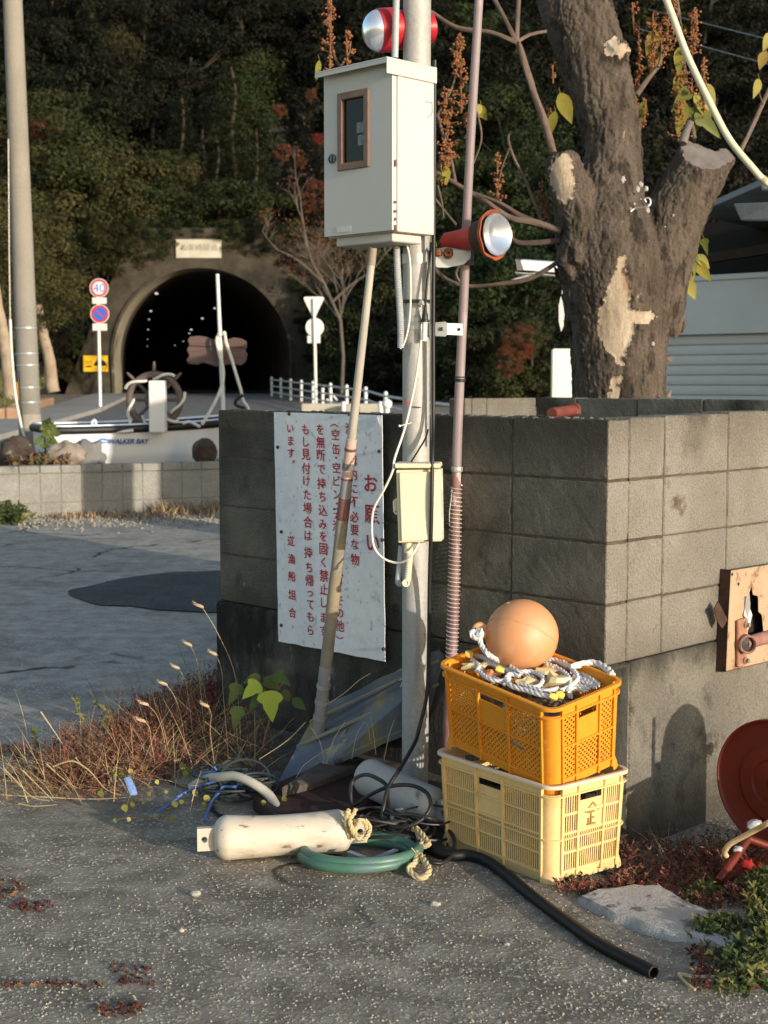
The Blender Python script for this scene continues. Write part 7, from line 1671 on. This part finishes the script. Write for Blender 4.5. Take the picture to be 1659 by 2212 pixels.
def plant(kind, pk, pos, sc, rot, sz=1):
    n, lb, g = TG[kind]; cm, tm, cz = PROTO[pk]
    key = (kind, pk)
    if key not in MESHES: m = cm.copy(); m.materials.clear(); m.materials.append(LM[kind]); MESHES[key] = m
    t = thing(n, lb, 'tree' if kind not in ('rust', 'red') else 'shrub', pos, g); t.scale = (sc, sc, sc * sz); t.rotation_euler = (0, 0, rot)
    c = bpy.data.objects.new('crown', MESHES[key]); COL.objects.link(c); c.parent = t; c.location = (0, 0, cz)
    r = bpy.data.objects.new('trunk', tm); COL.objects.link(r); r.parent = t
    return t
w = random.Random(42)
def at_hill(u, v, Y, kind, pk, sc, sz=1):     # crown centre seen at u, v at distance Y
    p = P(u, v, Y); cz = PROTO[pk][2] * sc * sz; plant(kind, pk, (p.x, p.y, p.z - cz), sc, w.uniform(0, 6), sz)
rk = lambda: 'r%d' % w.randint(0, 3)
# upper dark slope, row by row from the back
for v0, Y, kinds in ((-60, 96, ['dark']), (20, 92, ['dark']), (95, 88, ['dark', 'dark', 'dark', 'mid']), (175, 84, ['dark', 'dark', 'mid'])):
    u = -60 + w.uniform(0, 60)
    while u < 1740:
        if not (540 < u < 720 and v0 > 110): at_hill(u, v0 + w.uniform(-25, 25), Y + w.uniform(-2, 2), w.choice(kinds), rk(), w.uniform(.95, 1.3))
        u += w.uniform(85, 120)
for u, v, Y, kind, pk, sc, sz in (
    (60, 250, 80, 'mid', 'r1', 1.2, 1), (190, 230, 80, 'dark', 'r2', 1.2, 1), (300, 240, 80, 'dark', 'r0', 1.1, 1), (250, 190, 82, 'olive', 'r3', .8, 1.3), (420, 250, 80, 'dark', 'r1', 1.2, 1), (510, 260, 79, 'mid', 'r2', .9, 1),
    (120, 310, 77, 'olive', 'r3', 1.0, 1), (40, 350, 76, 'olive', 'r0', 1.1, 1), (230, 310, 77, 'mid', 'r1', 1.1, 1), (330, 320, 76, 'dark', 'r2', 1.1, 1), (440, 330, 75, 'dark', 'r3', 1.0, 1),
    (395, 330, 72, 'pine', 'c0', .85, 1), (505, 300, 72, 'pine', 'c1', 1.05, 1), (555, 400, 70, 'pine', 'c0', .9, .9), (470, 400, 70, 'pine', 'c1', .9, .8), (380, 430, 69, 'pine', 'c0', .8, .8),
    (100, 430, 70, 'olive', 'r1', 1.2, 1), (200, 400, 71, 'olive', 'r2', 1.35, 1), (270, 420, 69, 'olive', 'r0', 1.1, 1), (160, 480, 67, 'olive', 'r3', 1.1, 1), (320, 470, 68, 'mid', 'r1', .8, 1), (255, 490, 66.5, 'olive', 'r2', .8, 1.1), (420, 470, 68, 'mid', 'r0', .85, .9), (500, 480, 68, 'mid', 'r3', .9, .8), (570, 480, 68, 'mid', 'r1', .8, .8), 
    (75, 560, 58, 'olive', 'r0', .8, 1), (20, 540, 56, 'olive', 'r2', 1.1, 1), (112, 585, 60, 'olive', 'r1', .5, 1), (88, 640, 56, 'mid', 'r3', .42, 1), (5, 640, 52, 'olive', 'r3', .8, 1), (40, 690, 62, 'dark', 'r0', .9, 1), (95, 720, 64, 'dark', 'r1', .55, 1),
    (680, 490, 70, 'dark', 'r0', .8, 1), (740, 430, 74, 'dark', 'r3', 1.2, 1), (790, 560, 66, 'mid', 'r1', .9, 1), (700, 540, 68.5, 'dark', 'r2', .7, 1), (810, 650, 62, 'mid', 'r0', .9, 1), (800, 720, 62, 'dark', 'r3', .9, 1), (800, 760, 58, 'mid', 'r2', .9, 1), (815, 800, 58, 'dark', 'r0', .6, .9), (860, 720, 58, 'mid', 'r1', .95, 1), (830, 560, 68, 'mid', 'r3', 1.1, 1), (850, 800, 55, 'dark', 'r2', .7, .9),
    (860, 330, 80, 'dark', 'r2', 1.3, 1), (800, 300, 82, 'dark', 'r0', 1.2, 1), (980, 300, 80, 'dark', 'r1', 1.3, 1), (1090, 330, 78, 'mid', 'r3', 1.2, 1), (1180, 300, 80, 'dark', 'r2', 1.2, 1), (1420, 300, 76, 'dark', 'r0', 1.3, 1), (1560, 280, 76, 'dark', 'r1', 1.3, 1), (1660, 320, 74, 'dark', 'r3', 1.2, 1), (1480, 400, 68, 'dark', 'r2', 1.2, 1), (1600, 420, 66, 'dark', 'r1', 1.2, 1),
    (960, 440, 72, 'mid', 'r0', 1.1, 1), (1060, 450, 70, 'mid', 'r1', 1.15, 1), (1140, 400, 72, 'mid', 'r2', 1.1, 1), (1180, 500, 66, 'mid', 'r3', 1.1, 1), (930, 560, 66, 'mid', 'r2', 1.05, 1), (1030, 570, 64, 'mid', 'r3', 1.1, 1), (1110, 580, 62, 'mid', 'r0', 1.05, 1), (1190, 620, 60, 'mid', 'r1', 1.0, 1), (950, 690, 58, 'mid', 'r1', .95, 1), (1050, 680, 56, 'mid', 'r2', 1.0, 1), (1140, 700, 55, 'mid', 'r3', .95, 1), (1210, 740, 54, 'mid', 'r0', .9, 1), (910, 780, 54, 'dark', 'r3', .8, .9), (990, 790, 52, 'mid', 'r0', .75, .9), (1080, 800, 50, 'mid', 'r1', .75, .9), (1160, 810, 50, 'mid', 'r2', .75, .9), (1240, 800, 50, 'dark', 'r3', .8, .9), (1400, 500, 60, 'dark', 'r0', 1.1, 1), (1330, 430, 66, 'dark', 'r2', 1.2, 1), (1280, 600, 58, 'dark', 'r1', 1.0, 1)):
    at_hill(u, v, Y, kind, pk, sc, sz)
for u, v, Y, kind, sc in ((97, 283, 74, 'red', .26), (115, 290, 73.5, 'red', .16), (605, 238, 66.5, 'rust', .13), (672, 205, 66.5, 'rust', .12), (610, 330, 66.5, 'rust', .15), (690, 300, 66, 'red', .12), (650, 350, 66.5, 'rust', .11), (1120, 740, 47, 'rust', .2), (1100, 785, 46.5, 'rust', .17), (1135, 757, 47, 'red', .10), (680, 430, 68, 'rust', .3), (380, 370, 69, 'olive', .4), (1150, 730, 48.5, 'olive', .28)):
    at_hill(u, v, Y, kind, rk(), sc)
# low growth that covers the hillside between the crowns: far too many leaves to count
q = MB(); w2 = random.Random(8)
for i in range(30000):
    y = w2.uniform(66.8, 100); x = w2.uniform(-.31 * y, .31 * y); z = hill_z(x, y)
    if z < 8.3 and -13 < x < -2 and y < 67.5: continue
    leaf_quad(q, Vector((x, y, z + w2.uniform(-.1, 1.0))), w2.uniform(.09, .2), Vector((w2.uniform(-.7, .7), w2.uniform(-1, .3), w2.uniform(.1, 1))), w2)
tag(q.build('undergrowth', LM['dark']), kind='stuff')
# mossy shrubs hanging over the portal edge
for u, v, sc, kd in ((232, 565, .26, 'olive'), (262, 525, .28, 'mid'), (292, 510, .26, 'olive'), (335, 506, .25, 'mid'), (372, 500, .22, 'dark'), (430, 500, .16, 'mid'), (490, 504, .2, 'dark'), (525, 506, .26, 'mid'), (565, 512, .28, 'dark'), (605, 520, .3, 'mid'), (645, 550, .34, 'dark'), (668, 610, .34, 'mid'), (675, 680, .36, 'dark'), (690, 760, .34, 'dark'), (200, 612, .22, 'dark'), (178, 668, .22, 'olive'), (158, 735, .24, 'mid'), (148, 800, .22, 'olive'), (250, 535, .5, 'olive'), (310, 530, .4, 'mid'), (360, 512, .35, 'mid'), (500, 512, .35, 'mid'), (560, 520, .4, 'dark'), (610, 530, .35, 'dark')):
    at_hill(u, v, 65.15, kd, rk(), sc)
# leaning pale trunks beside the utility pole
for u0, v0, u1, v1, Y, r0, lb in ((22, 858, -8, 640, 41, .17, 'pale leaning tree trunk at the far left edge behind the utility pole'), (112, 830, 92, 716, 47, .19, 'pale short leaning tree trunk right of the utility pole on the grass bank')):
    a, b = P(u0, v0, Y), P(u1, v1, Y); t = thing('leaning_tree', lb, 'tree', a)
    q = MB(); q.tube(cr([a - (b - a) * .15, a, a.lerp(b, .5) + Vector((.06, 0, 0)), b, b + (b - a) * .5], 5), [r0 * lerp(1.25, .7, i / 20) for i in range(21)], 12, bumpy=.15); q.build('trunk', mat('pale_bark', (.24, .18, .13), (.34, .28, .21), vs=2.5, rough=.95, bump=.6, bs=14, spots=[((.12, .08, .06), 4, .6, .1)]), t, smooth=.9)
    c = bpy.data.objects.new('crown', MESHES[('olive', 'r0')]); COL.objects.link(c); c.parent = t; c.location = (b - a) * 1.35 + ZV * .6; c.scale = (.62, .62, .6)
# bare twiggy shrub right of the tunnel
w = random.Random(12)
t = thing('bare_shrub', 'bare pale branched shrub with rusty leaf remnants right of the tunnel', 'shrub', P(738, 850, 52))
BT = mat('pale_twig', (.075, .062, .05), (.12, .10, .082), vs=2, rough=.9)
q = MB(); ql = MB()
def grow(p, d, L, r, depth):
    n = 4; pts = [p]
    for k in range(n): d = (d + Vector((w.uniform(-.22, .22), w.uniform(-.12, .12), w.uniform(-.1, .16)))).normalized(); pts.append(pts[-1] + d * L / n)
    q.tube(cr(pts, 2), [lerp(r, r * .6, i / 8) for i in range(9)], 5, cap=False)
    if depth == 0 or (depth == 1 and w.random() < .4):
        for k in range(4): leaf_quad(ql, pts[-1] + Vector((w.gauss(0, .16), w.gauss(0, .12), w.gauss(0, .16))), .045, Vector((w.uniform(-1, 1), -1, w.uniform(-1, 1))), w)
    if depth == 0: return
    for k in range(w.randint(2, 4)):
        i = w.randint(2, n); nd = (d + Vector((w.uniform(-1, 1), w.uniform(-.4, .4), w.uniform(-.25, .9)))).normalized(); grow(pts[i], nd, L * w.uniform(.55, .8), r * .58, depth - 1)
b0 = P(738, 850, 52); b1 = P(735, 690, 52)
q.tube([b0, b0.lerp(b1, .5) + Vector((.08, 0, 0)), b1], [.08, .07, .065], 7)
for (u, v) in ((700, 610), (720, 600), (760, 620), (690, 640), (745, 590)):
    e = P(u, v, 52); grow(b1, (e - b1).normalized(), (e - b1).length * 1.15, .034, 3)
for pts in ([(735, 692), (698, 608), (672, 560), (655, 480), (648, 420)], [(698, 610), (640, 560), (600, 540)], [(720, 650), (765, 610), (800, 590)]):
    pp = [P(u, v, 51.8) for u, v in pts]; q.tube(cr(pp, 4), [lerp(.055, .02, i / (4 * (len(pp) - 1))) for i in range(4 * (len(pp) - 1) + 1)], 6)
    for p in pp[2:]: grow(p, (pp[-1] - pp[0]).normalized() + Vector((0, 0, .3)), .9, .025, 2)
q.build('branches', BT, t, smooth=.9); ql.build('leaves', LM['rust'], t)
# ------------------------------------------------------------------ weeds of the foreground
w = random.Random(101)
def blade(q, p, h, lean, wd, curl=.6, seg=4):
    d = Vector((lean[0], lean[1], 1)).normalized(); s = Vector((-lean[1], lean[0], 0)); s = s.normalized() if s.length > 1e-3 else Vector((1, 0, 0))
    a = w.uniform(0, 6.28); s = Vector((cos(a), sin(a), 0)); o = len(q.v)
    for k in range(seg + 1):
        f = k / seg; c = p + d * h * f + Vector((lean[0], lean[1], 0)) * h * curl * f * f - ZV * h * .25 * curl * f * f * (abs(lean[0]) + abs(lean[1]))
        ww = wd * (1 - f) + .0003; q.v += [c - s * ww, c + s * ww]
    for k in range(seg): i = o + 2 * k; q.f.append([i, i + 1, i + 3, i + 2]); q.m.append(q.mi)
def sprig(q, p, h, lean, r=.0009, leaves=14, ls=.006):
    pts = [p]; d = Vector((lean[0], lean[1], 1)).normalized()
    for k in range(4): d = (d + Vector((w.uniform(-.25, .25), w.uniform(-.25, .25), w.uniform(-.2, .1)))).normalized(); pts.append(pts[-1] + d * h / 4)
    q.tube(pts, [r * (1 - .15 * k) for k in range(5)], 3, cap=False)
    for k in range(leaves):
        i = w.randint(1, 4); c = pts[i - 1].lerp(pts[i], w.random()); dd = Vector((w.uniform(-1, 1), w.uniform(-1, 1), w.uniform(-.6, .8))).normalized(); L = ls * w.uniform(.6, 1.6)
        e = dd.orthogonal().normalized() * L * .28; o = len(q.v); q.v += [c - e, c + e, c + dd * L + e * .5, c + dd * L * 1.2 - e * .3]; q.f.append([o, o + 1, o + 2, o + 3]); q.m.append(q.mi)
RW = [mat('red_weed', (.28, .07, .055), (.40, .13, .09), vs=9, rough=.9, transl=.2), mat('dark_red_weed', (.075, .022, .018), (.13, .045, .03), vs=9, rough=.9), mat('straw_weed', (.46, .34, .18), (.60, .47, .28), vs=9, rough=.85, transl=.15), mat('brown_weed', (.16, .085, .04), (.24, .14, .07), vs=9, rough=.9)]
def gz(p): return ground_z(p.x, p.y)
q = MB()
def mound(n, cu, cv, su, sv, hh, mats_, ang=0):
    for i in range(n):
        x, y = w.gauss(0, 1), w.gauss(0, 1)
        if x * x + y * y > 4: continue
        g = G(cu + x * su, cv + y * sv + x * su * ang); f = max(.25, 1 - (x * x + y * y) / 4.5); g.z = gz(g)
        if (g - CORNER).dot(NL) < .03 and (g - CORNER).dot(EL) < 2.02: continue
        q.mi = w.choice(mats_); h = hh * f * w.uniform(.5, 1.15)
        sprig(q, g + ZV * h * w.uniform(0, .5), h, (w.uniform(-.8, .8), w.uniform(-.8, .8)), .0011, w.randint(8, 16), .0075)
mound(1500, 390, 1590, 105, 50, .16, [0, 0, 0, 1, 1, 3], -.18)
mound(800, 225, 1655, 100, 38, .15, [0, 1, 1, 3, 3], -.1)
mound(420, 450, 1545, 40, 40, .17, [1, 1, 1, 0, 3])
mound(320, 140, 1690, 60, 18, .09, [1, 3, 3, 0])
mound(160, 520, 1640, 60, 40, .14, [3, 1, 3]); mound(150, 30, 1640, 60, 12, .06, [3, 1, 0])
def straw(n, cu, cv, su, sv, h0, h1, mi=2, wd=.0014, bias=(0, 0), curl=.7):
    for i in range(n):
        g = G(cu + w.gauss(0, su), cv + w.gauss(0, sv)); g.z = gz(g)
        if (g - CORNER).dot(NL) < .04 and -0.3 < (g - CORNER).dot(EL) < 2.05: continue
        q.mi = mi if w.random() < .8 else 3; blade(q, g, w.uniform(h0, h1), (bias[0] + w.gauss(0, .6), bias[1] + w.gauss(0, .5)), wd * w.uniform(.6, 1.3), curl)
straw(600, 410, 1590, 95, 50, .14, .34); straw(300, 240, 1665, 90, 28, .10, .26, bias=(-.3, -.2)); straw(220, 110, 1705, 60, 16, .10, .24, bias=(-.8, -.2)); straw(120, 510, 1600, 30, 35, .14, .32, bias=(.2, 0)); straw(60, 480, 1480, 25, 40, .12, .3)
tag(q.build('dry_weeds', RW, loc=G(300, 1640)), kind='stuff')
# lying straw stalks drawn singly over the heap
q = MB()
for pts in ([(215, 590), (290, 700), (350, 790), (420, 890)], [(890, 830), (960, 740), (1030, 680), (1090, 645)], [(240, 860), (340, 950), (430, 1000), (520, 1000)], [(0, 1090), (120, 1060), (260, 1050), (400, 1075), (540, 1050), (700, 1040)], [(20, 890), (90, 960), (170, 1040), (260, 1060)], [(120, 900), (200, 980), (280, 1060)], [(1080, 640), (1150, 700), (1220, 780), (1290, 860)], [(1130, 850), (1180, 760), (1230, 690)], [(920, 510), (990, 570), (1060, 640), (1140, 720)], [(100, 1130), (180, 1090), (300, 1080)], [(400, 830), (440, 890), (500, 960)], [(1200, 700), (1330, 760), (1520, 830)], [(600, 800), (700, 830), (820, 880)], [(280, 880), (380, 850), (470, 900), (560, 1000), (640, 1030)]):
    pp = [G(*R7(x, y), .02) for x, y in pts]; n_ = len(pp)
    Yb = pp[-1].y - .02; P_ = [P(*R7(x, y), lerp(Yb, Yb + .10 * (n_ - 1 - k) / n_, 1)) for k, (x, y) in enumerate(pts)]
    for p in P_: p.z = max(p.z, .01)
    q.tube(cr(P_, 5), [.0032 * (1 - .6 * i / (5 * (n_ - 1))) for i in range(5 * (n_ - 1) + 1)], 5)
tag(q.build('dry_stalks', RW[2], smooth=.9, loc=G(300, 1690)), kind='stuff')
# foxtail grasses standing behind the heap
FOX = mat('foxtail_head', (.40, .30, .19), (.52, .41, .28), vs=30, rough=.9)
for k, (hx_, hy_, bx, by_, Y) in enumerate(((1065, 35, 1245, 420, 5.5), (1005, 238, 1060, 480, 5.6), (1140, 288, 1180, 520, 5.5), (942, 360, 1000, 560, 5.6), (875, 445, 960, 640, 5.5), (775, 551, 860, 700, 5.4), (760, 640, 800, 760, 5.3), (1095, 560, 1110, 700, 5.3))):
    a = P(*R7(bx, by_), Y); b = P(*R7(hx_, hy_), Y - .05); t = thing('foxtail', 'straw coloured foxtail grass stalk with a drooping bristly head by the end of the wall', 'grass', a, 'foxtail stalks by the wall end')
    q = MB(); q.tube(cr([Vector((a.x + .02, a.y, .0)), a, a.lerp(b, .6) + Vector((.01, 0, .008)), b], 5), .0011, 5); q.build('stalk', RW[2], t, smooth=.9)
    q = MB(); d = Vector((-.55, 0, .42 if k in (0, 1, 4) else .1)).normalized(); d = (b - a).normalized() * .5 + Vector((-.5, 0, -.1)); d.normalize(); L = .042
    q.tube([b + d * L * (i / 6 - .2) - ZV * .006 * (i / 6) ** 2 for i in range(7)], [.002, .0055, .0065, .0062, .0055, .004, .001], 8)
    for i in range(90):
        f = w.random(); c = b + d * L * (f - .2); dd = Vector((w.uniform(-1, 1), w.uniform(-1, 1), w.uniform(-1, 1))).normalized() + d * .8; e = dd.orthogonal().normalized() * .0004; q.add([c - e, c + e, c + dd * .010], [(0, 1, 2)])
    q.build('seed_head', FOX, t)
# leafy weeds left (small green shoots)
GRW = mat('green_weed_leaf', (.10, .14, .03), (.2, .22, .05), vs=12, rough=.6, transl=.3)
for k, (pts, lb) in enumerate((([(500, 790), (450, 660), (410, 580), (390, 510)], 'thin green shoot standing left of centre in the red weeds'), ([(640, 780), (600, 650), (550, 570), (500, 550)], 'thin green and reddish shoot leaning over the red weeds'), ([(200, 810), (190, 740), (180, 690)], 'small green shoot at the far left of the weeds'), ([(560, 690), (560, 650), (570, 640)], 'tiny green sprig between the two tall shoots'))):
    Y = G(*R7(pts[0][0], 800)).y; pp = [P(*R7(x, y), Y) for x, y in pts]; t = thing('weed_shoot', lb, 'weed', pp[0])
    q = MB(); c_ = cr(pp, 6); q.tube(c_, .0017, 5); q.build('stem', RW[3], t, smooth=.9)
    q = MB()
    for i in range(26):
        p = c_[w.randint(len(c_) // 4, len(c_) - 1)]; d = Vector((w.uniform(-1, 1), w.uniform(-1, .6), w.uniform(-.3, 1))).normalized(); leaf_shape(q, p, p + d * w.uniform(.012, .026), w.uniform(.007, .012), Vector((w.uniform(-.5, .5), -1, .6)), False)
    q.build('leaves', GRW, t, smooth=9)
# big-leaved seedling against the wall
SAP = [mat('sapling_leaf', (.36, .46, .05), (.44, .52, .07), vs=9, rough=.5, transl=.3), mat('sapling_leaf_dark', (.055, .10, .018), (.09, .15, .03), vs=9, rough=.5, transl=.3), mat('sapling_leaf_olive', (.10, .09, .025), (.16, .14, .04), vs=9, rough=.5, transl=.3)]
t = thing('sapling', 'young seedling with large bright green pointed leaves against the dark wall foot', 'sapling', P(*R7(1380, 800), 5.35))
Ys = 5.35
q = MB(); q.tube(cr([P(*R7(1360, 900), Ys + .05), P(*R7(1400, 720), Ys + .04), P(*R7(1440, 560), Ys + .03), P(*R7(1440, 440), Ys + .02)], 5), .0042, 8)
for a, b in (((1420, 560), (1360, 450)), ((1440, 500), (1430, 480)), ((1430, 520), (1500, 430)), ((1410, 600), (1270, 450)), ((1400, 640), (1270, 560)), ((1440, 480), (1320, 400)), ((1440, 560), (1545, 520))): q.tube([P(*R7(*a), Ys + .03), P(*R7(*b), Ys - .02)], .0018, 5)
q.build('stem', RW[3], t, smooth=.9)
for x0, y0, x1, y1, wd, ml, dy in ((1428, 478, 1432, 648, 150, 0, -.08), (1370, 438, 1275, 520, 110, 0, -.04), (1262, 442, 1205, 560, 90, 1, 0), (1258, 560, 1235, 695, 88, 1, -.03), (1395, 470, 1310, 590, 90, 1, -.02), (1375, 400, 1282, 438, 60, 1, .02), (1450, 385, 1532, 452, 90, 1, .02), (1390, 410, 1480, 470, 70, 2, .03), (1500, 470, 1530, 545, 50, 2, .03), (1545, 520, 1612, 578, 62, 1, -.03), (1340, 560, 1325, 600, 40, 2, .01), (1420, 400, 1460, 470, 80, 1, .03)):
    q = MB(); leaf_shape(q, P(*R7(x0, y0), Ys + dy), P(*R7(x1, y1), Ys + dy - .03), wd / 1.5082 / K * Ys / F, Vector((w.uniform(-.3, .3), -1, .35 if ml == 0 else w.uniform(0, .6))), wd > 70); q.build('leaf', SAP[ml], t, smooth=9)
# creeping vine with small yellow leaves round the cords
VY = [mat('vine_leaf_yellow', (.48, .40, .08), (.56, .5, .18), vs=20, rough=.55, transl=.25), mat('vine_leaf_green', (.17, .19, .04), (.27, .26, .06), vs=20, rough=.55, transl=.25)]
t = thing('creeping_vine', 'creeping vine with small yellow leaves trailing over the cords and asphalt', 'vine', r7g(900, 1000, 0))
q = MB()
for pts in ([(620, 910), (700, 960), (780, 980), (880, 1000), (960, 1060), (1090, 1080)], [(940, 850), (980, 900), (1010, 940)], [(640, 1120), (700, 1060), (790, 1010)], [(600, 1165), (680, 1150), (900, 1150)], [(1170, 890), (1250, 880), (1330, 885), (1390, 950), (1430, 1020)], [(1480, 1050), (1500, 1010), (1530, 1060)]):
    q.tube(cr([r7g(x, y, .035 + .02 * noise.noise(Vector((x, y, 0)) * .02)) for x, y in pts], 5), .0014, 4)
q.build('stem', RW[3], t, smooth=.9)
for x, y, s, ml in ((935, 850, 28, 0), (965, 880, 44, 1), (995, 900, 46, 1), (980, 920, 40, 1), (830, 962, 28, 0), (878, 1015, 26, 1), (640, 920, 46, 1), (690, 905, 34, 0), (610, 930, 30, 1), (535, 1025, 46, 1), (925, 1080, 44, 1), (958, 1068, 32, 1), (1030, 1020, 36, 0), (1090, 1050, 48, 0), (1075, 1085, 36, 1), (660, 1100, 46, 1), (700, 1085, 36, 1), (610, 1165, 30, 1), (680, 1160, 30, 0), (905, 1155, 34, 1), (820, 1140, 30, 1), (1180, 895, 36, 0), (1238, 885, 34, 1), (1325, 882, 34, 1), (1385, 945, 54, 0), (1420, 995, 30, 1), (1305, 980, 40, 1), (1390, 1070, 32, 1), (1480, 1035, 34, 1), (1500, 1055, 40, 1), (760, 1065, 26, 1), (790, 1025, 26, 1), (750, 885, 30, 1), (1020, 975, 34, 1)):
    p = r7g(x, y, w.uniform(.03, .075)); s_ = s / 1.5082 / K * p.y / F; d = Vector((w.uniform(-.6, .6), w.uniform(-.3, .2), -1)).normalized(); q = MB(); leaf_shape(q, p - d * s_ * .5, p + d * s_ * .5, s_ * .95, Vector((w.uniform(-.4, .4), -1, .5)), False); q.build('leaf', VY[ml], t, smooth=9)
# thin dead stems trailing from the blue board
q = MB()
for pts in ([(700, 1640), (690, 1600), (670, 1570)], [(705, 1650), (720, 1600), (745, 1560)], [(640, 1680), (660, 1650), (720, 1610)], [(760, 1640), (770, 1590), (790, 1560), (800, 1600)], [(830, 1640), (840, 1590), (852, 1555)], [(812, 1630), (806, 1580), (800, 1545)], [(690, 1530), (740, 1500), (775, 1470), (800, 1455)], [(560, 1640), (620, 1600), (660, 1560)]):
    q.tube(cr([P(u, v, 5.0) for u, v in pts], 6), .0013, 4)
tag(q.build('dead_stems', RW[2], smooth=.9, loc=P(700, 1640, 5.0)), kind='stuff')
# ------------------------------------------------------------------ right side: dead weeds and small green plants
q = MB()
def region(n, us, vs_, hh, mats_, kind='sprig', wd=.0016):
    for i in range(n):
        g = G(w.uniform(*us), w.uniform(*vs_)); g.z = gz(g)
        if (g - CORNER).dot(NR) < .02: continue
        if (g - CA).dot(CE2.normalized()) < .36 and (g - CA).dot(CE1.normalized()) > -.02: continue
        q.mi = w.choice(mats_); h = hh * w.uniform(.4, 1.2)
        if kind == 'sprig': sprig(q, g, h, (w.uniform(-.9, .9), w.uniform(-.9, .9)), .0012, w.randint(8, 16), .008)
        else: blade(q, g, h, (w.gauss(0, .7), w.gauss(0, .6)), wd, .8)
region(520, (1350, 1640), (1780, 1885), .085, [1, 3, 1, 3, 0]); region(240, (1320, 1500), (1860, 1925), .05, [0, 1, 3]); region(160, (1350, 1640), (1770, 1860), .12, [3, 2, 1], 'blade'); region(160, (1480, 1640), (1900, 1960), .05, [1, 3, 1])
region(150, (1490, 1640), (2050, 2140), .028, [3, 1, 1]); region(60, (1200, 1330), (1905, 1930), .03, [0, 1, 3]); region(60, (1360, 1650), (1880, 1930), .07, [2, 3], 'blade')
def mat_patch(n, us, vs_, hh, mats_):
    for i in range(n):
        g = G(w.uniform(*us), w.uniform(*vs_)); g.z = gz(g); q.mi = w.choice(mats_); sprig(q, g, hh * w.uniform(.4, 1.2), (w.uniform(-1, 1), w.uniform(-1, 1)), .001, 10, .006)
mat_patch(40, (-20, 50), (1900, 1940), .010, [1, 3, 1]); mat_patch(40, (20, 110), (1945, 1968), .009, [1, 1]); mat_patch(50, (215, 310), (2168, 2196), .008, [1, 3, 1]); mat_patch(40, (0, 230), (2122, 2134), .008, [1, 3]); mat_patch(40, (240, 330), (2085, 2130), .010, [1])
tag(q.build('dead_weeds', RW, loc=G(1500, 1850)), kind='stuff')
q = MB(); GW = [mat('small_green_leaf', (.035, .06, .014), (.075, .095, .024), vs=12, rough=.6, transl=.25), mat('olive_small_leaf', (.12, .13, .03), (.2, .18, .05), vs=12, rough=.6, transl=.25)]
def greens(n, us, vs_, hh, ls=.012):
    for i in range(n):
        g = G(w.gauss((us[0] + us[1]) / 2, (us[1] - us[0]) / 4), w.gauss((vs_[0] + vs_[1]) / 2, (vs_[1] - vs_[0]) / 4)); g.z = gz(g); q.mi = w.choice([0, 0, 1]); sprig(q, g, hh * w.uniform(.4, 1.2), (w.uniform(-.7, .7), w.uniform(-.7, .7)), .001, 16, ls)
greens(90, (1480, 1560), (1905, 1940), .05); greens(150, (1610, 1700), (1975, 2110), .055); greens(150, (1510, 1600), (2000, 2035), .04); greens(120, (1560, 1650), (2060, 2150), .05); greens(30, (1200, 1260), (1893, 1912), .02, .006); greens(160, (1620, 1690), (1900, 1960), .06); greens(60, (0, 45), (1108, 1135), .20, .05)
tag(q.build('green_plants', GW, loc=G(1600, 2020)), kind='stuff')
q = MB()
for a, b, r in (((1465, 2103), (1545, 2110), .0042), ((1465, 2105), (1502, 2138), .0035), ((1300, 1925), (1340, 1918), .003)): q.tube(cr([G(*a, .012), G((a[0] + b[0]) / 2, (a[1] + b[1]) / 2 + 3, .016), G(*b, .012)], 4), r, 6)
tag(q.build('pale_twig_piece', RW[2], smooth=.9, loc=G(1400, 2100)), 'pale forked dry twig lying on the ground past the end of the black hose', 'twig')
q = MB()
for u, v in ((318, 1835), (838, 1952), (1250, 1850), (700, 1960)): p = G(u, v, .006); leaf_shape(q, p - Vector((.012, 0, 0)), p + Vector((.014, .004, .003)), .012, ZV, False)
tag(q.build('fallen_leaves', mat('dead_leaf', (.14, .05, .03), (.2, .09, .05), vs=20, rough=.8), loc=G(318, 1835)), kind='stuff')
# dry grass at the foot of the low planter wall and plants inside it
q = MB()
for i in range(2600):
    u = w.uniform(330, 480) if w.random() < .7 else w.uniform(100, 330); v = 1104 + w.gauss(0, 9) - (u - 330) * .05 if u > 330 else 1117 + w.gauss(0, 4)
    g = G(u, v); q.mi = w.choice([2, 2, 3, 1]); blade(q, g, w.uniform(.06, .22) if u > 330 else w.uniform(.03, .11), (w.gauss(0, .5), w.gauss(0, .4)), .008, .6, 3)
tag(q.build('verge_grass', RW, loc=G(400, 1105)), kind='stuff')
t = thing('planter_plant', 'small green leafed plant growing by the stern of the boat', 'plant', P(100, 985, 16.1))
q = MB(); q.tube(cr([P(100, 990, 16.1), P(97, 955, 16.1), P(92, 910, 16.15)], 5), .012, 6); q.build('stem', RW[3], t)
q = MB()
for i in range(26): p = P(97 + w.uniform(-9, 22), 925 + w.uniform(-18, 40), 16.05); d = Vector((w.uniform(-1, 1), -.3, w.uniform(-1, .5))).normalized(); leaf_shape(q, p, p + d * w.uniform(.06, .13), .08, Vector((0, -1, .3)), False)
q.build('leaves', GRW, t, smooth=9)
q = MB()
for i in range(420):
    u = w.uniform(-5, 130); p = P(u, 0, 15.7 + w.uniform(0, 1)); p.z = .5; q.mi = w.choice([0, 1]); sprig(q, p, w.uniform(.05, .2), (w.uniform(-.6, .6), w.uniform(-.6, .6)), .004, 12, .04)
tag(q.build('planter_weeds', [mat('dark_planter_weed', (.04, .055, .015), (.07, .08, .02), vs=4, rough=.8), RW[3]], loc=P(60, 990, 16)), kind='stuff')
